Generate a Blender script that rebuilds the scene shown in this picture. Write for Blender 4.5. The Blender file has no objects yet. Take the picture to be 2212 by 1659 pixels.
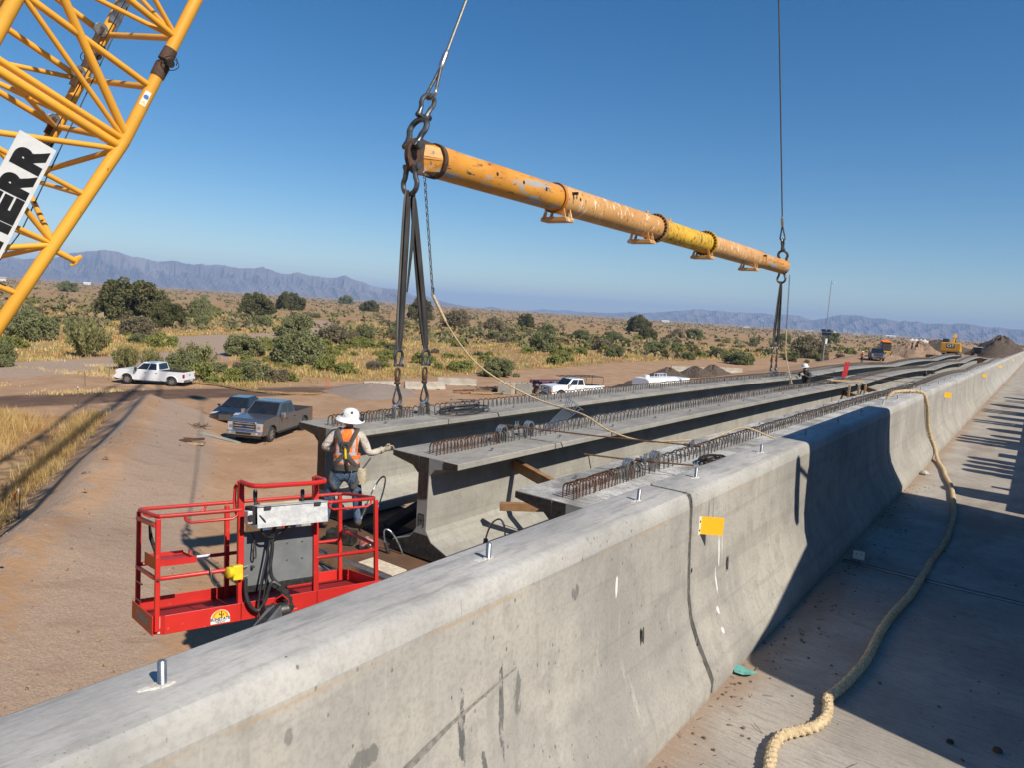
import bpy, bmesh, math, random
import numpy as np
from mathutils import Vector, Matrix, Euler
random.seed(7)
RNG = np.random.default_rng(11)
PI = math.pi
R = math.radians
scene = bpy.context.scene
COL = scene.collection

# ------------------------------------------------------------------ camera
CAM_Z = 8.0
cam_data = bpy.data.cameras.new('camera')
cam = bpy.data.objects.new('camera', cam_data)
COL.objects.link(cam)
cam_data.sensor_width = 36.0
cam_data.lens = 36.0 * 1534 / 2212
cam_data.clip_start = 0.05
cam_data.clip_end = 60000
_y, _p, _r = R(36.3), R(6.0), R(3.8)
_f = Vector((-math.sin(_y) * math.cos(_p), math.cos(_y) * math.cos(_p), -math.sin(_p)))
_rt = Vector((math.cos(_y), math.sin(_y), 0))
_u = _rt.cross(_f)
_R = math.cos(_r) * _rt + math.sin(_r) * _u
_U = -math.sin(_r) * _rt + math.cos(_r) * _u
cam.matrix_world = Matrix(((_R.x, _U.x, -_f.x, 0), (_R.y, _U.y, -_f.y, 0), (_R.z, _U.z, -_f.z, CAM_Z), (0, 0, 0, 1)))
scene.camera = cam

# ------------------------------------------------------------------ sky, sun, exposure
world = bpy.data.worlds.new('World')
scene.world = world
world.use_nodes = True
wn = world.node_tree.nodes
wn.clear()
sky = wn.new('ShaderNodeTexSky')
sky.sky_type = 'NISHITA'
sky.sun_disc = False
sky.sun_elevation = R(42)
sky.sun_rotation = R(102)
sky.altitude = 400
sky.air_density = 1.0
sky.dust_density = 0.15
sky.ozone_density = 3.0
bg = wn.new('ShaderNodeBackground')
bg.inputs['Strength'].default_value = 0.088
wo = wn.new('ShaderNodeOutputWorld')
hs = wn.new('ShaderNodeHueSaturation')
hs.inputs['Saturation'].default_value = 1.35
world.node_tree.links.new(sky.outputs[0], hs.inputs['Color'])
world.node_tree.links.new(hs.outputs[0], bg.inputs['Color'])
world.node_tree.links.new(bg.outputs[0], wo.inputs['Surface'])

SUN_DIR = Vector((-0.727, 0.154, -0.669)).normalized()
sun_data = bpy.data.lights.new('sun', 'SUN')
sun_data.energy = 5.0
sun_data.angle = R(0.53)
sun_data.color = (1.0, 0.915, 0.79)
sun = bpy.data.objects.new('sun', sun_data)
COL.objects.link(sun)
sun.rotation_euler = SUN_DIR.to_track_quat('-Z', 'Y').to_euler()
sun.location = (30, -10, 60)

vs = scene.view_settings
vs.view_transform = 'Standard'
vs.look = 'None'
vs.exposure = 0.25
vs.gamma = 1.0
vs.use_curve_mapping = False
scene.cycles.max_bounces = 4
scene.cycles.transparent_max_bounces = 6
scene.cycles.volume_bounces = 0
scene.cycles.use_denoising = True

# ------------------------------------------------------------------ materials
MATS = {}


class NT:
    """small node-tree helper"""
    def __init__(s, name):
        m = bpy.data.materials.new(name)
        m.use_nodes = True
        s.m = m
        s.t = m.node_tree
        s.t.nodes.clear()
        s.out = s.n('ShaderNodeOutputMaterial')
        s.b = s.n('ShaderNodeBsdfPrincipled')
        s.l(s.b.outputs[0], s.out.inputs[0])
        MATS[name] = m

    def n(s, k, **kw):
        nd = s.t.nodes.new(k)
        for a, v in kw.items():
            setattr(nd, a, v)
        return nd

    def l(s, a, b):
        s.t.links.new(a, b)

    def val(s, x, sock):
        if isinstance(x, (int, float)):
            sock.default_value = x
        elif isinstance(x, (tuple, list)):
            sock.default_value = tuple(x) if len(x) == len(sock.default_value) else tuple(x) + (1,)
        else:
            s.l(x, sock)

    def coord(s, kind='Object', scale=(1, 1, 1)):
        if kind == 'Position':
            o = s.n('ShaderNodeNewGeometry').outputs['Position']
        else:
            o = s.n('ShaderNodeTexCoord').outputs[kind]
        if scale != (1, 1, 1):
            mp = s.n('ShaderNodeMapping')
            mp.inputs['Scale'].default_value = scale
            s.l(o, mp.inputs['Vector'])
            o = mp.outputs[0]
        return o

    def noise(s, co, scale, detail=4, rough=.55, dist=0.0):
        nd = s.n('ShaderNodeTexNoise')
        s.l(co, nd.inputs['Vector'])
        nd.inputs['Scale'].default_value = scale
        nd.inputs['Detail'].default_value = detail
        nd.inputs['Roughness'].default_value = rough
        nd.inputs['Distortion'].default_value = dist
        return nd.outputs['Fac']

    def vor(s, co, scale, feature='F1'):
        nd = s.n('ShaderNodeTexVoronoi', feature=feature)
        s.l(co, nd.inputs['Vector'])
        nd.inputs['Scale'].default_value = scale
        return nd.outputs['Distance']

    def ramp(s, fac, a, b, va=0.0, vb=1.0):
        nd = s.n('ShaderNodeMapRange')
        nd.interpolation_type = 'SMOOTHSTEP'
        s.val(fac, nd.inputs['Value'])
        nd.inputs['From Min'].default_value = a
        nd.inputs['From Max'].default_value = b
        nd.inputs['To Min'].default_value = va
        nd.inputs['To Max'].default_value = vb
        return nd.outputs['Result']

    def math(s, op, a, b=0.0, c=0.0):
        nd = s.n('ShaderNodeMath', operation=op)
        s.val(a, nd.inputs[0])
        s.val(b, nd.inputs[1])
        s.val(c, nd.inputs[2])
        return nd.outputs[0]

    def mix(s, fac, a, b, mode='MIX'):
        nd = s.n('ShaderNodeMix', data_type='RGBA', blend_type=mode)
        s.val(fac, nd.inputs[0])
        s.val(a, nd.inputs[6])
        s.val(b, nd.inputs[7])
        return nd.outputs[2]

    def xyz(s, co):
        nd = s.n('ShaderNodeSeparateXYZ')
        s.l(co, nd.inputs[0])
        return nd.outputs

    def bump(s, h, strength=.3, dist=.02):
        nd = s.n('ShaderNodeBump')
        nd.inputs['Strength'].default_value = strength
        nd.inputs['Distance'].default_value = dist
        s.l(h, nd.inputs['Height'])
        s.l(nd.outputs[0], s.b.inputs['Normal'])

    def fin(s, col, rough=.8, metal=0.0, spec=.5):
        s.val(col, s.b.inputs['Base Color'])
        s.val(rough, s.b.inputs['Roughness'])
        s.val(metal, s.b.inputs['Metallic'])
        s.b.inputs['Specular IOR Level'].default_value = spec
        return s.m


def mat(name, c1, c2=None, scale=6.0, rough=.7, metal=0.0, bump=0.0, bscale=None, spec=.5, dist=.01, lo=.35, hi=.65, co='Object', stretch=(1, 1, 1), detail=4):
    """plain two-tone noisy material"""
    t = NT(name)
    if c2 is None:
        c2 = tuple(x * .8 for x in c1)
    k = t.coord(co, stretch)
    f = t.ramp(t.noise(k, scale, detail), lo, hi)
    col = t.mix(f, c1, c2)
    if bump:
        t.bump(t.noise(k, bscale or scale * 4, 4), bump, dist)
    return t.fin(col, rough, metal, spec)


# ------------------------------------------------------------------ mesh helpers
def V(*a):
    return Vector(a)


def frame(d, up=(0, 0, 1)):
    d = Vector(d).normalized()
    u = Vector(up)
    if abs(d.dot(u.normalized())) > .98:
        u = Vector((0, 1, 0)) if abs(d.y) < .9 else Vector((1, 0, 0))
    x = d.cross(u).normalized()
    y = x.cross(d).normalized()
    return x, y, d


class MB:
    def __init__(s):
        s.v, s.f, s.m, s.s = [], [], [], []

    def add(s, vs, fs, mi=0, sm=False):
        o = len(s.v)
        s.v += [tuple(x) for x in vs]
        for f in fs:
            s.f.append(tuple(i + o for i in f))
            s.m.append(mi)
            s.s.append(sm)
        return s

    def box(s, c, d, rot=None, mi=0):
        hx, hy, hz = d[0] / 2, d[1] / 2, d[2] / 2
        vs = [Vector((x, y, z)) for x in (-hx, hx) for y in (-hy, hy) for z in (-hz, hz)]
        if rot is not None:
            if not isinstance(rot, Matrix):
                rot = Euler(rot).to_matrix()
            vs = [rot @ v for v in vs]
        c = Vector(c)
        s.add([v + c for v in vs], [(0, 1, 3, 2), (4, 6, 7, 5), (0, 4, 5, 1), (2, 3, 7, 6), (0, 2, 6, 4), (1, 5, 7, 3)], mi)
        return s

    def b2(s, x0, x1, y0, y1, z0, z1, mi=0):
        return s.box(((x0 + x1) / 2, (y0 + y1) / 2, (z0 + z1) / 2), (x1 - x0, y1 - y0, z1 - z0), None, mi)

    def hexa(s, a, b, mi=0):
        """a, b: two quads (4 pts each, same winding)"""
        s.add(list(a) + list(b), [(3, 2, 1, 0), (4, 5, 6, 7), (0, 1, 5, 4), (1, 2, 6, 5), (2, 3, 7, 6), (3, 0, 4, 7)], mi)
        return s

    def beam(s, p0, p1, w, h, up=(0, 0, 1), mi=0):
        p0, p1 = Vector(p0), Vector(p1)
        x, y, d = frame(p1 - p0, up)
        q = lambda p: [p - x * w / 2 - y * h / 2, p + x * w / 2 - y * h / 2, p + x * w / 2 + y * h / 2, p - x * w / 2 + y * h / 2]
        return s.hexa(q(p0), q(p1), mi)

    def tube(s, p0, p1, r0, r1=None, n=12, mi=0, cap=True):
        r1 = r0 if r1 is None else r1
        p0, p1 = Vector(p0), Vector(p1)
        x, y, d = frame(p1 - p0)
        vs = []
        for p, r in ((p0, r0), (p1, r1)):
            vs += [p + x * (r * math.cos(2 * PI * i / n)) + y * (r * math.sin(2 * PI * i / n)) for i in range(n)]
        s.add(vs, [(i, (i + 1) % n, n + (i + 1) % n, n + i) for i in range(n)], mi, True)
        if cap:
            o = len(s.v) - 2 * n
            s.f += [tuple(o + i for i in reversed(range(n))), tuple(o + n + i for i in range(n))]
            s.m += [mi, mi]
            s.s += [False, False]
        return s

    def path(s, pts, r, n=8, closed=False, mi=0, mod=None, flat=1.0, up=(0, 0, 1)):
        pts = [Vector(p) for p in pts]
        N = len(pts)
        tang = []
        for i in range(N):
            if closed:
                t = pts[(i + 1) % N] - pts[i - 1]
            else:
                t = pts[min(i + 1, N - 1)] - pts[max(i - 1, 0)]
            tang.append(t.normalized())
        x, y, _ = frame(tang[0], up)
        vs, dist = [], 0.0
        for i in range(N):
            if i:
                dist += (pts[i] - pts[i - 1]).length
                x = x - tang[i] * x.dot(tang[i])
                x.normalize()
                y = tang[i].cross(x) * -1
                y = x.cross(tang[i]) * -1 if False else tang[i].cross(x)
            else:
                y = tang[0].cross(x)
            ri = r[i] if isinstance(r, (list, tuple)) else r
            for k in range(n):
                a = 2 * PI * k / n
                q = ri * (mod(a, dist, i) if mod else 1.0)
                vs.append(pts[i] + x * (q * math.cos(a)) + y * (q * flat * math.sin(a)))
        fs = []
        M = N if closed else N - 1
        for i in range(M):
            j = (i + 1) % N
            for k in range(n):
                fs.append((i * n + k, i * n + (k + 1) % n, j * n + (k + 1) % n, j * n + k))
        s.add(vs, fs, mi, True)
        if not closed:
            o = len(s.v) - N * n
            s.f += [tuple(o + k for k in reversed(range(n))), tuple(o + (N - 1) * n + k for k in range(n))]
            s.m += [mi, mi]
            s.s += [False, False]
        return s

    def rope(s, pts, r, strands=3, lay=.1, depth=.22, step=None, n=None, mi=0, fuzz=0.0):
        pts = resample(pts, step or lay / 8)
        n = n or strands * 6
        def mod(a, dist, i):
            q = 1 - depth * (1 - abs(math.cos(strands * .5 * (a - 2 * PI * dist / (lay * 1)))))
            if fuzz:
                q *= 1 + fuzz * (random.random() - .5)
            return q
        return s.path(pts, r, n, mod=mod, mi=mi)

    def lathe(s, prof, o=(0, 0, 0), d=(0, 0, 1), n=24, mi=0, sm=True, cap=False):
        o = Vector(o)
        x, y, d = frame(d)
        vs = []
        for (r, h) in prof:
            vs += [o + d * h + x * (r * math.cos(2 * PI * i / n)) + y * (r * math.sin(2 * PI * i / n)) for i in range(n)]
        fs = []
        for k in range(len(prof) - 1):
            for i in range(n):
                fs.append((k * n + i, k * n + (i + 1) % n, (k + 1) * n + (i + 1) % n, (k + 1) * n + i))
        s.add(vs, fs, mi, sm)
        if cap:
            b = len(s.v) - n * len(prof)
            s.f += [tuple(b + i for i in reversed(range(n))), tuple(b + n * (len(prof) - 1) + i for i in range(n))]
            s.m += [mi, mi]
            s.s += [False, False]
        return s

    def prism(s, poly, a0, a1, fn, mi=0, sm=False):
        """poly: 2D outline; fn(u, v, a) -> 3D point"""
        n = len(poly)
        vs = [fn(u, v, a0) for u, v in poly] + [fn(u, v, a1) for u, v in poly]
        s.add(vs, [(i, (i + 1) % n, n + (i + 1) % n, n + i) for i in range(n)], mi, sm)
        s.add(vs[:n], [tuple(reversed(range(n)))], mi)
        s.add(vs[n:], [tuple(range(n))], mi)
        return s

    def loft(s, rings, mi=0, closed_ring=True, cap=True, sm=True):
        n = len(rings[0])
        vs = [p for r_ in rings for p in r_]
        fs = []
        for k in range(len(rings) - 1):
            for i in range(n if closed_ring else n - 1):
                fs.append((k * n + i, k * n + (i + 1) % n, (k + 1) * n + (i + 1) % n, (k + 1) * n + i))
        s.add(vs, fs, mi, sm)
        if cap:
            s.add(rings[0], [tuple(reversed(range(n)))], mi)
            s.add(rings[-1], [tuple(range(n))], mi)
        return s

    def build(s, name, mats, parent=None, base=None, bev=0.0, seg=2, sharp=35, recalc=True, weld=True):
        me = bpy.data.meshes.new(name)
        vs = s.v
        if base is None and parent is not None and 'bx' in BASES.get(parent.name, {}):
            base = BASES[parent.name]['bx']
        if base is not None:
            b = Vector(base)
            vs = [(v[0] - b.x, v[1] - b.y, v[2] - b.z) for v in vs]
        me.from_pydata(vs, [], s.f)
        if not isinstance(mats, (list, tuple)):
            mats = [mats]
        for m in mats:
            me.materials.append(MATS[m] if isinstance(m, str) else m)
        me.polygons.foreach_set('material_index', s.m)
        me.polygons.foreach_set('use_smooth', s.s)
        if recalc or weld:
            bm = bmesh.new()
            bm.from_mesh(me)
            if weld:
                bmesh.ops.remove_doubles(bm, verts=bm.verts, dist=1e-5)
            if recalc:
                bmesh.ops.recalc_face_normals(bm, faces=bm.faces)
            bm.to_mesh(me)
            bm.free()
        me.update()
        if any(s.s):
            me.set_sharp_from_angle(angle=R(sharp))
        o = bpy.data.objects.new(name, me)
        COL.objects.link(o)
        if parent is not None:
            o.parent = parent
        elif base is not None:
            o.location = base
        if bev:
            md = o.modifiers.new('bevel', 'BEVEL')
            md.width = bev
            md.segments = seg
            md.limit_method = 'ANGLE'
            md.angle_limit = R(40)
        return o


BASES = {}


def resample(pts, step):
    pts = [Vector(p) for p in pts]
    out = [pts[0]]
    acc = 0.0
    for a, b in zip(pts, pts[1:]):
        L = (b - a).length
        if L < 1e-9:
            continue
        t = step - acc
        while t <= L:
            out.append(a.lerp(b, t / L))
            t += step
        acc = L - (t - step)
    if (out[-1] - pts[-1]).length > step * .3:
        out.append(pts[-1])
    return out


def spline(pts, k=12):
    """Catmull-Rom through the points"""
    P = [Vector(p) for p in pts]
    P = [P[0] * 2 - P[1]] + P + [P[-1] * 2 - P[-2]]
    out = []
    for i in range(1, len(P) - 2):
        a, b, c, d = P[i - 1:i + 3]
        for j in range(k):
            t = j / k
            out.append(.5 * ((2 * b) + (c - a) * t + (2 * a - 5 * b + 4 * c - d) * t * t + (3 * b - a - 3 * c + d) * t ** 3))
    out.append(P[-2])
    return out


def tag(o, label=None, cat=None, group=None, kind=None):
    if label:
        o['label'] = label
    if cat:
        o['category'] = cat
    if group:
        o['group'] = group
    if kind:
        o['kind'] = kind
    return o


def empty(name, loc, rz=0.0, label=None, cat=None, group=None, world=False, rot=None):
    o = bpy.data.objects.new(name, None)
    COL.objects.link(o)
    o.location = loc
    o.rotation_euler = rot if rot is not None else (0, 0, rz)
    o.empty_display_size = .1
    if world:
        BASES[o.name] = {'bx': tuple(loc)}
    return tag(o, label, cat, group)


def copy_tree(o, parent=None):
    c = o.copy()
    COL.objects.link(c)
    c.parent = parent
    for ch in list(o.children):
        copy_tree(ch, c)
    return c


def mesh_np(name, v, f, mats, fm=None, smooth=False):
    """fast mesh from numpy arrays, faces all of one size"""
    me = bpy.data.meshes.new(name)
    v = np.asarray(v, np.float32)
    f = np.asarray(f, np.int32)
    k = f.shape[1]
    me.vertices.add(len(v))
    me.vertices.foreach_set('co', v.ravel())
    me.loops.add(f.size)
    me.loops.foreach_set('vertex_index', f.ravel())
    me.polygons.add(len(f))
    me.polygons.foreach_set('loop_start', np.arange(0, f.size, k, dtype=np.int32))
    me.polygons.foreach_set('loop_total', np.full(len(f), k, np.int32))
    for m in (mats if isinstance(mats, (list, tuple)) else [mats]):
        me.materials.append(MATS[m] if isinstance(m, str) else m)
    if fm is not None:
        me.polygons.foreach_set('material_index', np.asarray(fm, np.int32))
    me.polygons.foreach_set('use_smooth', np.full(len(f), smooth))
    me.update(calc_edges=True)
    me.validate()
    return me


def text_mesh(name, body, size, mat_name, parent, mtx, extrude=.002, offset=0.0, shear=0.0, align='CENTER', spacing=1.0, sx=1.0):
    cu = bpy.data.curves.new(name, 'FONT')
    cu.body = body
    cu.size = size
    cu.extrude = extrude
    cu.offset = offset
    cu.shear = shear
    cu.align_x = align
    cu.align_y = 'CENTER'
    cu.space_character = spacing
    o = bpy.data.objects.new(name, cu)
    COL.objects.link(o)
    dg = bpy.context.evaluated_depsgraph_get()
    me = bpy.data.meshes.new_from_object(o.evaluated_get(dg))
    bpy.data.objects.remove(o)
    me.materials.clear()
    me.materials.append(MATS[mat_name])
    me.transform(Matrix.Diagonal((sx, 1, 1, 1)))
    me.transform(mtx)
    o = bpy.data.objects.new(name, me)
    COL.objects.link(o)
    o.parent = parent
    return o


def basis(o, x, y):
    """matrix taking local xy to world directions x, y at origin o"""
    x, y = Vector(x).normalized(), Vector(y).normalized()
    z = x.cross(y).normalized()
    return Matrix(((x.x, y.x, z.x, o[0]), (x.y, y.y, z.y, o[1]), (x.z, y.z, z.z, o[2]), (0, 0, 0, 1)))
# ================================================================== land: ground, road, hills, haze
def smooth01(t):
    t = np.clip(t, 0, 1)
    return t * t * (3 - 2 * t)


BERM = np.array([(-43.5, 21.6), (-41.5, 20.5), (-31.2, 14.4), (-24.7, 10.3), (-21.2, 7.7), (-18.2, 5.75), (-11.0, 1.0), (-2.0, -5.0)])


def poly_dist(x, y, P):
    """signed distance to a polyline (positive: left of travel), and the fraction along it"""
    best = np.full(np.shape(x), 1e9)
    sgn = np.ones(np.shape(x))
    par = np.zeros(np.shape(x))
    n = len(P) - 1
    for i in range(n):
        a, b = P[i], P[i + 1]
        d = b - a
        L2 = d @ d
        t = np.clip(((x - a[0]) * d[0] + (y - a[1]) * d[1]) / L2, 0, 1)
        px, py = a[0] + t * d[0], a[1] + t * d[1]
        q = np.hypot(x - px, y - py)
        m = q < best
        best = np.where(m, q, best)
        sgn = np.where(m, np.sign(d[0] * (y - a[1]) - d[1] * (x - a[0])), sgn)
        par = np.where(m, i + t, par)
    return best, sgn, par


_ph = RNG.uniform(0, 6.28, (24, 2))
_kv = RNG.normal(0, 1, (24, 2))
_kv /= np.linalg.norm(_kv, axis=1)[:, None]


def wobble(x, y, L, i0=0, n=8):
    """cheap smooth noise with wavelength about L"""
    o = 0
    for i in range(i0, i0 + n):
        k = 2 * PI / (L * (.6 + .12 * (i - i0)))
        o = o + np.sin((x * _kv[i, 0] + y * _kv[i, 1]) * k + _ph[i, 0])
    return o / n


def ground_h(x, y):
    x, y = np.asarray(x, float), np.asarray(y, float)
    r = np.hypot(x, y)
    h = wobble(x, y, 9, 0) * .07 * smooth01((r - 12) / 25) + wobble(x, y, 60, 8) * .35 * smooth01((r - 75) / 80) * (1 - smooth01((r - 1500) / 2000))
    h = h + wobble(x, y, 1.7, 16) * .015
    d, s, par = poly_dist(x, y, BERM)
    amp = smooth01(par / 1.0) * 1.85 + .0
    amp = amp * (.9 + .12 * np.sin(par * 3.1))
    pad = np.where(s > 0, np.clip(1 - d / 5.0, 0, 1) ** 1.15, np.clip(1 - d / 2.5, 0, 1))
    h = h + amp * pad
    ditch = np.where(s < 0, np.exp(-((d - 4.6) / 1.6) ** 2), 0) * .35 * smooth01(par)
    h = h - ditch
    # second low ridge on the far side of the ditch
    h = h + np.where(s < 0, np.exp(-((d - 8.0) / 1.8) ** 2), 0) * .35 * smooth01(par)
    # approach embankment at the far end of the bridge
    up = np.interp(y, [62, 80, 110, 140, 152, 170, 200, 500], [0, .6, 3.0, 4.0, 4.6, 5.1, 5.6, 5.7])
    lat = smooth01((x + 42) / 18)
    h = h + up * lat * (1 - smooth01((x - 25) / 12)) * (1 - smooth01((y - 450) / 500))
    return h


def gz(x, y):
    return float(ground_h(np.array([x]), np.array([y]))[0])


SITE_Y = [-60, 0, 22, 30, 32.5, 33.7, 42.6, 57.7, 77, 109, 150, 400]
SITE_X = [-78, -74, -70, -66, -55, -51, -53, -53, -55, -58, -56, -50]
WET = np.array([(-54.0, -10.0), (-52.2, 16), (-52, 25), (-50.2, 32.4), (-48.6, 42), (-47, 56)])
WASH = np.array([(-200, 160), (-150, 118), (-126, 98), (-110, 64), (-88, 53), (-80, 44), (-74, 33), (-70, 20), (-68, -8)])


def graded(fine0, fine1, step, lo, hi, g=1.07):
    a = list(np.arange(fine0, fine1 + 1e-6, step))
    s, x = step, fine1
    up = []
    while x < hi:
        s *= g
        x += s
        up.append(x)
    s, x = step, fine0
    dn = []
    while x > lo:
        s *= g
        x -= s
        dn.append(x)
    return np.array(dn[::-1] + a + up)


def ground_material():
    t = NT('ground_soil')
    p = t.coord('Position')
    at = lambda n: t.n('ShaderNodeAttribute', attribute_name=n).outputs['Fac']
    n1 = t.noise(p, .05, 6)
    n2 = t.noise(p, .35, 6, .62)
    n3 = t.noise(p, 3.2, 6, .65)
    n4 = t.noise(p, 22, 4, .6)
    # desert soil: ochre with greyer and straw patches
    des = t.mix(t.ramp(n1, .4, .62), (.32, .19, .088), (.39, .255, .135))
    des = t.mix(t.ramp(n2, .50, .68), des, (.42, .295, .155))
    des = t.mix(t.ramp(n3, .52, .72, 0, .6), des, (.25, .15, .075))
    # worked dirt of the site: pinkish tan, compacted tracks
    site = t.mix(t.ramp(n2, .38, .66), (.36, .222, .128), (.445, .288, .178))
    site = t.mix(t.ramp(n3, .5, .75, 0, .55), site, (.27, .165, .10))
    fac = t.math('ADD', at('site'), t.math('MULTIPLY', t.math('SUBTRACT', n2, .5), .9))
    col = t.mix(t.ramp(fac, .42, .58), des, site)
    wash = t.mix(t.ramp(n3, .35, .7), (.40, .30, .225), (.33, .24, .175))
    fac = t.math('ADD', at('wash'), t.math('MULTIPLY', t.math('SUBTRACT', n2, .5), 1.0))
    col = t.mix(t.ramp(fac, .4, .65), col, wash)
    fac = t.math('ADD', at('wet'), t.math('MULTIPLY', t.math('SUBTRACT', n3, .5), .45))
    col = t.mix(t.ramp(fac, .3, .75), col, t.mix(t.ramp(n2, .35, .65), (.115, .070, .048), (.165, .105, .072)))
    grv = t.mix(t.ramp(n4, .35, .65), (.27, .20, .15), (.40, .32, .26))
    fac = t.math('ADD', at('gravel'), t.math('MULTIPLY', t.math('SUBTRACT', n3, .5), .8))
    col = t.mix(t.ramp(fac, .45, .8, 0, .75), col, grv)
    col = t.mix(t.ramp(n4, .3, .7, .0, .22), col, t.mix(.5, col, (.1, .06, .04)))
    # wheel ruts: stretched noise along the pad
    q = t.coord('Position', (.9, .16, 1))
    rut = t.noise(q, 2.2, 5, .6)
    col = t.mix(t.math('MULTIPLY', t.ramp(rut, .54, .7, 0, .35), t.ramp(at('site'), .4, .7)), col, (.22, .14, .095))
    # clods and little stones
    v = t.vor(p, 5.5)
    peb = t.math('MULTIPLY', t.ramp(v, .06, .13, 1, 0), t.ramp(n2, .52, .62))
    col = t.mix(t.math('MULTIPLY', peb, .45), col, (.15, .10, .07))
    h = t.math('ADD', t.math('MULTIPLY', n3, 1.0), t.math('ADD', t.math('MULTIPLY', n4, .25), t.math('ADD', t.math('MULTIPLY', rut, .5), t.math('MULTIPLY', peb, .5))))
    t.bump(h, .5, .12)
    return t.fin(col, .95, 0, .15)


ground_material()
gx = graded(-62, -4, .55, -15500, 9000)
gy = graded(1, 60, .55, -3000, 16000)
X, Y = np.meshgrid(gx, gy, indexing='xy')
Z = ground_h(X, Y)
nx, ny = len(gx), len(gy)
idx = np.arange(nx * ny).reshape(ny, nx)
F = np.stack([idx[:-1, :-1].ravel(), idx[:-1, 1:].ravel(), idx[1:, 1:].ravel(), idx[1:, :-1].ravel()], 1)
me = mesh_np('ground', np.stack([X.ravel(), Y.ravel(), Z.ravel()], 1), F, 'ground_soil', smooth=True)


def attr(me, name, val):
    a = me.attributes.new(name, 'FLOAT', 'POINT')
    a.data.foreach_set('value', np.ascontiguousarray(val.ravel(), dtype=np.float32))


bx = np.interp(Y, SITE_Y, SITE_X)
site = smooth01((X - bx + 2) / 4)
dB, sB, pB = poly_dist(X, Y, BERM)
left_of = (sB < 0) & (pB > 0.02)
side = np.where(left_of, smooth01((dB - 2.2) / 2.0), 0)
side = side * smooth01((X + 52) / 3)
site = site * (1 - side * .75)
attr(me, 'site', site)
dW, _, pW = poly_dist(X, Y, WET)
attr(me, 'wet', smooth01(1.35 - dW / 3.2) * np.interp(pW, [0, 1, 2, 3, 4, 5], [1, 1, 1, .95, .55, 0]))
dW, _, _ = poly_dist(X, Y, WASH)
attr(me, 'wash', smooth01(1.5 - dW / (5 + 2.5 * wobble(X, Y, 17, 3))) * 1.0)
attr(me, 'gravel', np.where(sB > 0, np.exp(-((dB - 2.2) / 2.0) ** 2), np.exp(-(dB / 1.2) ** 2)) * smooth01(pB))
ground = bpy.data.objects.new('ground', me)
COL.objects.link(ground)
tag(ground, 'tan and ochre desert soil with a graded dirt pad', kind='structure')

# ---- mountains: real ranges with depth, ridges and gullies
MTN_A = [(90, .6), (84, .8), (79.5, .95), (77.2, 1.0), (74.8, 1.05), (72.25, 1.1), (71.72, 1.32), (71.0, 1.22), (70.26, 1.35), (69.13, 1.51), (68.46, 1.86), (67.78, 2.03), (66.99, 2.17), (66.59, 2.3), (66.18, 2.33), (65.57, 2.25), (64.85, 2.03), (64.43, 2.03), (63.69, 1.9), (63.15, 1.8), (61.96, 1.96), (61.19, 1.82), (60.74, 1.77), (60.29, 1.88), (59.73, 1.83), (59.27, 1.93), (58.12, 1.84), (57.65, 1.78), (56.71, 1.83), (56.0, 2.04), (55.4, 1.82), (54.66, 1.62), (53.93, 1.62), (53.45, 1.84), (52.95, 1.69), (52.2, 1.62), (51.32, 1.56), (50.56, 1.62), (49.94, 1.86), (49.29, 1.58), (48.51, 1.38), (47.82, 1.17), (47.19, 1.06), (46.36, 1.06), (45.94, 1.04), (45.3, .98), (44.65, .65), (44.17, .58), (43.59, .67), (43.16, .54), (42.51, .37), (41.86, .2), (40.99, .1), (40.12, .0), (39.68, -.1)]
MTN_B = [(39.3, -.1), (38.93, .0), (38.41, .17), (37.86, .1), (37.36, -.06)]
MTN_F = [(35.8, -.1), (34.83, .13), (34.08, .26), (33.44, .24), (32.79, .24), (32.26, .34), (31.49, .26), (30.4, .2), (29.5, -.1)]
MTN_C = [(32.4, -.1), (31.91, .0), (30.21, .24), (29.56, .21), (28.61, .27), (27.14, .47), (26.4, .42), (25.47, .53), (24.22, .7), (23.06, .86), (22.36, .99), (21.75, 1.03), (21.24, .94), (20.54, 1.02), (19.84, .96), (18.26, .99), (17.49, 1.01), (16.45, .94), (15.84, 1.0), (14.66, 1.0), (14.37, .84), (13.84, .7), (13.3, .84), (12.95, .91), (12.64, 1.05), (11.99, 1.24), (11.41, 1.26), (10.88, 1.29), (10.26, 1.18), (9.9, 1.11), (9.56, 1.16), (9.22, 1.15), (8.7, 1.07), (8.1, 1.0), (7.91, 1.1), (7.36, 1.04), (7.03, 1.08), (6.57, .97), (6.13, 1.0), (5.33, 1.03), (5.05, 1.0), (4.71, 1.11), (4.29, 1.13), (3.93, 1.1), (3.54, 1.04), (3.08, .96), (2.3, .99), (1.74, .91), (.97, .95), (-.41, .82), (-3, .75), (-8, .9), (-15, .5), (-25, -.1)]
mt = NT('mountain_rock')
p = mt.coord('Position')
a = mt.noise(p, .0025, 8, .62)
b = mt.noise(p, .0007, 5)
c_ = mt.mix(mt.ramp(a, .38, .64), (.15, .122, .118), (.27, .225, .21))
c_ = mt.mix(mt.ramp(b, .45, .62, 0, .5), c_, (.24, .19, .17))
mt.bump(mt.noise(p, .008, 8, .65), 1.0, 60)
mt.fin(c_, .95, 0, .1)


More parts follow.
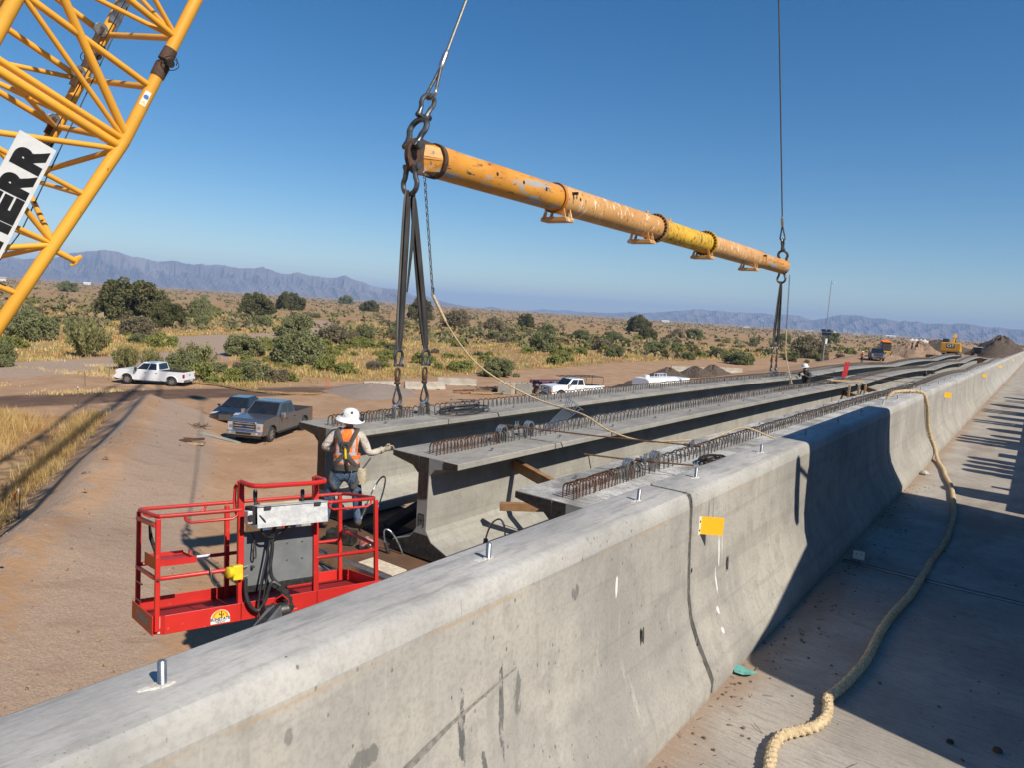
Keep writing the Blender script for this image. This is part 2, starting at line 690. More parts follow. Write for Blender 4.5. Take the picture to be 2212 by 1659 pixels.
def range_mesh(name, prof, dist, depth, na, nr, label, seed):
    az = np.array([q[0] for q in prof])[::-1]
    el = np.array([q[1] for q in prof])[::-1]
    rng = np.random.default_rng(seed)
    A = np.linspace(az[0], az[-1], na)
    H = np.tan(np.radians(np.interp(A, az, el))) * dist + CAM_Z
    H += np.cumsum(rng.normal(0, 1, na)) * 0 + rng.normal(0, 1.0, na) * 2.5 * (H > 40)
    t = np.linspace(-1, 1, nr)
    ridges = np.zeros((nr, na))
    amp, fr = 1.0, 1.1
    for o in range(5):
        ph = rng.uniform(0, 6.28)
        warp = np.interp(t, [-1, 0, 1], [rng.normal(0, 1.2), 0, rng.normal(0, 1.2)])[:, None] * 2 + np.sin(t[:, None] * 3 + ph) * .8
        g = np.abs(np.sin((A[None, :] + warp * (.8 / (o + 1))) * fr * 1.7 + ph))
        ridges += amp * (1 - g)
        amp *= .55
        fr *= 2.1
    ridges /= 2.2
    shape = np.clip(1 - np.abs(t) ** 1.15, 0, 1)[:, None]
    mid = 1 - np.exp(-(t[:, None] / .12) ** 2)
    hh = H[None, :] * shape * (1 - .42 * mid * (1 - ridges) * 1.1)
    hh = np.where(np.abs(t[:, None]) > .995, -6, hh)
    rr = dist + t[:, None] * depth * (.75 + .25 * ridges * (t[:, None] < 0)) + 0 * A[None, :]
    th = np.radians(A)[None, :]
    v = np.stack([-np.sin(th) * rr, np.cos(th) * rr, hh], -1).reshape(-1, 3)
    i = np.arange(nr * na).reshape(nr, na)
    f = np.stack([i[:-1, :-1].ravel(), i[:-1, 1:].ravel(), i[1:, 1:].ravel(), i[1:, :-1].ravel()], 1)
    o = bpy.data.objects.new(name, mesh_np(name, v, f, 'mountain_rock', smooth=False))
    COL.objects.link(o)
    return tag(o, label, kind='structure')


range_mesh('hills', MTN_A, 9000, 1500, 700, 34, 'long jagged blue mountain range on the left horizon', 3)
range_mesh('hills', MTN_B, 11500, 500, 60, 12, 'small lone hill past the end of the left range', 4)
range_mesh('hills', MTN_F, 14500, 600, 120, 10, 'faintest far hills low on the middle horizon', 5)
range_mesh('hills', MTN_C, 10500, 1600, 800, 34, 'long blue mountain range on the right horizon', 6)

# ---- haze
t = NT('haze_air')
t.t.nodes.remove(t.b)
pv = t.n('ShaderNodeVolumePrincipled')
pv.inputs['Color'].default_value = (.43, .64, 1.0, 1)
pv.inputs['Density'].default_value = 1.05e-4
pv.inputs['Anisotropy'].default_value = -0.1
t.l(pv.outputs[0], t.out.inputs['Volume'])
hz = MB().b2(-16500, 11000, -3600, 18000, -12, 405).build('haze', 'haze_air', base=(0, 0, 0))
tag(hz, 'thin blue haze over the whole plain', kind='stuff')
# ================================================================== bridge: deck, barrier, girders, caps
DECK_Z = 6.013
TOP_Z = 7.08


def concrete(name, c1, c2, streak=.0, smears=(), rustline=None, pits=True, spots=(), fine=1.0, dirt=None, brush=None):
    """concrete with blotches, pin holes, vertical streaks and listed smear marks given in (y, z, ry, rz, colour, strength)"""
    t = NT(name)
    p = t.coord('Position')
    n1 = t.noise(p, 1.3, 4, .6)
    n2 = t.noise(p, 7, 4, .65)
    n3 = t.noise(p, 60, 2, .6)
    col = t.mix(t.ramp(n1, .33, .68), c1, c2)
    col = t.mix(t.ramp(n2, .45, .75, 0, .45), col, tuple(x * .72 for x in c2))
    col = t.mix(t.ramp(n3, .4, .7, 0, .25 * fine), col, tuple(x * .6 for x in c2))
    h = t.math('ADD', n2, t.math('MULTIPLY', n3, .35))
    if streak:
        q = t.coord('Position', (3, 5.5, .55))
        s1 = t.noise(q, 2.4, 6, .66)
        col = t.mix(t.ramp(s1, .50, .74, 0, streak), col, tuple(x * .62 for x in c1))
        col = t.mix(t.ramp(s1, .24, .42, streak, 0), col, tuple(min(1, x * 1.22) for x in c1))
    if brush:
        q = t.coord('Position', brush)
        s1 = t.noise(q, 5, 5, .7)
        col = t.mix(t.ramp(s1, .46, .66, 0, .6), col, tuple(x * .6 for x in c2))
        h = t.math('ADD', h, t.math('MULTIPLY', s1, .8))
    if pits:
        v = t.vor(t.coord('Position', (1, 1, .55)), 26)
        pit = t.math('MULTIPLY', t.ramp(v, .07, .15, 1, 0), t.ramp(n2, .46, .56))
        col = t.mix(t.math('MULTIPLY', pit, .8), col, tuple(x * .25 for x in c1))
        h = t.math('SUBTRACT', h, t.math('MULTIPLY', pit, 1.2))
        v2 = t.vor(p, 75)
        pit2 = t.math('MULTIPLY', t.ramp(v2, .10, .2, 1, 0), t.ramp(n1, .45, .6))
        col = t.mix(t.math('MULTIPLY', pit2, .55), col, tuple(x * .35 for x in c1))
        sc = t.noise(t.coord('Position', (4, 6.5, 1.7)), 2.1, 5, .74)
        col = t.mix(t.ramp(sc, .655, .70, 0, .55), col, (.12, .12, .115))
        fl = t.noise(t.coord('Position', (1, .25, 11)), 1.3, 3, .5)
        col = t.mix(t.ramp(fl, .56, .66, 0, .22), col, tuple(x * .6 for x in c2))
    if smears or rustline:
        o = t.xyz(p)
        q = t.noise(t.coord('Position', (6, 9, 3)), 3.4, 5, .72)
        for (y, z, ry, rz, c, k) in smears:
            dy = t.math('DIVIDE', t.math('SUBTRACT', o[1], y), ry)
            dz = t.math('DIVIDE', t.math('SUBTRACT', o[2], z), rz)
            d = t.math('ADD', t.math('MULTIPLY', dy, dy), t.math('MULTIPLY', dz, dz))
            m = t.math('SUBTRACT', t.ramp(d, 0, 1.3, 1, 0), t.ramp(q, .38, .6, .8, 0))
            col = t.mix(t.ramp(m, .02, .45, 0, k), col, c)
        if rustline:
            zz, w, c, k = rustline
            wob = t.noise(t.coord('Position', (0, 1.3, 0)), 1.0, 3)
            d = t.math('ABSOLUTE', t.math('SUBTRACT', t.math('ADD', o[2], t.math('MULTIPLY', t.math('SUBTRACT', wob, .5), .03)), zz))
            m = t.math('MULTIPLY', t.ramp(d, 0, w, 1, 0), t.ramp(t.noise(t.coord('Position', (0, 2, 9)), 1.6, 4), .42, .6))
            col = t.mix(t.math('MULTIPLY', m, k), col, c)
    if dirt:
        x0, w, c = dirt
        o = t.xyz(p)
        d = t.math('ADD', t.math('SUBTRACT', o[0], x0), t.math('MULTIPLY', t.math('SUBTRACT', n1, .5), -.5))
        m = t.math('MULTIPLY', t.ramp(d, 0, w, 1, 0), t.ramp(n3, .25, .55, .6, 1))
        col = t.mix(t.math('MULTIPLY', m, .85), col, c)
        big = t.noise(t.coord('Position', (1.1, .35, 1)), 1.0, 5, .6)
        col = t.mix(t.ramp(big, .5, .68, 0, .55), col, tuple(x * .62 for x in c))
        spl = t.vor(p, 13)
        col = t.mix(t.math('MULTIPLY', t.ramp(spl, .05, .09, 1, 0), t.ramp(n1, .5, .58)), col, (.05, .045, .04))
    t.bump(h, .35, .008)
    return t.fin(col, .88, 0, .25)


DK = (.07, .075, .075)
WHT = (.72, .72, .70)
SMEARS = [(.62, 6.83, .07, .05, DK, .8), (1.02, 6.55, .045, .10, DK, .7), (1.3, 6.72, .09, .035, DK, .6), (1.72, 6.62, .022, .16, DK, .85), (1.82, 6.42, .02, .1, DK, .8), (1.93, 6.6, .018, .2, DK, .75), (2.03, 6.62, .03, .09, DK, .6), (1.5, 6.33, .014, .1, DK, .85), (2.42, 6.88, .03, .04, DK, .6), (.42, 6.35, .05, .11, DK, .65), (.2, 6.7, .03, .06, DK, .5), (1.05, 6.9, .02, .025, DK, .5),
          (2.78, 6.80, .012, .055, WHT, .95), (4.05, 6.66, .012, .13, WHT, .9), (4.1, 6.68, .007, .12, WHT, .8), (4.0, 6.50, .012, .09, WHT, .9), (3.95, 6.35, .02, .025, WHT, .8), (3.93, 6.25, .02, .02, WHT, .8), (3.86, 6.93, .012, .09, DK, .5), (3.93, 6.93, .01, .09, DK, .5)]
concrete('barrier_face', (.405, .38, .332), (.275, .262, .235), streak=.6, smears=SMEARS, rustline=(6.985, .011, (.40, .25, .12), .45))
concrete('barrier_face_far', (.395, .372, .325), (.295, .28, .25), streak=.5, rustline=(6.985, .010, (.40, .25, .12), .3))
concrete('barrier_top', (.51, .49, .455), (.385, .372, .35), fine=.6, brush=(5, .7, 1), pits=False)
concrete('barrier_edge', (.47, .455, .42), (.35, .34, .315), streak=.1, pits=True)
concrete('deck_concrete', (.44, .40, .345), (.33, .297, .255), brush=(1.2, 14, 1), pits=False, dirt=(-1.19, .26, (.31, .215, .145)))
concrete('girder_concrete', (.37, .358, .318), (.29, .28, .25), streak=.3)
concrete('girder_top', (.37, .352, .32), (.25, .24, .22), brush=(9, .8, 1), fine=1.6)
concrete('girder_top_white', (.66, .65, .62), (.22, .213, .20), brush=(2, 6, 1), fine=2.0)
concrete('pale_concrete', (.46, .42, .35), (.36, .32, .26), streak=.25, pits=True)
mat('tar_black', (.012, .012, .013), (.035, .033, .03), 14, .45, bump=.6, bscale=30, spec=.5)
mat('steel_dark', (.085, .085, .082), (.13, .125, .12), 18, .42, .75, bump=.15)
mat('steel_galv', (.42, .44, .46), (.30, .32, .34), 30, .38, .85)
mat('steel_bright', (.55, .55, .55), (.40, .40, .40), 25, .32, .9)
mat('rebar_grey', (.135, .115, .095), (.09, .075, .062), 30, .65, .35, bump=.3)
mat('rebar_rust', (.155, .068, .034), (.09, .045, .028), 30, .8, .15, bump=.3)
mat('rust_plate', (.155, .080, .042), (.105, .062, .038), 3.5, .72, .1, bump=.2)
mat('timber', (.33, .185, .085), (.24, .125, .055), 5, .75, stretch=(1, 1, 1), bump=.2)
mat('timber_pale', (.46, .32, .17), (.38, .25, .13), 5, .75, bump=.2)
mat('grout_white', (.62, .60, .55), (.45, .42, .37), 40, .9, bump=.5)
mat('reflector_yellow', (.95, .52, .012), (.92, .46, .01), 160, .35, spec=.6)
mat('plastic_white', (.72, .70, .62), (.62, .60, .54), 8, .5)
mat('black_rubber', (.012, .012, .012), (.02, .02, .02), 20, .6)
mat('scrape_grey', (.17, .155, .135), (.27, .25, .22), 40, .95, bump=.5)
mat('slot_dark', (.05, .045, .04), (.12, .11, .095), 60, .95, bump=.8, dist=.02)
mat('white_paint', (.70, .70, .67), (.5, .5, .48), 40, .8)
mat('teal_cloth', (.16, .42, .36), (.10, .30, .26), 30, .8)

# ---- deck slab of the existing bridge
d = MB().b2(-1.66, 11.0, -8, 230, 5.72, DECK_Z).build('deck', ['deck_concrete'], base=(0, 0, DECK_Z))
tag(d, 'grey broom-finished concrete bridge deck with brown dirt patches', kind='structure')
MB().b2(-1.165, 10.9, 6.62, 6.655, DECK_Z - .05, DECK_Z + .004).build('joint_seal', 'black_rubber', d, base=(0, 0, DECK_Z))
MB().b2(-1.165, 10.9, 6.57, 6.62, DECK_Z - .05, DECK_Z + .005).build('joint_edge', 'steel_dark', d, base=(0, 0, DECK_Z))
for i, x in enumerate((-.9, 2.2, 5.3, 8.4)):
    b = MB()
    prof = [(-.29, 5.715), (.29, 5.715), (.29, 5.57), (.1, 5.45), (.1, 4.75), (.33, 4.55), (.33, 4.36), (-.33, 4.36), (-.33, 4.55), (-.1, 4.75), (-.1, 5.45), (-.29, 5.57)]
    b.prism(prof, -8, 110, lambda u, v, a, x=x: (x + u, a, v))
    o = b.build('deck_girder', 'girder_concrete', base=(x, 0, 4.36))
    tag(o, ['old concrete girder at the outer edge under the existing deck', 'old concrete girder second from the edge under the existing deck', 'old concrete girder third from the edge under the existing deck', 'old concrete girder farthest right under the existing deck'][i], 'girder')

# ---- barrier, one object for each cast length
PROF_FACE = [(-1.405, 7.045), (-1.398, 7.00), (-1.385, 6.75), (-1.365, 6.52), (-1.335, 6.39), (-1.285, 6.275), (-1.237, 6.185), (-1.204, 6.125), (-1.19, 6.09), (-1.19, DECK_Z - .003)]
PROF_EDGE = [(-1.452, 7.08), (-1.428, 7.076), (-1.412, 7.064), (-1.405, 7.045)]
JOINTS = [-4.0, 3.62, 9.85, 16.1, 22.0, 27.6, 33.2, 39.2, 45.3, 51.4, 57.5, 63.6, 69.7, 75.8, 81.9, 88, 94.1, 100.2, 106.3, 112.4, 124.6, 136.8, 150, 170, 200]
ORD = ['nearest', 'second', 'third', 'fourth', 'fifth', 'sixth', 'seventh', 'eighth', 'ninth', 'tenth', 'eleventh', 'twelfth', 'thirteenth', 'fourteenth', 'fifteenth', 'sixteenth', 'seventeenth', 'eighteenth', 'nineteenth', 'twentieth', 'twenty-first', 'twenty-second', 'twenty-third', 'twenty-fourth']
EXTRA = {0: ', with dark smears and a scrape', 1: ', half in shadow, yellow reflector', 2: ', with the rope hanging over it', 3: ', second with a yellow reflector'}
BOLT_MESH = {}


def bolt_mesh(tall=.062):
    b = MB()
    n = 34
    b.path([(0, 0, tall * i / n) for i in range(n)] + [(0, 0, tall)], [.0095 if i % 2 else .0108 for i in range(n)] + [.008], 10)
    return b


def blob(mb, x, y, z, rx, ry, th=.006, n=18, mi=0, seed=0):
    rr = random.Random(seed)
    w = [rr.uniform(.6, 1.15) for _ in range(n)]
    ring = lambda k, zz: [(x + k * w[i] * rx * math.cos(2 * PI * i / n), y + k * w[i] * ry * math.sin(2 * PI * i / n), zz) for i in range(n)]
    mb.loft([ring(1, z), ring(.86, z + th * .8), ring(.4, z + th)], mi)


reflector_at = {1: 3.74, 3: 16.24, 5: 27.75, 7: 39.4, 10: 57.7, 14: 81.99}
for i in range(len(JOINTS) - 1):
    y0, y1 = JOINTS[i] + (.020 if i == 1 else .009), JOINTS[i + 1] - (.032 if i == 0 else .009)
    root = empty('concrete_barrier', ((-1.43), y0, DECK_Z), 0, f'{ORD[i]} length of concrete barrier along the deck edge' + EXTRA.get(i, ''), 'barrier', 'barrier lengths along the deck edge', world=True)
    b = MB()
    full = [(-1.67, 5.66)] + [(-1.67, 7.06), (-1.665, 7.073), (-1.65, 7.08)] + PROF_EDGE + PROF_FACE[1:] + [(-1.19, 5.9)]
    n = len(full)
    ys = [y0, y0 + .012]
    nseg = max(1, int((y1 - y0) / .35)) if i < 4 else 1
    ys += list(np.linspace(y0 + .012, y1 - .012, nseg + 1))[1:-1] + [y1 - .012, y1]
    rings = []
    for j, y in enumerate(ys):
        inset = .010 if j in (0, len(ys) - 1) else 0
        ring = []
        for k, (x, z) in enumerate(full):
            jit = .0025 * math.sin(y * 5.1 + k) if i < 3 and 4 <= k <= n - 3 else 0
            zz = z - (inset if 2 < k < 6 else 0)
            if i > 0 and k == n - 2:     # uneven foot of the toe
                zz = z
            ring.append((x - (inset if k > 5 else 0) + (inset if k < 3 else 0) + jit, y, zz))
        rings.append(ring)
    vs_ = [p for r_ in rings for p in r_]
    for j in range(len(rings) - 1):
        for k in range(n - 1):
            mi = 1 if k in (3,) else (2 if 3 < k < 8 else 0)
            if k in (0, 1, 2):
                mi = 0
            b.add([rings[j][k], rings[j][k + 1], rings[j + 1][k + 1], rings[j + 1][k]], [(0, 1, 2, 3)], mi, True)
    b.add(rings[0], [tuple(range(n))], 0)
    b.add(rings[-1], [tuple(reversed(range(n)))], 0)
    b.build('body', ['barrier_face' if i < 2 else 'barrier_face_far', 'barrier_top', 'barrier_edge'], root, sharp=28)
    # threaded anchor bolts with grout pads
    yb = y0 + .35 if i else .805 - 1.21 * 3
    while yb < y1 - .15 and yb < 110:
        if i == 0 or True:
            if 'b' not in BOLT_MESH:
                o = bolt_mesh().build('bolt', 'steel_galv')
                BOLT_MESH['b'] = o.data
                o.parent = root
            else:
                o = bpy.data.objects.new('bolt', BOLT_MESH['b'])
                COL.objects.link(o)
                o.parent = root
            o.location = (-1.537 + 1.43 + random.uniform(-.006, .006), yb - y0, TOP_Z - .001 - DECK_Z)
            o.rotation_euler = (random.uniform(-.03, .03), random.uniform(-.03, .03), 0)
            if yb < 34:
                g = MB()
                s = random.uniform(.6, .95)
                blob(g, -1.537, yb, TOP_Z + .0005, .026 * s, .042 * s, .006, seed=int(yb * 100))
                blob(g, -1.537 - .01, yb - .05 * s, TOP_Z + .0005, .018 * s, .03 * s, .003, seed=int(yb * 77))
                g.build('grout', 'grout_white', root)
        yb += 1.21
    if i in reflector_at:
        yr = reflector_at[i]
        s = .5
        r_ = MB().b2(-1.392, -1.386, yr - .035, yr, 6.83, 6.93).build('reflector', 'plastic_white', root)
        MB().hexa([(-1.386, yr - .004, 6.83), (-1.284, yr + .067, 6.83), (-1.284, yr + .067, 6.93), (-1.386, yr - .004, 6.93)], [(-1.389, yr, 6.83), (-1.287, yr + .071, 6.83), (-1.287, yr + .071, 6.93), (-1.389, yr, 6.93)]).build('reflector_face', 'reflector_yellow', r_, base=(-1.43, y0, DECK_Z))
        for zr in (6.905, 6.855):
            MB().tube((-1.386, yr - .02, zr), (-1.383, yr - .02, zr), .006).build('rivet', 'steel_dark', r_, base=(-1.43, y0, DECK_Z))
    if i in (0, 1):
        for (ys_, zs_) in ([(3.02, 6.47)] if i == 0 else [(4.18, 6.53)]):
            g = MB()
            N = 14
            xs = np.interp(zs_, [6.39, 6.52, 6.75, 7.0], [-1.335, -1.365, -1.385, -1.398]) + .004
            rg = [(xs + .03 * (zs_ - (zs_ + .075 * math.sin(2 * PI * q / N))), ys_ + .017 * math.cos(2 * PI * q / N), zs_ + .075 * math.sin(2 * PI * q / N)) for q in range(N)]
            ctr = (xs - .004, ys_, zs_)
            g.add(rg + [ctr], [(q, (q + 1) % N, N) for q in range(N)], 0)
            g.build('lifting_slot', 'slot_dark', root)
            g = MB()
            rg = [(xs + .0015 + .02 * .075, ys_ + .012 * math.cos(2 * PI * q / N) * random.uniform(.6, 1.1), zs_ - .06 + .032 * math.sin(2 * PI * q / N)) for q in range(N)]
            g.add(rg, [tuple(range(N))], 0)
            g.build('paint_dab', 'white_paint', root)
    if i == 0:   # the long scrape on the face
        g = MB()
        P = [(1.18, 6.50), (1.28, 6.56), (1.42, 6.60), (1.56, 6.635), (1.66, 6.66), (1.92, 6.70), (2.02, 6.715)]
        wd = [.002, .012, .016, .014, .008, .004, .003]
        vs_, fs_ = [], []
        for (yy, zz), w in zip(P, wd):
            xs = np.interp(zz, [6.39, 6.52, 6.75, 7.0], [-1.335, -1.365, -1.385, -1.398]) + .0035
            vs_ += [(xs, yy, zz - w), (xs - .001, yy, zz + w)]
        for q in range(len(P) - 1):
            fs_.append((2 * q, 2 * q + 2, 2 * q + 3, 2 * q + 1))
        g.add(vs_, fs_).build('scrape', 'scrape_grey', root)

# broken grout in the open joint between the two nearest lengths
jr = [o for o in bpy.data.objects if o.get('label', '').startswith('nearest length')][0]
rj = random.Random(3)
zs_ = [7.06, 7.0, 6.94, 6.87, 6.80, 6.735]
g = MB()
for za, zb in ((7.07, 6.745), (6.66, 6.335), (6.25, 6.03)):
    n_ = max(3, int((za - zb) / .028))
    vs_, fs_ = [], []
    for k in range(n_ + 1):
        z = za + (zb - za) * k / n_
        xs = np.interp(z, [6.013, 6.09, 6.125, 6.185, 6.275, 6.39, 6.52, 6.75, 7.0, 7.05], [-1.19, -1.19, -1.204, -1.237, -1.285, -1.335, -1.365, -1.385, -1.398, -1.41])
        for yy, dx in ((3.584, -.012 - rj.random() * .02), (3.601 + rj.uniform(-.006, .006), -.022 - rj.random() * .03), (3.622 + rj.uniform(-.006, .004), -.02 - rj.random() * .03), (3.644, -.03 - rj.random() * .02)):
            vs_.append((xs + dx, yy, z + rj.uniform(-.008, .008)))
    for k in range(n_):
        for q in range(3):
            fs_.append((4 * k + q, 4 * k + q + 1, 4 * k + 5 + q, 4 * k + 4 + q))
    g = MB().add(vs_, fs_)
    g.build('joint_grout', 'scrape_grey', jr, recalc=False)
g = MB()
for k in range(16):
    z = 7.03 - k * .062 + rj.uniform(-.02, .02)
    if z < 6.06:
        continue
    xs = np.interp(z, [6.013, 6.09, 6.125, 6.185, 6.275, 6.39, 6.52, 6.75, 7.0, 7.05], [-1.19, -1.19, -1.204, -1.237, -1.285, -1.335, -1.365, -1.385, -1.398, -1.41]) + .0015
    w = rj.uniform(.004, .013)
    h_ = rj.uniform(.012, .032)
    sd_ = 3.5875 if rj.random() < .7 else 3.6405
    q = -1 if sd_ < 3.61 else 1
    N_ = 7
    g.add([(xs, sd_, z - h_), (xs, sd_, z + h_)] + [(xs, sd_ + q * w * rj.uniform(.5, 1), z + h_ * (1 - 2 * (j + 1) / N_)) for j in range(N_ - 1)], [tuple([0, 1] + list(range(2, N_ + 1)))])
o = g.build('edge_chips', 'scrape_grey', jr, recalc=False)
o['kind'] = 'stuff'

# ---- girders of the new span
SPANS = [(7.0, 32.15), (32.45, 57.45), (57.75, 82.75), (83.05, 108.0)]
GX = [-8.7, -6.3, -3.9]
START = [7.0, 6.75, 6.3]
GPROF = [(-.585, 0), (.585, 0), (.585, -.085), (.2, -.15), (.1, -.24), (.095, -.99), (.2, -1.12), (.52, -1.24), (.52, -1.37), (-.52, -1.37), (-.52, -1.24), (-.2, -1.12), (-.095, -.99), (-.1, -.24), (-.2, -.15), (-.585, -.085)]


def top_z(s, t):
    a = [6.0, 5.93, 5.83, 5.80, 5.98][s]
    b = [6.0, 5.93, 5.83, 5.80, 5.98][s + 1]
    return a + (b - a) * t + [.05, .16, .16, .14][s] * 4 * t * (1 - t)


def stirrup_mb(seed=0):
    rr = random.Random(seed)
    b = MB()
    w, h, r = .068, .165 + rr.uniform(-.006, .008), .0095
    pts = [(-w, 0, -.03), (-w, 0, h - .06)]
    for k in range(9):
        a = PI - PI * k / 8
        pts.append((w * math.cos(a), 0, h - .06 + .062 * math.sin(a)))
    pts += [(w, 0, h - .06), (w, 0, -.03)]
    return b.path(pts, r, 6)


STIR = {}
for s in range(6):
    for m in ('rebar_grey', 'rebar_rust'):
        o = stirrup_mb(s).build('stirrup', m)
        STIR[(s, m)] = o.data
        bpy.data.objects.remove(o)

GNAMES = ['left girder line', 'middle girder line', 'girder line nearest the barrier']
SPN = ['near', 'second', 'third', 'last']
GLAB = ['near girder slung from the yellow spreader bar', 'near middle girder with black painted end', 'near girder tucked close behind the barrier']
for gi in range(3):
    for s, (a0, a1) in enumerate(SPANS):
        if s == 0:
            a0 = START[gi]
        x = GX[gi]
        lab = ('grey concrete bulb-tee girder, ' + GLAB[gi]) if s == 0 else f'{SPN[s]} span concrete girder in the {GNAMES[gi]}'
        root = empty('concrete_girder', (x, a0, 4.63), 0, lab, 'girder', 'new bridge girders', world=True)
        N = 24
        b = MB()
        rings = []
        for k in range(N + 1):
            t = k / N
            z = top_z(s, t)
            rings.append([(x + u, a0 + (a1 - a0) * t, z + v) for u, v in GPROF])
        n = len(GPROF)
        for k in range(N):
            for q in range(n):
                mi = 1 if q == 0 else 0
                b.add([rings[k][q], rings[k][(q + 1) % n], rings[k + 1][(q + 1) % n], rings[k + 1][q]], [(0, 1, 2, 3)], mi, True)
        b.add(rings[0], [tuple(range(n))], 0)
        b.add(rings[-1], [tuple(reversed(range(n)))], 0)
        b.build('beam', ['girder_concrete', 'girder_top_white' if gi == 2 and s == 0 else 'girder_top'], root, sharp=20, bev=.008)
        # hairpin stirrups along the top flange
        ys, y = [], a0 + .16
        dense = 24 if s == 0 else 0
        k = 0
        while y < a1 - .15:
            ys.append(y)
            y += .072 if k < dense else (.142 if s == 0 else .15)
            k += 1
        if s == 0:
            for k, y in enumerate(ys):
                rust = k < dense * .55 and (gi != 0 or k % 3)
                if gi == 0 and k > 10:
                    rust = False
                o = bpy.data.objects.new('stirrup', STIR[(random.randrange(6), 'rebar_rust' if rust or random.random() < .06 else 'rebar_grey')])
                COL.objects.link(o)
                o.parent = root
                t = (y - a0) / (a1 - a0)
                o.location = (random.uniform(-.008, .008), y - a0, top_z(s, t) - 4.63)
                o.rotation_euler = (random.gauss(0, .035), random.gauss(0, .02), random.gauss(0, .06))
        else:
            sb = MB()
            base_v = [(v.co.x, v.co.y, v.co.z) for v in STIR[(0, 'rebar_grey')].vertices]
            w, h = .068, .165
            for k, y in enumerate(ys):
                t = (y - a0) / (a1 - a0)
                z = top_z(s, t)
                pts = [(x - w, y, z - .02), (x - w, y, z + h - .04), (x - .04, y, z + h), (x + .04, y, z + h), (x + w, y, z + h - .04), (x + w, y, z - .02)]
                sb.path(pts, .009, 4)
            o = sb.build('stirrup_row', 'rebar_grey', root, weld=False, recalc=False)
            o['kind'] = 'stuff'
        # small inserts standing in the flange
        if s == 0:
            ib = MB()
            for k in range(14):
                y = a0 + 1.0 + k * 1.75
                t = (y - a0) / (a1 - a0)
                for sx in ((.33,) if gi != 2 else (-.42,)):
                    ib.tube((x + sx, y, top_z(s, t) - .01), (x + sx + .01, y, top_z(s, t) + .045), .013, n=8)
                    ib.tube((x + sx + .01, y, top_z(s, t) + .03), (x + sx + .01, y, top_z(s, t) + .045), .022, n=8)
            ib.build('insert', 'steel_galv', root)
            # chamfered form joint across the flange
            for yj in (a0 + 2.25,):
                zt = top_z(s, (yj - a0) / (a1 - a0))
                jb = MB().b2(x + .09, x + .587, yj - .008, yj + .008, zt - .06, zt + .002)
                jb.b2(x + .583, x + .588, yj - .01, yj + .01, zt - .084, zt)
                jb.build('form_joint', 'slot_dark', root)
            # black coating on the end face
            tb = MB()
            ye = a0 - .004
            z = top_z(s, 0)
            q = lambda pts: tb.add([(x + u, ye - .003 * random.random(), z + v) for u, v in pts], [tuple(range(len(pts)))], 0)
            q([(-.58, -.01), (-.1, -.012), (-.1, -.235), (-.2, -.15), (-.58, -.08)])
            q([(-.085, -.01), (.085, -.01), (.09, -.25), (.085, -.56), (-.085, -.58), (-.09, -.25)])
            q([(.34, -.012), (.58, -.012), (.58, -.08), (.34, -.125)])
            if gi == 0:
                q([(-.09, -.56), (.09, -.56), (.09, -.98), (-.09, -.98)])
            q([(-.51, -1.25), (-.19, -1.13), (-.12, -1.05), (.12, -1.05), (.19, -1.13), (.51, -1.25), (.51, -1.36), (-.51, -1.36)])
            tb.build('end_coating', 'tar_black', root, recalc=False)
            # lifting loops of bent strand bundles
            lys = {0: (8.58, 9.25, 29.72, 30.38), 1: (8.4, 9.1, a1 - 2.2, a1 - 1.5), 2: (7.85, 8.6, a1 - 2.2, a1 - 1.5)}[gi]
            for yl in lys:
                zt = top_z(s, (yl - a0) / (a1 - a0))
                lb = MB()
                for dx in (-.035, 0, .035):
                    pts = [(x + dx, yl - .085, zt - .03)]
                    for k in range(11):
                        aa = PI - PI * k / 10
                        pts.append((x + dx, yl + .085 * math.cos(aa), zt + .16 + .085 * math.sin(aa)))
                    pts.append((x + dx, yl + .085, zt - .03))
                    lb.rope(pts, .0165, 6, .12, .2, .03, 8)
                lb.build('lifting_loop', 'steel_bright' if gi != 1 else 'steel_galv', root)

# stencil marks on the end of the middle girder
gr = [o for o in bpy.data.objects if o.get('label', '').startswith('grey concrete bulb-tee girder, near middle')][0]
mb = MB()
for (dx, z0, z1) in ((-.045, 5.05, 5.22), (.0, 5.08, 5.2), (.045, 5.05, 5.22)):
    mb.b2(GX[1] + dx - .006, GX[1] + dx + .006, START[1] - .006, START[1] - .001, z0, z1)
mb.b2(GX[1] - .045, GX[1] + .045, START[1] - .006, START[1] - .001, 5.21, 5.225)
mb.b2(GX[1] - .03, GX[1] + .02, START[1] - .006, START[1] - .001, 5.13, 5.145)
mb.build('stencil_mark', 'tar_black', gr)


# ---- bearing caps and columns
def cap(name, y0, y1, label, top=4.60):
    root = empty(name, (-6.3, (y0 + y1) / 2, 0), 0, label, 'pier cap', 'pier caps', world=True)
    MB().b2(-9.05, -1.8, y0, y1, top - 1.3, top).build('cap_beam', 'girder_concrete', root, bev=.02)
    for x in (-8.2, -5.9, -3.4):
        MB().tube((x, (y0 + y1) / 2, -.4), (x, (y0 + y1) / 2, top - 1.3), .5, n=24).build('column', 'girder_concrete', root)
    return root


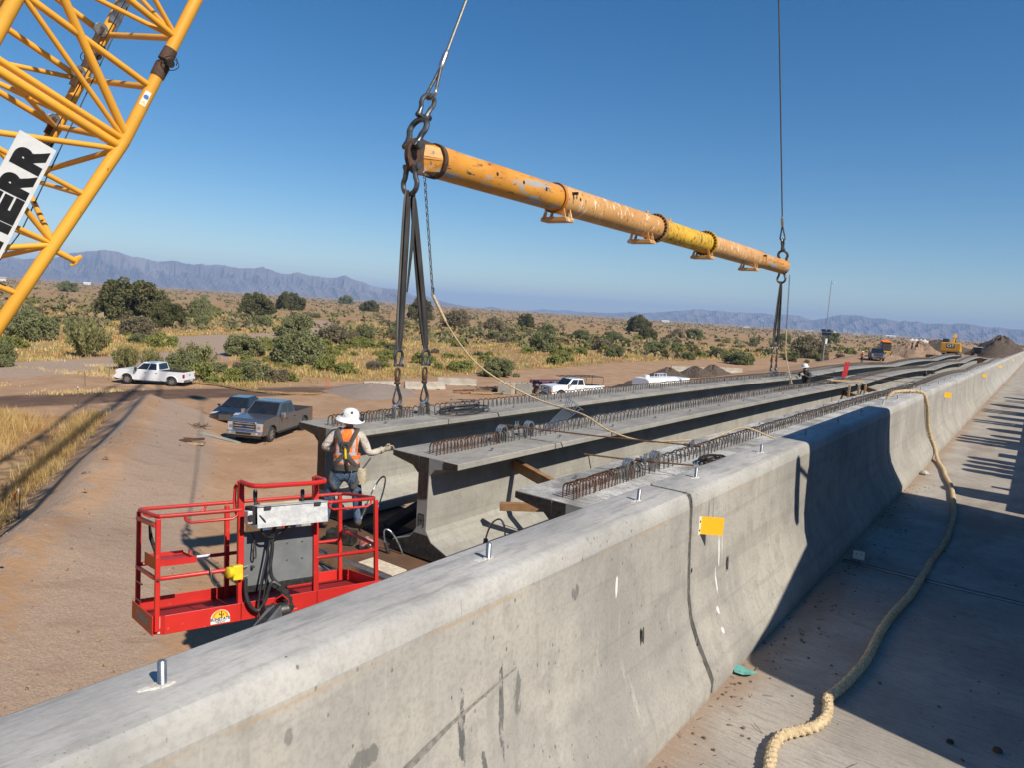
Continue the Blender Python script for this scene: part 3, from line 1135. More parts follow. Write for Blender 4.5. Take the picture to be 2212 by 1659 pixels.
pc = cap('pier_cap', 6.0, 8.4, 'near concrete pier cap with brown plywood floor under the girder ends', 4.55)
pl = MB()
xs = [-9.0, -7.7, -6.46, -5.2, -3.9, -1.9]
for a, b_ in zip(xs, xs[1:]):
    o = MB().b2(a + .004, b_ - .004, 6.02, 8.3, 4.552, 4.60 + random.uniform(-.002, .003)).build('plywood_sheet', 'rust_plate', pc)
MB().b2(-9.03, -1.8, 5.93, 6.015, 4.48, 4.625).build('edge_channel', 'steel_galv', pc)
MB().b2(-9.03, -1.8, 5.86, 5.93, 4.30, 4.47).build('edge_timber', 'pale_concrete', pc)
for gi in range(3):
    MB().b2(GX[gi] - .38, GX[gi] + .38, START[gi] + .06, START[gi] + .46, 4.6, 4.632).build('bearing_pad', 'steel_galv', pc)
for s, lab in ((0, 'second'), (1, 'third'), (2, 'far')):
    yb = (SPANS[s][1] + SPANS[s + 1][0]) / 2
    cap('pier_cap', yb - .8, yb + .8, f'{lab} concrete pier cap where the girder spans meet', [4.5, 4.42, 4.4][s])
ab = empty('abutment', (-5.5, 109.2, 2), 0, 'brown formed abutment wall at the far end of the girders', 'abutment', world=True)
MB().b2(-12, -1.7, 108.25, 109.6, 2.0, 5.75).build('back_wall', 'rust_plate', ab)
MB().b2(-12, -1.7, 106.5, 108.25, 2.0, 4.35).build('bearing_seat', 'girder_concrete', ab)
for x in (-11.0, -7.5, -5.1, -2.6):
    MB().b2(x - .05, x + .05, 108.14, 108.24, 4.36, 6.05).build('form_stud', 'timber_pale', ab)
# ================================================================== spreader bar and rigging
mat('bar_orange', (.60, .235, .028), (.47, .165, .018), 3.0, .42, spec=.5)
mat('chalk_white', (.75, .73, .68), (.6, .58, .54), 20, .8)


def worn_paint(name, base, base2, bare, amt, dark, damt, stretch, rough=.45):
    t = NT(name)
    p = t.coord('Object', stretch)
    q = t.coord('Object')
    n1 = t.noise(q, .9, 5)
    col = t.mix(t.ramp(n1, .4, .62), base, base2)
    n2 = t.noise(p, 2.0, 7, .68)
    m = t.ramp(n2, amt, amt + .05)
    col = t.mix(m, col, bare)
    n3 = t.noise(t.coord('Object', tuple(1.4 * x for x in stretch)), 3.1, 7, .72)
    m2 = t.ramp(n3, damt, damt + .06)
    col = t.mix(m2, col, dark)
    n4 = t.noise(t.coord('Object', (2.2, .5, 2.2)), 9, 6, .7)
    col = t.mix(t.ramp(n4, .68, .74, 0, .35), col, (.72, .62, .48))
    t.bump(n2, .15, .01)
    return t.fin(col, rough, 0, .5)


worn_paint('bar_orange_worn', (.66, .29, .035), (.54, .22, .03), (.36, .35, .32), .535, (.06, .055, .045), .575, (2.8, .5, 2.8))
worn_paint('bar_peach', (.64, .345, .12), (.55, .28, .085), (.80, .66, .48), .565, (.09, .055, .03), .575, (1.8, 3.4, 1.8))
worn_paint('bar_yellow', (.78, .46, .03), (.70, .40, .03), (.05, .04, .02), .555, (.04, .03, .02), .56, (2.0, 4.0, 2.0))
mat('bolt_black', (.02, .017, .013), (.05, .035, .02), 30, .6, .4)
mat('shackle_steel', (.095, .10, .098), (.17, .17, .165), 9, .38, .8, bump=.2)
mat('sling_grey', (.115, .108, .10), (.065, .062, .06), 7, .85, bump=.35, bscale=40, stretch=(1, 1, .15))
mat('sling_black', (.022, .021, .02), (.05, .047, .045), 9, .85, bump=.4, stretch=(1, 1, .2))
mat('wire_rope', (.16, .16, .155), (.09, .09, .088), 40, .5, .6)
mat('manila', (.56, .43, .26), (.42, .30, .17), 30, .95, bump=.5, bscale=120)
mat('manila_pale', (.66, .52, .32), (.50, .38, .22), 35, .95, bump=.7, bscale=150)
mat('rust_iron', (.075, .042, .028), (.12, .07, .045), 12, .75, .3, bump=.5)

BX, BZ = -8.80, 10.47
BY0, BY1 = 8.85, 30.45
bar = empty('spreader_bar', (BX, (BY0 + BY1) / 2, BZ - .3), 0, 'long yellow and orange pipe spreader bar hanging above the left girder', 'spreader bar', world=True)
c = lambda y: (BX, y, BZ)


def pipe(name, y0, y1, r, m, n=40):
    b = MB()
    b.lathe([(r * .9, y0), (r, y0 + .0), (r, y1), (r * .9, y1)], (BX, 0, BZ), (0, 1, 0), n)
    return b.build(name, m, bar)


lt = pipe('end_tube', BY0 + .42, 13.3, .282, 'bar_orange_worn')
pipe('sleeve_tube', 13.05, 18.1, .315, 'bar_peach')
pipe('flanged_tube', 18.1, 21.75, .30, 'bar_yellow')
pipe('sleeve_tube', 21.75, 26.9, .315, 'bar_peach')
rt = pipe('end_tube', 26.7, BY1 - .25, .282, 'bar_orange_worn')
for y in (BY0 + .42, 13.1, 26.95):
    pipe('collar_ring', y - .05, y + .04, .30 if y < 10 else .328, 'bar_orange' if y > 10 else 'rust_iron')
for y, m in ((18.1, 'bar_peach'), (21.75, 'bar_yellow')):
    for dy in (-.05, .012):
        MB().lathe([(.25, dy), (.395, dy), (.395, dy + .038), (.25, dy + .038)], (BX, y, BZ), (0, 1, 0), 48).build('bolt_flange', m, bar)
    for k in range(24):
        a = 2 * PI * k / 24
        px, pz = BX + .352 * math.cos(a), BZ + .352 * math.sin(a)
        MB().tube((px, y - .10, pz), (px, y + .10, pz), .030, n=6).build('flange_bolt', 'bolt_black', bar)
# locking pins and holes
for y, z in ((13.35, .12), (26.6, .1)):
    b = MB().tube((BX + .2, y, BZ + z), (BX + .42, y, BZ + z), .033, n=10).tube((BX + .40, y, BZ + z), (BX + .40, y, BZ + z - .12), .012, n=6)
    b.build('locking_pin', 'bolt_black', bar)
for y in (10.7, 11.55, 12.35, 13.65, 27.6, 28.4, 29.2):
    a = R(8)
    rr_ = .2835 if not 13.05 < y < 26.9 else .3165
    px, pz = BX + rr_ * math.cos(a), BZ + rr_ * math.sin(a)
    b = MB()
    n = 12
    ring = lambda k, off: [(px + off * math.cos(a) - k * .038 * math.sin(a) * math.sin(2 * PI * i / n), y + k * .034 * math.cos(2 * PI * i / n), pz + k * .038 * math.cos(a) * math.sin(2 * PI * i / n)) for i in range(n)]
    b.add(ring(1, .0015), [tuple(range(n))], 0)
    b.build('pin_hole', 'bolt_black', bar)
# resting feet under the bar
for y in (13.25, 17.35, 21.6, 26.0):
    f_ = empty('support_foot', (0, 0, 0))
    f_.parent = bar
    y0, y1 = y - .16, y + .16
    b = MB()
    b.prism([(-.34, -.50), (.34, -.50), (.34, -.44), (.30, -.40), (-.30, -.40), (-.34, -.44)], y0, y1, lambda u, v, a_: (BX + u, a_, BZ + v))
    b.build('foot_plate', 'bar_peach', f_, base=tuple(bar.location), bev=.01)
    for yy in (y0 + .02, y1 - .05):
        b = MB()
        b.prism([(.22, -.41), (.30, -.41), (.235, -.20), (.19, -.22)], yy, yy + .03, lambda u, v, a_: (BX + u, a_, BZ + v))
        b.build('foot_gusset', 'bar_peach', f_, base=tuple(bar.location))
        b = MB()
        b.prism([(-.22, -.41), (-.30, -.41), (-.235, -.20), (-.19, -.22)], yy, yy + .03, lambda u, v, a_: (BX + u, a_, BZ + v))
        b.build('foot_gusset', 'bar_peach', f_, base=tuple(bar.location))
for y in (17.55, 19.0, 21.9):
    MB().prism([(-.06, .28), (.06, .28), (.03, .40), (-.03, .40)], y, y + .035, lambda u, v, a_: (BX, y + u, BZ + v) if False else (BX + (a_ - y - .0175), y + u, BZ + v)).build('lifting_lug', 'bar_peach', bar)


# end plates: lug plate, cross plates, cap
def bar_end(yend, sgn):
    """sgn -1: near end, +1: far end; the lug plate stands in the YZ plane"""
    b = MB()
    yc = yend - sgn * .42
    prof = []
    for k in range(15):
        a = PI / 2 + PI * k / 14
        prof.append((.27 * math.cos(a), .30 * math.sin(a)))
    b.prism([(u * (1 if sgn < 0 else -1) + yend, v) for u, v in prof] + [(yc, -.27), (yc, .27)], BX - .04, BX + .04, lambda u, v, a_: (a_, u, BZ + v))
    b.build('lug_plate', 'rust_iron' if sgn < 0 else 'bar_orange', bar)
    b = MB().prism([(yc, -.26), (yc, .26), (yend + sgn * -.2, .26), (yend + sgn * -.05, .12), (yend + sgn * -.05, -.12), (yend + sgn * -.2, -.26)], 0, 0, lambda u, v, a_: (BX + v, u, BZ)) if False else MB()
    # faceted cap: horizontal web and slanting cheek plates
    for s_ in (1, -1):
        q0 = [(BX + s_ * .05, yend + sgn * -.10, BZ + .02), (BX + s_ * .28, yc, BZ + .02), (BX + s_ * .05, yc, BZ + .02)]
        b.add(q0 + [(x, y, z - .035) for x, y, z in q0], [(0, 1, 2), (5, 4, 3), (0, 3, 4, 1), (1, 4, 5, 2), (2, 5, 3, 0)])
        for t_ in (1, -1):
            b.add([(BX + s_ * .04, yend - sgn * .14, BZ + t_ * .22), (BX + s_ * .19, yc, BZ + t_ * .20), (BX + s_ * .04, yc, BZ + t_ * .275)], [(0, 1, 2)])
            b.add([(BX + s_ * .04, yend - sgn * .14, BZ + t_ * .22), (BX + s_ * .19, yc, BZ + t_ * .20), (BX + s_ * .275, yc, BZ + t_ * .02), (BX + s_ * .05, yend - sgn * .10, BZ + t_ * .03)], [(0, 1, 2, 3)])
    b.build('end_cap', 'bar_orange_worn', bar)
    MB().lathe([(0, 0), (.279, 0), (.279, .02), (0, .02)], (BX, yc - .01, BZ), (0, 1, 0), 36).build('end_disc', 'bar_orange', bar)
    pn = MB()
    pn.build if False else None


bar_end(BY0, -1)
bar_end(BY1, 1)


def shackle(name, pin, up, axis, size, m, label, group=None):
    """bow shackle: pin centre, direction of the bow, direction of the pin"""
    pin, up, axis = Vector(pin), Vector(up).normalized(), Vector(axis).normalized()
    root = empty(name, pin, 0, label, 'shackle', group, world=True)
    s = size
    pts, rad = [], []
    for k in range(25):
        a = -1.15 + (PI + 2.3) * k / 24
        pts.append(pin + up * (s * 1.12 + s * .62 * math.sin(a)) + axis * (s * .62 * math.cos(a)))
        rad.append(s * .17)
    pts = [pin + axis * s * .40 - up * s * .12, pin + axis * s * .40 + up * s * .12] + [pin + axis * s * .41 + up * s * .3] + pts[2:-2] + [pin - axis * s * .41 + up * s * .3] + [pin - axis * s * .40 + up * s * .12, pin - axis * s * .40 - up * s * .12]
    rad = [s * .24, s * .23, s * .18] + rad[2:-2] + [s * .18, s * .23, s * .24]
    MB().path(pts, rad, 10).build('bow', m, root)
    MB().tube(pin - axis * s * .62, pin + axis * s * .66, s * .15, n=12).build('pin', m, root)
    MB().tube(pin + axis * s * .60, pin + axis * s * .74, s * .24, n=6).build('nut', m, root)
    return root


# top shackles on the bar ends and the pendants up to the hook
HOOK = Vector((BX, 19.4, 36.0))
for e, (yy, sg) in enumerate(((BY0 - .15, -1), (BY1 - .35, 1))):
    side = 'near' if e == 0 else 'far'
    pinp = Vector((BX, yy - sg * .0, BZ + .14))
    dirv = (HOOK - pinp).normalized()
    shackle('shackle', pinp, dirv, (1, 0, 0), .30, 'shackle_steel', f'large grey bow shackle pinned through the {side} end of the bar')
    p2 = pinp + dirv * .30 * 1.60
    shackle('shackle', p2 + dirv * .11, dirv, Vector((0, 0, 1)).cross(Vector((1, 0, 0))), .235, 'shackle_steel', f'upper grey shackle linking the wire rope above the {side} end of the bar')
    p3 = p2 + dirv * (.11 + .235 * 1.58)
    pend = empty('wire_pendant', p3, 0, f'grey steel wire rope pendant rising from the {side} end of the bar', 'wire rope', 'wire pendants', world=True)
    ax = Vector((1, 0, 0)) if e == 0 else Vector((1, 0, 0))
    # thimble eye
    eye = []
    for k in range(15):
        a = -PI / 2 - 2.2 + 4.4 * k / 14
        eye.append(p3 + dirv * (.10 + .13 * math.sin(a)) + ax * (.10 * math.cos(a)))
    eye = [p3 + dirv * .62] + eye + [p3 + dirv * .62]
    MB().rope(eye, .030, 6, .25, .25, .025, 12).build('rope_eye', 'wire_rope', pend)
    MB().path([q_ for q_ in eye[1:-1]], .034, 8, flat=.7).build('thimble', 'steel_bright', pend)
    MB().lathe([(.03, 0), (.045, .03), (.055, .08), (.055, .30), (.04, .36), (.03, .38)], p3 + dirv * .58, dirv, 16).build('ferrule', 'steel_bright', pend)
    MB().rope([p3 + dirv * .9, HOOK - dirv * .5], .027, 6, .30, .22, .05 if e == 0 else .2, 12).build('rope_leg', 'wire_rope', pend)

# hook block and hoist rope far overhead (out of frame)
hk = empty('hook_block', HOOK, 0, 'crane hook block high above the bar, out of frame', 'hook block', world=True)
b = MB()
for dx in (-.22, .22):
    b.prism([(-.5, .2), (.5, .2), (.55, 1.1), (.3, 1.7), (-.3, 1.7), (-.55, 1.1)], HOOK.x + dx - .03, HOOK.x + dx + .03, lambda u, v, a_: (a_, HOOK.y + u, HOOK.z + v))
b.build('cheek_plate', 'bar_yellow', hk)
MB().tube((HOOK.x - .19, HOOK.y, HOOK.z + 1.0), (HOOK.x + .19, HOOK.y, HOOK.z + 1.0), .42, n=28).build('sheave', 'shackle_steel', hk)
hp = [HOOK + Vector((0, -.05 + .22 * math.sin(a), -.12 - .2 * math.cos(a))) for a in np.linspace(-2.6, 1.9, 18)]
MB().path([HOOK + Vector((0, 0, .25))] + hp, [.07] + [.075] * 17 + [.03], 10).build('hook', 'shackle_steel', hk)
TIP = Vector((-8.8, 19.4, 46.2))
hr = empty('hoist_rope', HOOK + Vector((0, 0, 1.7)), 0, 'hoist rope running up from the hook block to the boom tip', 'wire rope', world=True)
for dx in (-.12, .12):
    MB().tube(HOOK + Vector((dx, 0, 1.2)), TIP + Vector((dx, 0, 0)), .016, n=6).build('rope_part', 'wire_rope', hr)

# lower shackles, slings, hooks
def sling_pair(e, yy, label_end):
    pinp = Vector((BX, yy, BZ - .20))
    sh = shackle('shackle', pinp, (0, 0, -1), (1, 0, 0), .26, 'shackle_steel', f'lower grey shackle carrying the two slings at the {label_end} end of the bar')
    top = pinp + Vector((0, 0, -.42))
    ends = [8.58, 9.25] if e == 0 else [29.72, 30.38]
    for k, ye in enumerate(ends):
        zt = 6.03
        ring = Vector((BX + .06, ye, zt + .22))
        nm = ('left', 'right')[k]
        # hook with swivel
        hook = empty('swivel_hook', ring, 0, f'grey steel swivel hook on the {nm} sling at the {label_end} end', 'hook', 'sling hooks', world=True)
        s = 1.0
        b = MB()
        pts = [ring + Vector((0, .012 + .085 * math.sin(a), .075 - .10 * math.cos(a))) for a in np.linspace(-1.9, 2.1, 20)]
        pts = pts + [ring + Vector((0, .02, .27)), ring + Vector((0, 0, .36))]
        rad = list(np.interp(np.linspace(0, 1, 22), [0, .3, .55, .8, 1], [.012, .030, .042, .03, .028]))
        b.path(pts, rad, 10).build('hook_body', 'steel_dark', hook)
        MB().path([ring + Vector((0, -.075, .03)), ring + Vector((0, -.055, .15)), ring + Vector((0, -.01, .29))], .014, 8).build('latch', 'shackle_steel', hook)
        MB().lathe([(.02, .0), (.05, .01), (.055, .05), (.035, .07), (.05, .09), (.05, .13), (.02, .14)], ring + Vector((0, 0, .33)), (0, 0, 1), 14).build('swivel', 'rust_iron', hook)
        MB().path([ring + Vector((.0, .05 * math.cos(a), .54 + .085 * math.sin(a))) for a in np.linspace(0, 2 * PI, 17)[:-1]], .021, 8, closed=True).build('link', 'rust_iron', hook)
        pin = ring + Vector((0, 0, .68))
        shackle('shackle', pin, (0, 0, 1), (0, 1, 0), .15, 'shackle_steel', f'small dark shackle above the {nm} hook at the {label_end} end')
        bot = pin + Vector((0, 0, .22))
        # sling: flat polyester roundsling, two folds
        sl = empty('lifting_sling', bot, 0, ['grey fabric lifting sling, left one, at the ', 'dark fabric lifting sling, right one, at the '][k] + f'{label_end} end of the bar', 'sling', 'lifting slings', world=True)
        t0 = top + Vector((0, -.06 if k == 0 else .06, .03))
        for q in range(2):
            b = MB()
            off = Vector((.028 * (1 if q else -1), .018 * (1 if q else -1), 0))
            pts, rad = [], []
            for j in range(19):
                u = j / 18
                p = t0.lerp(bot, u) + off * (math.sin(PI * u) ** .35 if 0 < u < 1 else 0)
                p = p + Vector((0, .012 * math.sin(u * 5 + q * 2 + k), 0))
                pts.append(p)
                rad.append(.028 + .030 * math.sin(PI * u) ** .3 if 0 < u < 1 else .03)
            b.path(pts, rad, 12, flat=.42, up=(1, 0, 0), mod=lambda a, d_, i_, q=q: 1 + .16 * math.cos(3 * a + d_ * 1.3 + q))
            b.build('sling_leg', ['sling_grey', 'sling_black'][k] if not (k == 0 and q == 1) else 'sling_black', sl)
        if e == 0 and k == 0:
            MB().path([top + Vector((.06, .05, .0)), top.lerp(bot, .3) + Vector((.07, .07, 0)), top.lerp(bot, .62) + Vector((.05, .05, 0))], [.03, .045, .02], 10, flat=.35, up=(1, 0, 0)).build('sling_cover', 'sling_black', sl)


sling_pair(0, BY0 - .14, 'near')
sling_pair(1, BY1 - .35, 'far')


# tag lines: chain then manila rope
def chain(name, p0, p1, pitch, r, label, m='steel_dark'):
    p0, p1 = Vector(p0), Vector(p1)
    root = empty(name, p1, 0, label, 'chain', world=True)
    n = int((p1 - p0).length / pitch)
    x, y, d = frame(p1 - p0)
    b = MB()
    for i in range(n):
        c_ = p0.lerp(p1, (i + .5) / n)
        ax = x if i % 2 else y
        pts = [c_ + d * (pitch * .62 * math.cos(a)) + ax * (pitch * .34 * math.sin(a)) for a in np.linspace(0, 2 * PI, 11)[:-1]]
        b.path(pts, r, 5, closed=True)
    o = b.build('links', m, root, weld=False)
    o['kind'] = 'stuff'
    return root


c0, c1 = (BX + .16, BY0 + .02, BZ - .26), (BX + .18, 9.22, 8.16)
chain('tag_chain', c0, c1, .062, .0085, 'thin steel chain hanging from the near end of the bar')
tl = empty('tag_rope', c1, 0, 'thin manila tag rope drooping from the chain across the girder tops', 'rope', world=True)
path1 = spline([c1, (-8.5, 9.62, 7.55), (-8.2, 10.0, 7.0), (-7.75, 10.4, 6.62), (-7.2, 10.75, 6.36), (-6.6, 10.75, 6.28), (-6.2, 10.7, 6.22), (-5.72, 10.75, 6.02), (-5.2, 10.95, 5.92), (-4.7, 11.3, 5.97), (-4.3, 11.75, 6.03), (-3.95, 12.2, 6.22), (-3.5, 12.5, 6.08), (-3.2, 12.75, 6.03)], 14)
MB().rope(path1, .0165, 3, .11, .24, .014, 12).build('rope_line', 'manila', tl)
MB().rope(path1[:11], .03, 3, .09, .22, .012, 12).build('eye_splice', 'manila_pale', tl)
MB().path([Vector(c1) + Vector((.0, .03 * math.cos(a), .05 + .09 * math.sin(a))) for a in np.linspace(0, 2 * PI, 17)[:-1]], .01, 8, closed=True).build('snap_link', 'steel_bright', tl)
d0, d1 = (BX + .22, BY1 - .02, BZ - .3), (BX + .3, BY1 + .05, 7.95)
chain('tag_chain', d0, d1, .075, .008, 'thin steel chain hanging from the far end of the bar')
t2 = empty('tag_rope', d1, 0, 'pale tag rope hanging from the far chain beside the kneeling worker', 'rope', world=True)
MB().rope(spline([d1, (-8.3, 30.1, 6.9), (-7.95, 29.7, 6.1), (-7.72, 29.45, 5.6), (-7.7, 29.2, 5.1)], 8), .02, 3, .12, .2, .03, 10).build('rope_line', 'manila', t2)

# heavy tag rope over the barrier and along the deck
rp = empty('deck_rope', (-.8, 3, DECK_Z), 0, 'thick frayed manila rope draped over the barrier and lying along the deck', 'rope', world=True)
zr = DECK_Z + .030
over = [(-2.5, 11.6, 5.98), (-2.1, 12.0, 6.2), (-1.86, 12.25, 6.8), (-1.78, 12.4, 7.06), (-1.66, 12.6, 7.115), (-1.56, 12.95, 7.112), (-1.47, 13.05, 7.11), (-1.40, 13.12, 7.06), (-1.355, 13.2, 6.90), (-1.345, 13.35, 6.72), (-1.325, 13.5, 6.50), (-1.27, 13.58, 6.32), (-1.19, 13.52, 6.17), (-1.12, 13.2, zr + .03)]
onde = [(-1.06, 12.89), (-.95, 12.33), (-.85, 11.65), (-.73, 10.98), (-.63, 10.09), (-.56, 9.33), (-.53, 8.63), (-.52, 7.9), (-.55, 7.14), (-.555, 6.7), (-.57, 6.04), (-.61, 5.56), (-.625, 5.17), (-.62, 4.63), (-.64, 4.33), (-.67, 4.1), (-.69, 3.98), (-.665, 3.87), (-.655, 3.75), (-.68, 3.63), (-.73, 3.54), (-.775, 3.45), (-.785, 3.34), (-.77, 3.24), (-.75, 3.15), (-.72, 3.0), (-.66, 2.7), (-.62, 2.3), (-.66, 1.6), (-.7, 0.8)]
MB().rope(spline(over + [(x, y, zr) for x, y in onde[:9]], 8), .029, 3, .17, .34, .014, 18, fuzz=.10).build('rope_length', 'manila', rp)
MB().rope(spline([(x, y, zr) for x, y in onde[8:]], 10), .027, 3, .13, .3, .007, 21, fuzz=.26).build('frayed_length', 'manila_pale', rp)
# loose fibres along the frayed part
fz = MB()
for q_ in resample(spline([(x, y, zr) for x, y in onde[8:]], 10), .004):
    if q_.y < 6 and random.random() < .9:
        a = random.uniform(0, PI)
        d_ = Vector((math.cos(a), random.uniform(-.5, .5), math.sin(a))).normalized()
        p0 = q_ + d_ * .022
        p1 = p0 + (d_ + Vector((random.gauss(0, .5), random.gauss(0, .5), random.gauss(0, .3)))) * random.uniform(.006, .018)
        s_ = Vector((random.gauss(0, 1), random.gauss(0, 1), random.gauss(0, 1))).normalized() * .0012
        fz.add([p0 - s_, p0 + s_, p1], [(0, 1, 2)])
o = fz.build('loose_fibres', 'manila_pale', rp, recalc=False, weld=False)
o['kind'] = 'stuff'

# ================================================================== lattice crane boom
worn_paint('crane_yellow', (.80, .40, .042), (.72, .35, .035), (.74, .62, .42), .645, (.12, .055, .025), .655, (2.2, 2.2, .8), .38)
mat('sign_white', (.78, .78, .76), (.72, .72, .70), 6, .35)
mat('letter_black', (.012, .012, .013), (.02, .02, .02), 6, .4)
PA = Vector((-13.80, 6.35, 10.56))
bd = Vector((.145, .359, .922)).normalized()
bu = Vector((.24, -2.18, .81))
bv = Vector((-2.61, -.118, .456))
bu = bu - bd * bu.dot(bd)
bv = bv - bd * bv.dot(bd)
boom = empty('crane_boom', PA + bu / 2 + bv / 2 - bd * 9.6, 0, 'yellow tubular lattice crane boom leaning across the upper left corner', 'crane boom', world=True)
corner = {'A': Vector((0, 0, 0)), 'B': bv, 'C': bu, 'D': bu + bv}
Lb = 40.5
ctr = (bu + bv) / 2
chord_r = .108
foot_s = -9.6
TAPER = 8.0


def chord_pt(k, s):
    """point on chord k at distance s along the boom from the foot section's top"""
    o = corner[k]
    if s < 0:
        t = s / foot_s
        du = (o - (corner['A'] + bv * (1 if k in 'BD' else 0)) - bu / 2)
        o = o - du * t * .93
    if s > Lb - TAPER:
        t = (s - (Lb - TAPER)) / TAPER
        o = o + (ctr - o) * t * .75
    return PA + bd * s + o


for k in 'ABCD':
    for j, (s0, s1) in enumerate(((foot_s, 0), (0, 1.55), (1.78, 14.0), (14.0, Lb - TAPER), (Lb - TAPER, Lb))):
        b = MB().tube(chord_pt(k, s0), chord_pt(k, s1), chord_r, n=20)
        b.build('chord', 'crane_yellow', boom)
    # pin joint between boom sections
    b = MB()
    j0, j1 = chord_pt(k, 1.38), chord_pt(k, 1.96)
    b.tube(j0, j0.lerp(j1, .42), .122, .13, 16).tube(j0.lerp(j1, .58), j1, .13, .118, 16)
    b.tube(j0.lerp(j1, .3), j0.lerp(j1, .7), .085, n=14)
    b.build('section_joint', 'rust_iron', boom)
    m_ = j0.lerp(j1, .5)
    ax = bv.normalized() if k in 'AC' else -bv.normalized()
    MB().tube(m_ - ax * .20, m_ + ax * .17, .055, n=12).tube(m_ - ax * .24, m_ - ax * .19, .075, n=10).build('joint_pin', 'bolt_black', boom)
    pts = [m_ - ax * .2 + Vector((.1 * math.sin(a * 1.3), .12 * math.cos(a), .12 * math.sin(a))) for a in np.linspace(0, 7.5, 22)]
    MB().path(pts, .008, 5).build('pin_tether', 'bolt_black', boom)


def lace(k0, s0, k1, s1, r=.047, cut=.09):
    p0, p1 = chord_pt(k0, s0), chord_pt(k1, s1)
    d_ = (p1 - p0).normalized()
    MB().tube(p0 + d_ * cut, p1 - d_ * cut, r, n=12).build('lacing_tube', 'crane_yellow', boom)


# side face A-C (towards the camera), side face B-D, bottom face A-B, top face C-D
secs = [(.05, 1.15), (2.2, 13.8), (14.2, Lb - TAPER)]
for (k0, k1, ph) in (('A', 'C', 0), ('B', 'D', 1), ('A', 'B', 0), ('C', 'D', 1)):
    for si, (s0, s1) in enumerate(secs):
        n = max(1, round((s1 - s0) / 1.12))
        if si == 2:
            n = max(2, round((s1 - s0) / 2.3))
        for i in range(n):
            a0 = s0 + (s1 - s0) * i / n
            a1 = s0 + (s1 - s0) * (i + 1) / n
            if (i + ph) % 2 == 0:
                lace(k0, a0, k1, a1)
            else:
                lace(k1, a0, k0, a1)
        lace(k0, s0, k1, s0, .06)
        lace(k0, s1, k1, s1, .06)
    n = 8
    for i in range(n):
        a0 = foot_s * .86 * (1 - i / n) - .15
        a1 = foot_s * .86 * (1 - (i + 1) / n) - .15
        if (i + ph) % 2 == 0:
            lace(k0, a0, k1, a1, .05)
        else:
            lace(k1, a0, k0, a1, .05)
        if i < n - 1 and k0 + k1 in ('AC', 'AB'):
            lace(k0, a1, k1, a1 + .0, .045)
lace('A', .02, 'D', .02, .05)
lace('B', .02, 'C', .02, .05)
lace('A', 2.2, 'D', 2.2, .045)
lace('A', -.1, 'C', -.1, .085)
lace('A', .12, 'C', 1.9, .075)
# foot bracket stub below chord A and a pulley cluster between the chords
pa = chord_pt('A', -2.3)
dn = (-bu).normalized()
MB().tube(pa, pa + dn * .42 + bd * -.02, .055, n=12).build('bracket_tube', 'crane_yellow', boom)
pe = pa + dn * .44
MB().path([pe - bd * .13 - dn * .03, pe - bd * .05 + dn * .02, pe + bd * .03 + dn * .02, pe + bd * .10 + dn * .07], [.02, .05, .055, .03], 8, flat=.45, up=bv).build('bracket_plate', 'crane_yellow', boom)
for k, s in (('B', 2.2), ('B', 1.2), ('B', .1)):
    q_ = chord_pt(k, s) + bu.normalized() * .16 - bv.normalized() * .14
    ax = bv.normalized()
    rt_ = MB().lathe([(.03, -.03), (.13, -.03), (.10, 0), (.13, .03), (.03, .03)], q_, ax, 20).build('guide_sheave', 'steel_galv', boom)
    MB().box(q_ - bd * .12, (.10, .06, .36), basis((0, 0, 0), bu, bv).to_3x3()).build('sheave_bracket', 'rust_iron', boom)
q_ = chord_pt('B', -.35)
MB().tube(q_ - bv.normalized() * .12 + bd * .1, q_ - bv.normalized() * .12 - bd * .3, .085, n=14).build('winch_motor', 'bolt_black', boom)
lug = chord_pt('B', 2.75) - bv.normalized() * .1
MB().box(lug, (.04, .22, .55), basis((0, 0, 0), bv, bu).to_3x3()).build('pendant_lug', 'steel_galv', boom)
# running rope and cable along the boom
r0 = chord_pt('B', 14) - bv.normalized() * .14
MB().path([chord_pt('B', 30) - bv * .05, r0, chord_pt('B', 5) - bv.normalized() * .16, chord_pt('B', -1.5) - bv.normalized() * .4, chord_pt('B', -6) - bv.normalized() * .9], .012, 6).build('control_cable', 'black_rubber', boom)
MB().path([chord_pt('B', 3) - bv.normalized() * .3, chord_pt('A', -2.2) + bv * .5, chord_pt('A', -6) + bv * .62, chord_pt('A', -9) + bv * .7], .011, 6).build('control_cable', 'black_rubber', boom)
# warning stickers
st = chord_pt('A', .75)
vd = (Vector((0, 0, 8)) - st).normalized()
vd = (vd - bd * vd.dot(bd)).normalized()
sd = bd.cross(vd)
b = MB()
for a_ in np.linspace(-.62, .38, 7):
    pass
ring0, ring1 = [], []
for a_ in np.linspace(-.55, .45, 8):
    n_ = vd * math.cos(a_) + sd * math.sin(a_)
    ring0.append(st + n_ * .1105)
    ring1.append(st + n_ * .1105 + bd * .28)
b.add(ring0 + ring1, [(i, i + 1, 8 + i + 1, 8 + i) for i in range(7)])
b.build('warning_sticker', 'sign_white', boom, recalc=False)
mat('sticker_yellow', (.85, .62, .06), (.75, .5, .05), 30, .5)
mat('sticker_blue', (.03, .16, .45), (.03, .12, .35), 30, .5)
for off, m_ in ((.06, 'sticker_yellow'), (.17, 'sticker_blue')):
    n_ = vd * math.cos(-.05) + sd * math.sin(-.05)
    MB().lathe([(0, 0), (.042, 0), (.042, .002)], st + n_ * .1112 + bd * off, n_, 3 if 'yellow' in m_ else 16).build('sticker_symbol', m_, boom)
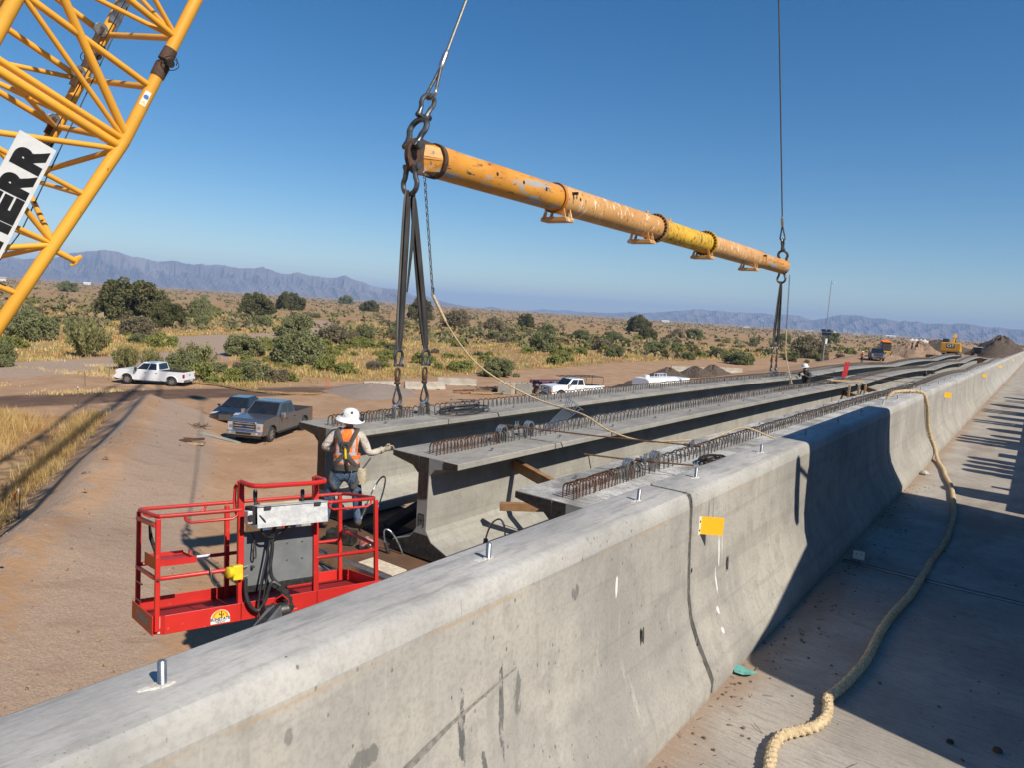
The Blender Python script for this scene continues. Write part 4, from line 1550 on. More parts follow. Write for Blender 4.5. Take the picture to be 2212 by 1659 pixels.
# boom head
hd = chord_pt('A', Lb).lerp(chord_pt('D', Lb), .5)
MB().box(hd, (.9, .9, .8), basis((0, 0, 0), bv, bu).to_3x3()).build('boom_head', 'crane_yellow', boom)
MB().tube(hd - bv.normalized() * .35 + bd * .3, hd + bv.normalized() * .35 + bd * .3, .45, n=24).build('head_sheave', 'shackle_steel', boom)

# maker's sign on the side face of the boom, reading up the boom
sgn = empty('boom_sign', PA + bd * -3.2, 0, 'white sign with heavy black capitals running up the side of the boom', 'sign', world=True)
un = bu.normalized()
fn = bd.cross(un).normalized()
if fn.x < 0:
    fn = -fn
def spt(s, q_, h=0):
    return PA + bd * s + un * q_ + fn * (.16 + h)
S0, S1, Q0, Q1 = -4.62, -.77, .96, 1.55
b = MB()
b.hexa([spt(S0, Q0), spt(S1, Q0), spt(S1, Q1), spt(S0, Q1)], [spt(S0, Q0, .025), spt(S1, Q0, .025), spt(S1, Q1, .025), spt(S0, Q1, .025)])
b.build('sign_board', 'sign_white', sgn)
for (s, q_) in ((S0 + .3, Q0 + .1), (S1 - .3, Q0 + .1), (S0 + .3, Q1 - .1), (S1 - .3, Q1 - .1)):
    MB().tube(spt(s, q_), spt(s, q_) - fn * .2, .02, n=8).build('sign_bracket', 'steel_dark', sgn)


def fit_letter(ch, x0, x1, y0, y1, m_, parent, org, ex, ey, h=.004, off=.05):
    """one heavy capital fitted to a cell; ex, ey: directions in space"""
    cu = bpy.data.curves.new('letter', 'FONT')
    cu.body = ch
    cu.size = 1.0
    cu.offset = off
    cu.extrude = .002
    o = bpy.data.objects.new('letter', cu)
    COL.objects.link(o)
    me = bpy.data.meshes.new_from_object(o.evaluated_get(bpy.context.evaluated_depsgraph_get()))
    bpy.data.objects.remove(o)
    co = np.zeros(len(me.vertices) * 3, np.float32)
    me.vertices.foreach_get('co', co)
    co = co.reshape(-1, 3)
    mn, mx = co.min(0), co.max(0)
    u = (co[:, 0] - mn[0]) / (mx[0] - mn[0]) * (x1 - x0) + x0
    v = (co[:, 1] - mn[1]) / (mx[1] - mn[1]) * (y1 - y0) + y0
    w = (co[:, 2] - mn[2]) / max(1e-6, mx[2] - mn[2]) * h
    ex, ey = Vector(ex).normalized(), Vector(ey).normalized()
    ez = ex.cross(ey)
    base = Vector(BASES.get(parent.name, {'bx': (0, 0, 0)})['bx']) if parent else Vector()
    P = np.outer(u, ex) + np.outer(v, ey) + np.outer(w, ez) + np.array(Vector(org) - base)
    me.vertices.foreach_set('co', P.astype(np.float32).ravel())
    me.materials.clear()
    me.materials.append(MATS[m_])
    me.update()
    o = bpy.data.objects.new('letter', me)
    COL.objects.link(o)
    o.parent = parent
    return o


pitch = (S1 - S0 - .16) / 8
for i, ch in enumerate('LIEBHERR'):
    x0 = S0 + .09 + pitch * i
    fit_letter(ch, x0, x0 + pitch * (.97 if ch != 'I' else .5), Q0 + .06, Q1 - .06, 'letter_black', sgn, PA + fn * (.16 + .0255), bd, un, .004, .045 if ch == 'B' else .075)

# lower works of the crane, left of the frame
cr = empty('crawler_crane', (-16.2, 0, gz(-16, 0)), 0, 'yellow crawler crane body carrying the boom, left of the frame', 'crane', world=True)
fo = PA + bu / 2 + bv / 2 + bd * foot_s
for s_ in (-1, 1):
    b = MB()
    prof = [(-4.2, .55), (-3.8, .1), (3.8, .1), (4.2, .55), (3.9, 1.1), (-3.9, 1.1)]
    b.prism(prof, fo.x + s_ * 2.9 - .55, fo.x + s_ * 2.9 + .55, lambda u, v, a_: (a_, fo.y - 2.4 + u, v))
    b.build('track', 'bolt_black', cr, bev=.03)
MB().b2(fo.x - 2.6, fo.x + 2.6, fo.y - 4.2, fo.y - .6, .6, 1.3).build('carbody', 'crane_yellow', cr)
MB().b2(fo.x - 1.6, fo.x + 1.6, fo.y - 7.2, fo.y + .5, 1.3, 2.0).build('slewing_frame', 'crane_yellow', cr)
MB().b2(fo.x - 1.5, fo.x + 1.5, fo.y - 6.6, fo.y - 2.6, 2.0, 3.3).build('machinery_house', 'crane_yellow', cr, bev=.05)
MB().b2(fo.x - 2.4, fo.x - 1.45, fo.y - 1.0, fo.y + .9, 1.5, 3.5).build('cab', 'crane_yellow', cr, bev=.08)
for k in range(5):
    MB().b2(fo.x - 2.4, fo.x + 2.4, fo.y - 9.0, fo.y - 7.2, 1.3 + .62 * k, 1.86 + .62 * k).build('counterweight', 'steel_dark', cr, bev=.04)
# ================================================================== aerial lift basket
worn_paint('lift_red', (.56, .024, .017), (.44, .016, .013), (.50, .10, .07), .64, (.10, .03, .025), .655, (6, 6, 6), .4)
worn_paint('lift_red_worn', (.50, .026, .02), (.34, .02, .017), (.48, .12, .09), .60, (.09, .03, .025), .62, (8, 8, 8), .5)
mat('panel_grey', (.20, .215, .225), (.16, .172, .18), 5, .5, .3)
mat('jib_grey', (.17, .185, .20), (.13, .14, .15), 6, .45, .2)
mat('aluminium', (.66, .67, .67), (.50, .51, .52), 18, .45, .35)
mat('socket_yellow', (.80, .62, .02), (.66, .50, .02), 14, .45)
mat('hose_black', (.014, .015, .016), (.03, .031, .033), 10, .5)
mat('fabric_black', (.012, .012, .013), (.03, .03, .03), 30, .95, bump=.5)
mat('decal_orange', (.85, .25, .02), (.85, .35, .02), 10, .5)
mat('decal_yellow', (.85, .55, .03), (.85, .5, .02), 10, .5)
mat('decal_dark', (.03, .02, .02), (.04, .02, .02), 10, .5)
tt = NT('mesh_floor')
p = tt.coord('Object')
o_ = tt.xyz(p)
w1 = tt.math('SINE', tt.math('MULTIPLY', tt.math('ADD', o_[0], o_[1]), 240.0))
w2 = tt.math('SINE', tt.math('MULTIPLY', tt.math('SUBTRACT', o_[0], o_[1]), 240.0))
mx = tt.math('MAXIMUM', w1, w2)
tt.bump(mx, .6, .004)
tt.fin(tt.mix(tt.ramp(mx, .2, .7), (.07, .006, .006), (.40, .02, .018)), .55)

_a, _b, _c = 1.315, R(-2.32), R(-10.08)
bu_ = Vector((math.cos(_a) * math.cos(_b), math.sin(_a) * math.cos(_b), math.sin(_b)))
bv_ = Vector((-math.sin(_a), math.cos(_a), 0))
bw_ = bu_.cross(bv_)
bv2 = bv_ * math.cos(_c) + bw_ * math.sin(_c)
bw2 = bu_.cross(bv2)
BO = Vector((-6.472, 3.29, 4.691))
lift = bpy.data.objects.new('lift_basket', None)
COL.objects.link(lift)
lift.matrix_world = Matrix(((bu_.x, bv2.x, bw2.x, BO.x), (bu_.y, bv2.y, bw2.y, BO.y), (bu_.z, bv2.z, bw2.z, BO.z), (0, 0, 0, 1)))
tag(lift, 'empty red aerial lift basket with railings, hanging left of the barrier', 'lift basket')
BL, BW = 2.44, .91
MB().b2(.02, BL - .02, .02, BW - .02, .0, .03).build('floor', 'mesh_floor', lift)
toe = lambda x0, x1, y0, y1: MB().b2(x0, x1, y0, y1, -.03, .15).build('toe_board', 'lift_red', lift, bev=.004)
toe(.10, .825, -.006, .006)
toe(.83, 1.65, -.006, .006)
toe(1.655, BL, -.006, .006)
toe(.02, BL - .12, BW - .006, BW + .006)
toe(-.006, .006, .02, BW)
toe(BL - .006, BL + .006, .0, BW - .1)
MB().hexa([(.006, .075, -.03), (.10, 0, -.03), (.10, 0, .15), (.006, .075, .15)], [(.0, .08, -.03), (.10, -.006, -.03), (.10, -.006, .15), (.0, .08, .15)]).build('corner_plate', 'lift_red', lift)
MB().hexa([(BL - .006, BW - .1, -.03), (BL - .12, BW, -.03), (BL - .12, BW, .15), (BL - .006, BW - .1, .15)], [(BL, BW - .1, -.03), (BL - .12, BW + .006, -.03), (BL - .12, BW + .006, .15), (BL, BW - .1, .15)]).build('corner_plate', 'lift_red', lift)
RT = 1.10
post = lambda x, y, z1, w=.045: MB().b2(x - w / 2, x + w / 2, y - w / 2, y + w / 2, .0, z1).build('post', 'lift_red', lift, bev=.006)
post(.04, .04, RT - .02)
post(.04, BW - .04, RT - .02)
post(BL - .04, .04, RT - .02)
post(BL - .10, BW - .04, RT - .02)
post(.95, BW - .04, RT - .03, .05)
post(1.62, BW - .04, RT - .03, .045)
post(.83, .045, 1.40, .06)
post(1.65, .045, 1.40, .06)
rr = .021
rail = lambda pts, r=rr, nm='rail', k=6: MB().path(spline(pts, k) if k else pts, r, 10).build(nm, 'lift_red_worn' if nm == 'rail' else 'lift_red', lift)
# top rails
rail([(.83, .03, RT), (.14, .03, RT), (.06, .045, RT), (.03, .10, RT), (.03, BW - .12, RT), (.05, BW - .05, RT), (.13, BW - .03, RT), (1.2, BW - .03, RT), (BL - .2, BW - .03, RT), (BL - .08, BW - .06, RT), (BL - .03, BW - .2, RT), (BL - .03, .1, RT), (BL - .06, .045, RT), (BL - .14, .03, RT), (1.65, .03, RT)], rr, 'rail', 0)
for xa, xb, y in ((.80, .28, .03), (1.80, BL - .1, .03), (.08, .72, BW - .03), (1.30, 2.0, BW - .03)):
    q_ = 1 if xb > xa else -1
    rail([(xa, y, RT - .01), (xa + q_ * .01, y, RT - .055), (xa + q_ * .06, y, RT - .085), (xb - q_ * .06, y, RT - .085), (xb - q_ * .01, y, RT - .055), (xb, y, RT - .01)], .014, 'hand_loop', 0)
# middle rails
MR = .50
rail([(.86, .03, MR), (.12, .03, MR), (.05, .05, MR), (.03, .12, MR), (.03, BW - .04, MR)], rr, 'middle_rail', 0)
rail([(.05, BW - .03, MR + .02), (.9, BW - .03, MR + .02), (1.62, BW - .03, MR + .02), (2.1, BW - .03, MR + .02), (BL - .1, BW - .03, MR + .02)], rr, 'middle_rail', 0)
rail([(1.65, .03, MR), (BL - .12, .03, MR), (BL - .05, .05, MR), (BL - .03, .12, MR)], rr, 'middle_rail', 0)
rail([(BL - .03, .1, MR + .05), (BL - .05, BW - .3, MR + .12), (BL - .1, BW - .1, MR + .14)], .02, 'middle_rail', 0)
rail([(.03, .05, RT - .09), (.03, BW - .05, RT - .09)], .026, 'cross_bar', 0)
for z in (.18, .36):
    rail([(.02, BW - .06, z), (.02, BW - .32, z)], .008, 'side_step', 0)
for x, z in ((.04, MR), (.95, MR)):
    MB().tube((x, -.01, z), (x, .09, z), .014, n=8).build('clamp_bolt', 'steel_dark', lift)
# console guard bar
rail([(.83, .045, 1.39), (.83, -.20, 1.37), (.87, -.26, 1.36), (.97, -.285, 1.355), (1.52, -.285, 1.355), (1.62, -.26, 1.36), (1.65, -.20, 1.37), (1.65, .045, 1.39)], .025, 'guard_bar', 0)
for x in (.80, 1.68):
    rail([(x, .06, 1.05), (x, .13, 1.1), (x, .15, 1.2), (x, .13, 1.33), (x, .06, 1.37)], .018, 'guard_loop', 0)
# control console
con = MB().b2(.86, 1.60, -.20, .02, .96, 1.14).build('control_console', 'fabric_black', lift, bev=.015)
MB().hexa([(.90, -.262, .93), (1.66, -.262, .93), (1.66, -.245, 1.145), (.90, -.245, 1.145)], [(.90, -.257, .93), (1.66, -.257, .93), (1.66, -.24, 1.145), (.90, -.24, 1.145)]).build('cover_plate', 'aluminium', con)
MB().b2(.90, 1.66, -.262, -.05, 1.143, 1.149).build('cover_lip', 'aluminium', con)
for x in (1.0, 1.54):
    MB().box((x, -.262, 1.13), (.07, .02, .035)).build('cover_latch', 'hose_black', con)
for x, h in ((.93, .15), (1.44, .12)):
    b = MB().lathe([(.018, 0), (.012, .03), (.012, .05), (.02, .06), (.023, h), (.015, h + .02), (0, h + .022)], (x, -.1, 1.14), (0, 0, 1), 12)
    b.build('joystick', 'hose_black', con)
MB().b2(.98, 1.4, -.10, .0, 1.14, 1.165).build('switch_panel', 'timber_pale', con)
MB().box((.84, -.16, 1.04), (.05, .12, .13)).build('outlet_box', 'aluminium', con, bev=.008)
MB().tube((.84, -.22, 1.04), (.84, -.25, 1.04), .03, n=14).build('outlet_plug', 'hose_black', con)
# grey back panel
pn = MB().b2(.87, 1.62, .05, .056, .24, .86).build('back_panel', 'panel_grey', lift)
for x in (1.33, 1.5):
    for z in (.52, .70):
        MB().tube((x, .05, z), (x, .042, z), .012, n=10).build('rivet', 'steel_bright', pn)
MB().b2(.87, 1.62, .047, .058, .235, .30).build('panel_low_strip', 'fabric_black', pn)  # black strip across the lower edge of the grey panel
# tool tray at the left end
tr = MB().b2(.06, .42, .12, .62, .615, .622).build('tool_tray', 'lift_red_worn', lift)
MB().b2(.06, .42, .115, .121, .60, .66).build('tray_lip', 'lift_red', tr)
MB().b2(.06, .42, .619, .625, .60, .66).build('tray_lip', 'lift_red', tr)
MB().b2(.415, .421, .12, .62, .60, .645).build('tray_lip', 'lift_red', tr)
MB().b2(.055, .061, .08, .66, .56, .68).build('tray_lip', 'lift_red', tr)
MB().path([(.42, .30, .64), (.42, .30, .69), (.42, .40, .69), (.42, .40, .64)], .006, 6).build('tray_handle', 'lift_red', tr)
MB().path([(.05, .45, 1.0), (.06, .42, .85), (.09, .36, .72), (.10, .34, .58)], [.01, .02, .018, .012], 8).build('strap', 'fabric_black', lift)
MB().path([(.04, .1, .5), (.05, .1, .35), (.05, .1, .2)], .012, 6).build('strap', 'fabric_black', lift)
# yellow power socket
sk = MB().box((.78, -.01, .47), (.10, .09, .15)).build('power_socket', 'socket_yellow', lift, bev=.01)
MB().lathe([(0, 0), (.055, 0), (.06, .05), (.045, .06), (0, .06)], (.73, -.02, .48), (-1, -.2, 0), 18).build('socket_cap', 'socket_yellow', sk)
for z in (.42, .52):
    MB().path([(.83, .01, z), (.86, -.03, z), (.90, .01, z)], .005, 5).build('zip_tie', 'aluminium', sk)
# latch hook on the middle rail
MB().path([(.52, .0, MR + .05), (.52, -.02, MR), (.53, -.02, MR - .08), (.56, -.02, MR - .13), (.60, -.02, MR - .10)], .009, 6).build('lanyard_clip', 'steel_dark', lift)
# hoses
for pts, r_ in (([(1.15, -.16, .98), (1.12, -.14, .9), (1.1, -.1, .82), (1.12, -.08, .7), (1.10, -.08, .5), (1.12, -.08, .38), (1.18, -.1, .30), (1.25, -.12, .18), (1.25, -.14, .05)], .020),
                ([(.86, -.04, .40), (.86, -.05, .25), (.90, -.07, .12), (.98, -.08, .06), (1.05, -.08, .16), (1.09, -.08, .28), (1.13, -.09, .33), (1.2, -.11, .28)], .020),
                ([(1.1, -.1, .84), (1.06, -.08, .6), (1.0, -.08, .3), (.98, -.08, .05), (1.02, -.16, -.12)], .011),
                ([(1.13, -.1, .84), (1.10, -.09, .55), (1.04, -.09, .28), (1.02, -.09, .1)], .009),
                ([(1.0, -.2, .98), (.97, -.17, .90), (1.03, -.14, .82), (1.12, -.11, .80)], .012),
                ([(1.28, -.2, .97), (1.25, -.15, .9), (1.17, -.12, .83)], .010),
                ([(.93, -.02, .86), (.95, -.02, .78), (.94, -.03, .62), (.965, -.03, .6), (.965, -.02, .72)], .008),
                ([(.92, -.25, 1.06), (.97, -.26, 1.0), (1.0, -.22, .94)], .009)):
    MB().path(spline(pts, 6), r_, 8).build('hose', 'hose_black', lift)
MB().path(spline([(1.19, -.1, .28), (1.25, -.12, .18), (1.28, -.15, .06), (1.20, -.22, -.02)], 6), [.045 + .008 * math.sin(i * 1.7) for i in range(19)], 12).build('hose_sleeve', 'fabric_black', lift)
MB().path([(1.12, -.12, .05), (1.13, -.14, .16), (1.20, -.16, .20), (1.26, -.17, .14), (1.27, -.17, -.04)], .009, 6).build('hose_guard', 'lift_red', lift)
MB().b2(.60, .76, .2, .32, .03, .08).build('foot_switch', 'lift_red_worn', lift, bev=.01)
# jib arm below
jb = MB()
j0, j1 = Vector((1.12, -.20, .05)), Vector((.25, -1.15, -.26))
jb.beam(j0, j1, .13, .15)
jb.build('jib_arm', 'jib_grey', lift, bev=.012)
MB().tube(j0 + Vector((-.12, .02, 0)), j0 + Vector((.12, .02, 0)), .075, n=18).build('jib_pin', 'steel_dark', lift)
MB().box((1.24, -.09, -.02), (.28, .15, .14)).build('rotator', 'lift_red_worn', lift, bev=.02)
MB().path(spline([(1.14, -.22, .10), (.9, -.45, .04), (.55, -.8, -.06)], 5), .035, 8).build('jib_hose', 'hose_black', lift)
# decals
dc = MB()
N = 18
cx_, cz_, rx_, rz_ = .62, .015, .095, .09
arc = [(cx_ + rx_ * math.cos(PI * i / N), -.0085, cz_ + .015 + rz_ * math.sin(PI * i / N)) for i in range(N + 1)]
arc = [(cx_ + rx_, -.0085, cz_ - .03)] + arc + [(cx_ - rx_, -.0085, cz_ - .03)]
dcl = dc.add(arc, [tuple(range(len(arc)))]).build('sunset_decal', 'sign_white', lift, recalc=False)
for r_, m_, yy in ((.082, 'decal_orange', -.0092), (.058, 'decal_yellow', -.0099)):
    a_ = [(cx_ + r_ * math.cos(PI * i / N), yy, cz_ + .027 + r_ * .92 * math.sin(PI * i / N)) for i in range(N + 1)]
    MB().add(a_, [tuple(range(len(a_)))]).build('decal_sun', m_, dcl, recalc=False)
b = MB().b2(cx_ + .006, cx_ + .016, -.0112, -.0105, cz_ + .03, cz_ + .092).b2(cx_ - .014, cx_ + .006, -.0112, -.0105, cz_ + .05, cz_ + .058).b2(cx_ - .014, cx_ - .007, -.0112, -.0105, cz_ + .05, cz_ + .076).b2(cx_ + .016, cx_ + .034, -.0112, -.0105, cz_ + .044, cz_ + .052).b2(cx_ + .028, cx_ + .034, -.0112, -.0105, cz_ + .044, cz_ + .068)
o = b.build('decal_cactus', 'decal_dark', dcl, recalc=False)
o['kind'] = 'stuff'
text_mesh('decal_name', 'SUNSTATE', .040, 'letter_black', dcl, basis((cx_, -.0112, cz_ + .012), (1, 0, 0), (0, 0, 1)), .0005, .0012)
text_mesh('decal_line', 'EQUIPMENT CO.', .014, 'letter_black', dcl, basis((cx_, -.0112, cz_ - .009), (1, 0, 0), (0, 0, 1)), .0004)
text_mesh('decal_line', '1-888-456-4560', .013, 'letter_black', dcl, basis((cx_, -.0112, cz_ - .021), (1, 0, 0), (0, 0, 1)), .0004)
MB().b2(-.0085, -.0065, .22, .68, .02, .10).build('end_plate_label', 'panel_grey', lift)
MB().hexa([(.05, .036, -.02), (.066, .023, -.02), (.066, .023, .14), (.05, .036, .14)], [(.047, .033, -.02), (.063, .02, -.02), (.063, .02, .14), (.047, .033, .14)]).build('striped_tape', 'plastic_white', lift)
MB().b2(.62, .76, BW - .07, BW - .05, MR + .0, MR + .045).build('rail_label', 'sign_white', lift)

# the machine below, behind the barrier
lm = empty('boom_lift', (-4.6, -2.0, 0), 0, 'boom lift machine standing on the dirt under the basket, hidden by the barrier', 'boom lift', world=True)
w0 = lift.matrix_world @ j1
MB().beam(w0, (-3.6, .6, 3.1), .2, .24).build('jib_link', 'jib_grey', lm)
MB().beam((-3.6, .6, 3.0), (-4.4, -3.6, 1.7), .26, .34).build('main_boom', 'lift_red', lm)
MB().b2(-5.6, -3.4, -4.6, -.8, .45, 1.0).build('chassis', 'lift_red', lm, bev=.05)
MB().b2(-5.3, -3.6, -4.9, -2.6, 1.0, 1.9).build('turntable', 'lift_red', lm, bev=.06)
for x in (-5.7, -3.3):
    for y in (-4.1, -1.3):
        MB().tube((x - .16, y, .45), (x + .16, y, .45), .45, n=22).build('wheel', 'black_rubber', lm)
# ================================================================== people
mat('shirt_cream', (.62, .57, .49), (.47, .42, .35), 8, .9, bump=1.0, bscale=11, dist=.05)
mat('denim', (.10, .155, .23), (.05, .085, .14), 7, .9, bump=1.0, bscale=10, dist=.05)
mat('denim_faded', (.20, .27, .34), (.10, .16, .23), 9, .9, bump=.4, bscale=16)
mat('vest_orange', (.86, .20, .025), (.74, .15, .02), 9, .75, bump=1.0, bscale=10, dist=.04)
mat('vest_silver', (.42, .45, .48), (.33, .36, .39), 30, .45)
mat('harness_grey', (.085, .075, .065), (.06, .053, .047), 30, .85, bump=.3)
mat('helmet_white', (.80, .80, .77), (.70, .70, .67), 7, .4)
mat('glove_tan', (.50, .43, .33), (.38, .31, .22), 20, .9, bump=.4)
mat('boot_tan', (.22, .13, .07), (.14, .08, .045), 20, .8, bump=.3)
mat('skin', (.40, .22, .14), (.34, .18, .11), 12, .55)
mat('canvas_bag', (.52, .46, .34), (.40, .34, .23), 16, .9, bump=.5)
mat('hoodie_grey', (.055, .048, .05), (.035, .032, .034), 14, .9, bump=.4)
mat('work_brown', (.16, .09, .045), (.11, .06, .03), 12, .85)
mat('trouser_dark', (.04, .042, .05), (.03, .03, .036), 12, .85)
mat('hair_dark', (.03, .02, .015), (.02, .014, .01), 30, .7)


def skin_body(name, J, E, mats, zone, parent, sub=2, root_i=0):
    """continuous figure: joints J = {name: (pos, radius)}, bones E; zone(co) -> material index"""
    names = list(J)
    me = bpy.data.meshes.new(name)
    me.from_pydata([J[n][0] for n in names], [(names.index(a), names.index(b)) for a, b in E], [])
    o = bpy.data.objects.new(name, me)
    COL.objects.link(o)
    sk = o.modifiers.new('skin', 'SKIN')
    sk.use_smooth_shade = True
    for i, n in enumerate(names):
        r = J[n][1]
        me.skin_vertices[0].data[i].radius = r if isinstance(r, tuple) else (r, r)
        me.skin_vertices[0].data[i].use_root = (i == root_i)
    ss = o.modifiers.new('subsurf', 'SUBSURF')
    ss.levels = ss.render_levels = sub
    dg = bpy.context.evaluated_depsgraph_get()
    nm = bpy.data.meshes.new_from_object(o.evaluated_get(dg))
    bpy.data.objects.remove(o)
    nm.materials.clear()
    for m in mats:
        nm.materials.append(MATS[m])
    for p_ in nm.polygons:
        p_.material_index = zone(p_.center)
        p_.use_smooth = True
    b = bpy.data.objects.new(name, nm)
    COL.objects.link(b)
    b.parent = parent
    return b


def hand(mb, wrist, d, side, curl=.6, s=1.0, mi=0):
    """palm with four fingers and a thumb; d: pointing direction, side: towards the thumb"""
    d, side = Vector(d).normalized(), Vector(side).normalized()
    side = (side - d * side.dot(d)).normalized()
    n = d.cross(side)
    w = Vector(wrist)
    mb.path([w - d * .03 * s, w + d * .01 * s, w + d * .05 * s, w + d * .09 * s], [.030 * s, .034 * s, .043 * s, .038 * s], 10, flat=.55, up=n)
    for k, (off, L) in enumerate(((.030, .072), (.010, .082), (-.010, .076), (-.030, .060))):
        base = w + d * .085 * s + side * off * s
        p1 = base + (d * math.cos(curl * .5) + n * math.sin(curl * .5)) * L * .42 * s
        p2 = p1 + (d * math.cos(curl * 1.3) + n * math.sin(curl * 1.3)) * L * .33 * s
        p3 = p2 + (d * math.cos(curl * 2.1) + n * math.sin(curl * 2.1)) * L * .30 * s
        mb.path([base, p1, p2, p3], [.0115 * s, .011 * s, .010 * s, .008 * s], 7)
    base = w + d * .03 * s + side * .035 * s
    p1 = base + (d * .6 + side * .7 + n * .2).normalized() * .04 * s
    p2 = p1 + (d * .85 + side * .1 + n * .45).normalized() * .035 * s
    mb.path([base - side * .01 * s, p1, p2], [.016 * s, .0135 * s, .010 * s], 7)


def torso_ring(z, cx, cy, rx, ry, n=28):
    return [Vector((cx + rx * math.copysign(abs(math.cos(2 * PI * i / n)) ** .85, math.cos(2 * PI * i / n)), cy + ry * math.copysign(abs(math.sin(2 * PI * i / n)) ** .85, math.sin(2 * PI * i / n)), z)) for i in range(n)]


def strap(parent, pts, w, m='harness_grey', th=.012, up=(0, 0, 1), nm='harness_strap'):
    return MB().path(spline(pts, 6), w, 8, flat=th / w, up=up).build(nm, m, parent)


# ---- worker on the pier cap, back to the camera
W1 = empty('person', (-7.92, 6.83, 4.60), math.atan2(.636, .775) + .0, 'worker in orange vest and brimmed white hard hat, back turned, beside the left girder', 'person')
lean = .05
J = {'hip': ((0.0, 0.0, .90), (.15, .115)), 'waist': ((.0, .01, 1.05), (.14, .105)), 'chest': ((.0, .045, 1.28), (.165, .12)), 'neckb': ((.0, .075, 1.46), (.09, .075)), 'neck': ((.005, .09, 1.535), (.055, .055)), 'head': ((.012, .115, 1.63), (.08, .092)), 'crown': ((.015, .125, 1.71), (.07, .08)),
     'sl': ((-.185, .06, 1.43), (.078, .075)), 'el': ((-.345, .02, 1.205), (.056, .056)), 'wl': ((-.25, .25, 1.14), (.04, .04)),
     'sr': ((.185, .06, 1.43), (.078, .075)), 'er': ((.315, .07, 1.14), (.058, .058)), 'wr': ((.50, .20, 1.19), (.042, .042)),
     'hl': ((-.105, .0, .84), (.118, .118)), 'kl': ((-.245, .02, .47), (.075, .078)), 'al': ((-.275, -.05, .10), (.058, .062)), 'tl': ((-.285, .09, .045), (.048, .04)),
     'hr': ((.105, .0, .84), (.118, .118)), 'kr': ((.17, .06, .47), (.075, .078)), 'ar': ((.20, .02, .10), (.058, .062)), 'tr': ((.225, .16, .045), (.048, .04))}
E_ = [('hip', 'waist'), ('waist', 'chest'), ('chest', 'neckb'), ('neckb', 'neck'), ('neck', 'head'), ('head', 'crown'), ('chest', 'sl'), ('sl', 'el'), ('el', 'wl'), ('chest', 'sr'), ('sr', 'er'), ('er', 'wr'), ('hip', 'hl'), ('hl', 'kl'), ('kl', 'al'), ('al', 'tl'), ('hip', 'hr'), ('hr', 'kr'), ('kr', 'ar'), ('ar', 'tr')]


def zone1(c_):
    if c_.z < .13:
        return 3
    if c_.z < .93 and abs(c_.x) < .34:
        return 1
    if c_.z > 1.51:
        return 2
    return 0


skin_body('body', J, E_, ['shirt_cream', 'denim', 'skin', 'boot_tan'], zone1, W1)
# faded knee panels and trouser folds
for (kx, ky, kz) in ((-.25, -.045, .40), (.175, -.005, .40)):
    pass
hb = MB()
hand(hb, (.51, .215, 1.195), (.93, .3, .22), (0, -.3, .9), .75, 1.05)
hb.build('glove', 'glove_tan', W1)
hb = MB()
hand(hb, (-.245, .26, 1.14), (.25, .95, .1), (.3, 0, .9), .6, 1.05)
hb.build('glove', 'glove_tan', W1)
MB().path([(.455, .165, 1.175), (.49, .20, 1.19)], [.05, .048], 12).build('cuff', 'glove_tan', W1)
# vest shell
vb = MB()
prof = [(.925, .172, .132, .0, 0), (.98, .178, .138, .005, 0), (1.03, .176, .136, .01, 1), (1.075, .176, .134, .015, 0), (1.14, .180, .136, .022, 1), (1.175, .183, .137, .028, 0), (1.26, .190, .138, .04, 0), (1.34, .192, .134, .05, 0), (1.41, .178, .122, .062, 0), (1.465, .135, .100, .075, 0), (1.50, .09, .08, .085, 0)]
rings = [torso_ring(z, 0, cy, rx, ry) for z, rx, ry, cy, _ in prof]
for k in range(len(prof) - 1):
    for i in range(28):
        a = 2 * PI * (i + .5) / 28
        x, y = math.cos(a), math.sin(a)
        if prof[k][0] > 1.13 and abs(x) > .80:      # arm holes
            continue
        mi = 1 if prof[k][4] else 0
        if prof[k][0] >= 1.14 and .44 < abs(x) < .66:
            mi = 1
        vb.add([rings[k][i], rings[k][(i + 1) % 28], rings[k + 1][(i + 1) % 28], rings[k + 1][i]], [(0, 1, 2, 3)], mi, True)
v = vb.build('vest', ['vest_orange', 'vest_silver'], W1, recalc=False)
md = v.modifiers.new('thick', 'SOLIDIFY')
md.thickness = .012
md.offset = 1
# harness over the vest
yb = -.135
strap(W1, [(-.125, .10, 1.50), (-.135, -.03, 1.485), (-.10, -.085, 1.40), (-.035, -.115, 1.25), (.01, -.130, 1.17), (.10, -.135, 1.06), (.155, -.10, .98)], .034)
strap(W1, [(.125, .10, 1.50), (.135, -.03, 1.485), (.10, -.085, 1.40), (.035, -.115, 1.25), (-.01, -.130, 1.17), (-.10, -.135, 1.06), (-.155, -.10, .98)], .034)
MB().box((0, -.135, 1.27), (.13, .02, .15)).build('back_pad', 'harness_grey', W1, bev=.01)
MB().path([(.035 * math.cos(a), -.152, 1.275 + .035 * math.sin(a)) for a in np.linspace(0, 2 * PI, 15)[:-1]], .008, 6, closed=True).build('d_ring', 'steel_dark', W1)
strap(W1, [(0, -.15, 1.25), (.012, -.158, 1.12), (.03, -.155, .99)], .016, 'socket_yellow', .01, nm='lanyard')
strap(W1, [(.025, -.156, 1.1), (.035, -.165, 1.0), (.045, -.155, .93)], .022, 'fabric_black', .02, nm='shock_pack')
wb = MB()
wr_ = [torso_ring(z, 0, .0, rx, ry) for z, rx, ry in ((.905, .18, .14), (.915, .196, .154), (1.0, .194, .152), (1.01, .18, .142))]
wb.loft(wr_, 0, cap=False).build('tool_belt', 'harness_grey', W1)
strap(W1, [(-.165, .02, .93), (-.20, -.05, .86), (-.21, -.09, .74), (-.14, -.115, .64), (-.10, -.06, .62)], .03)
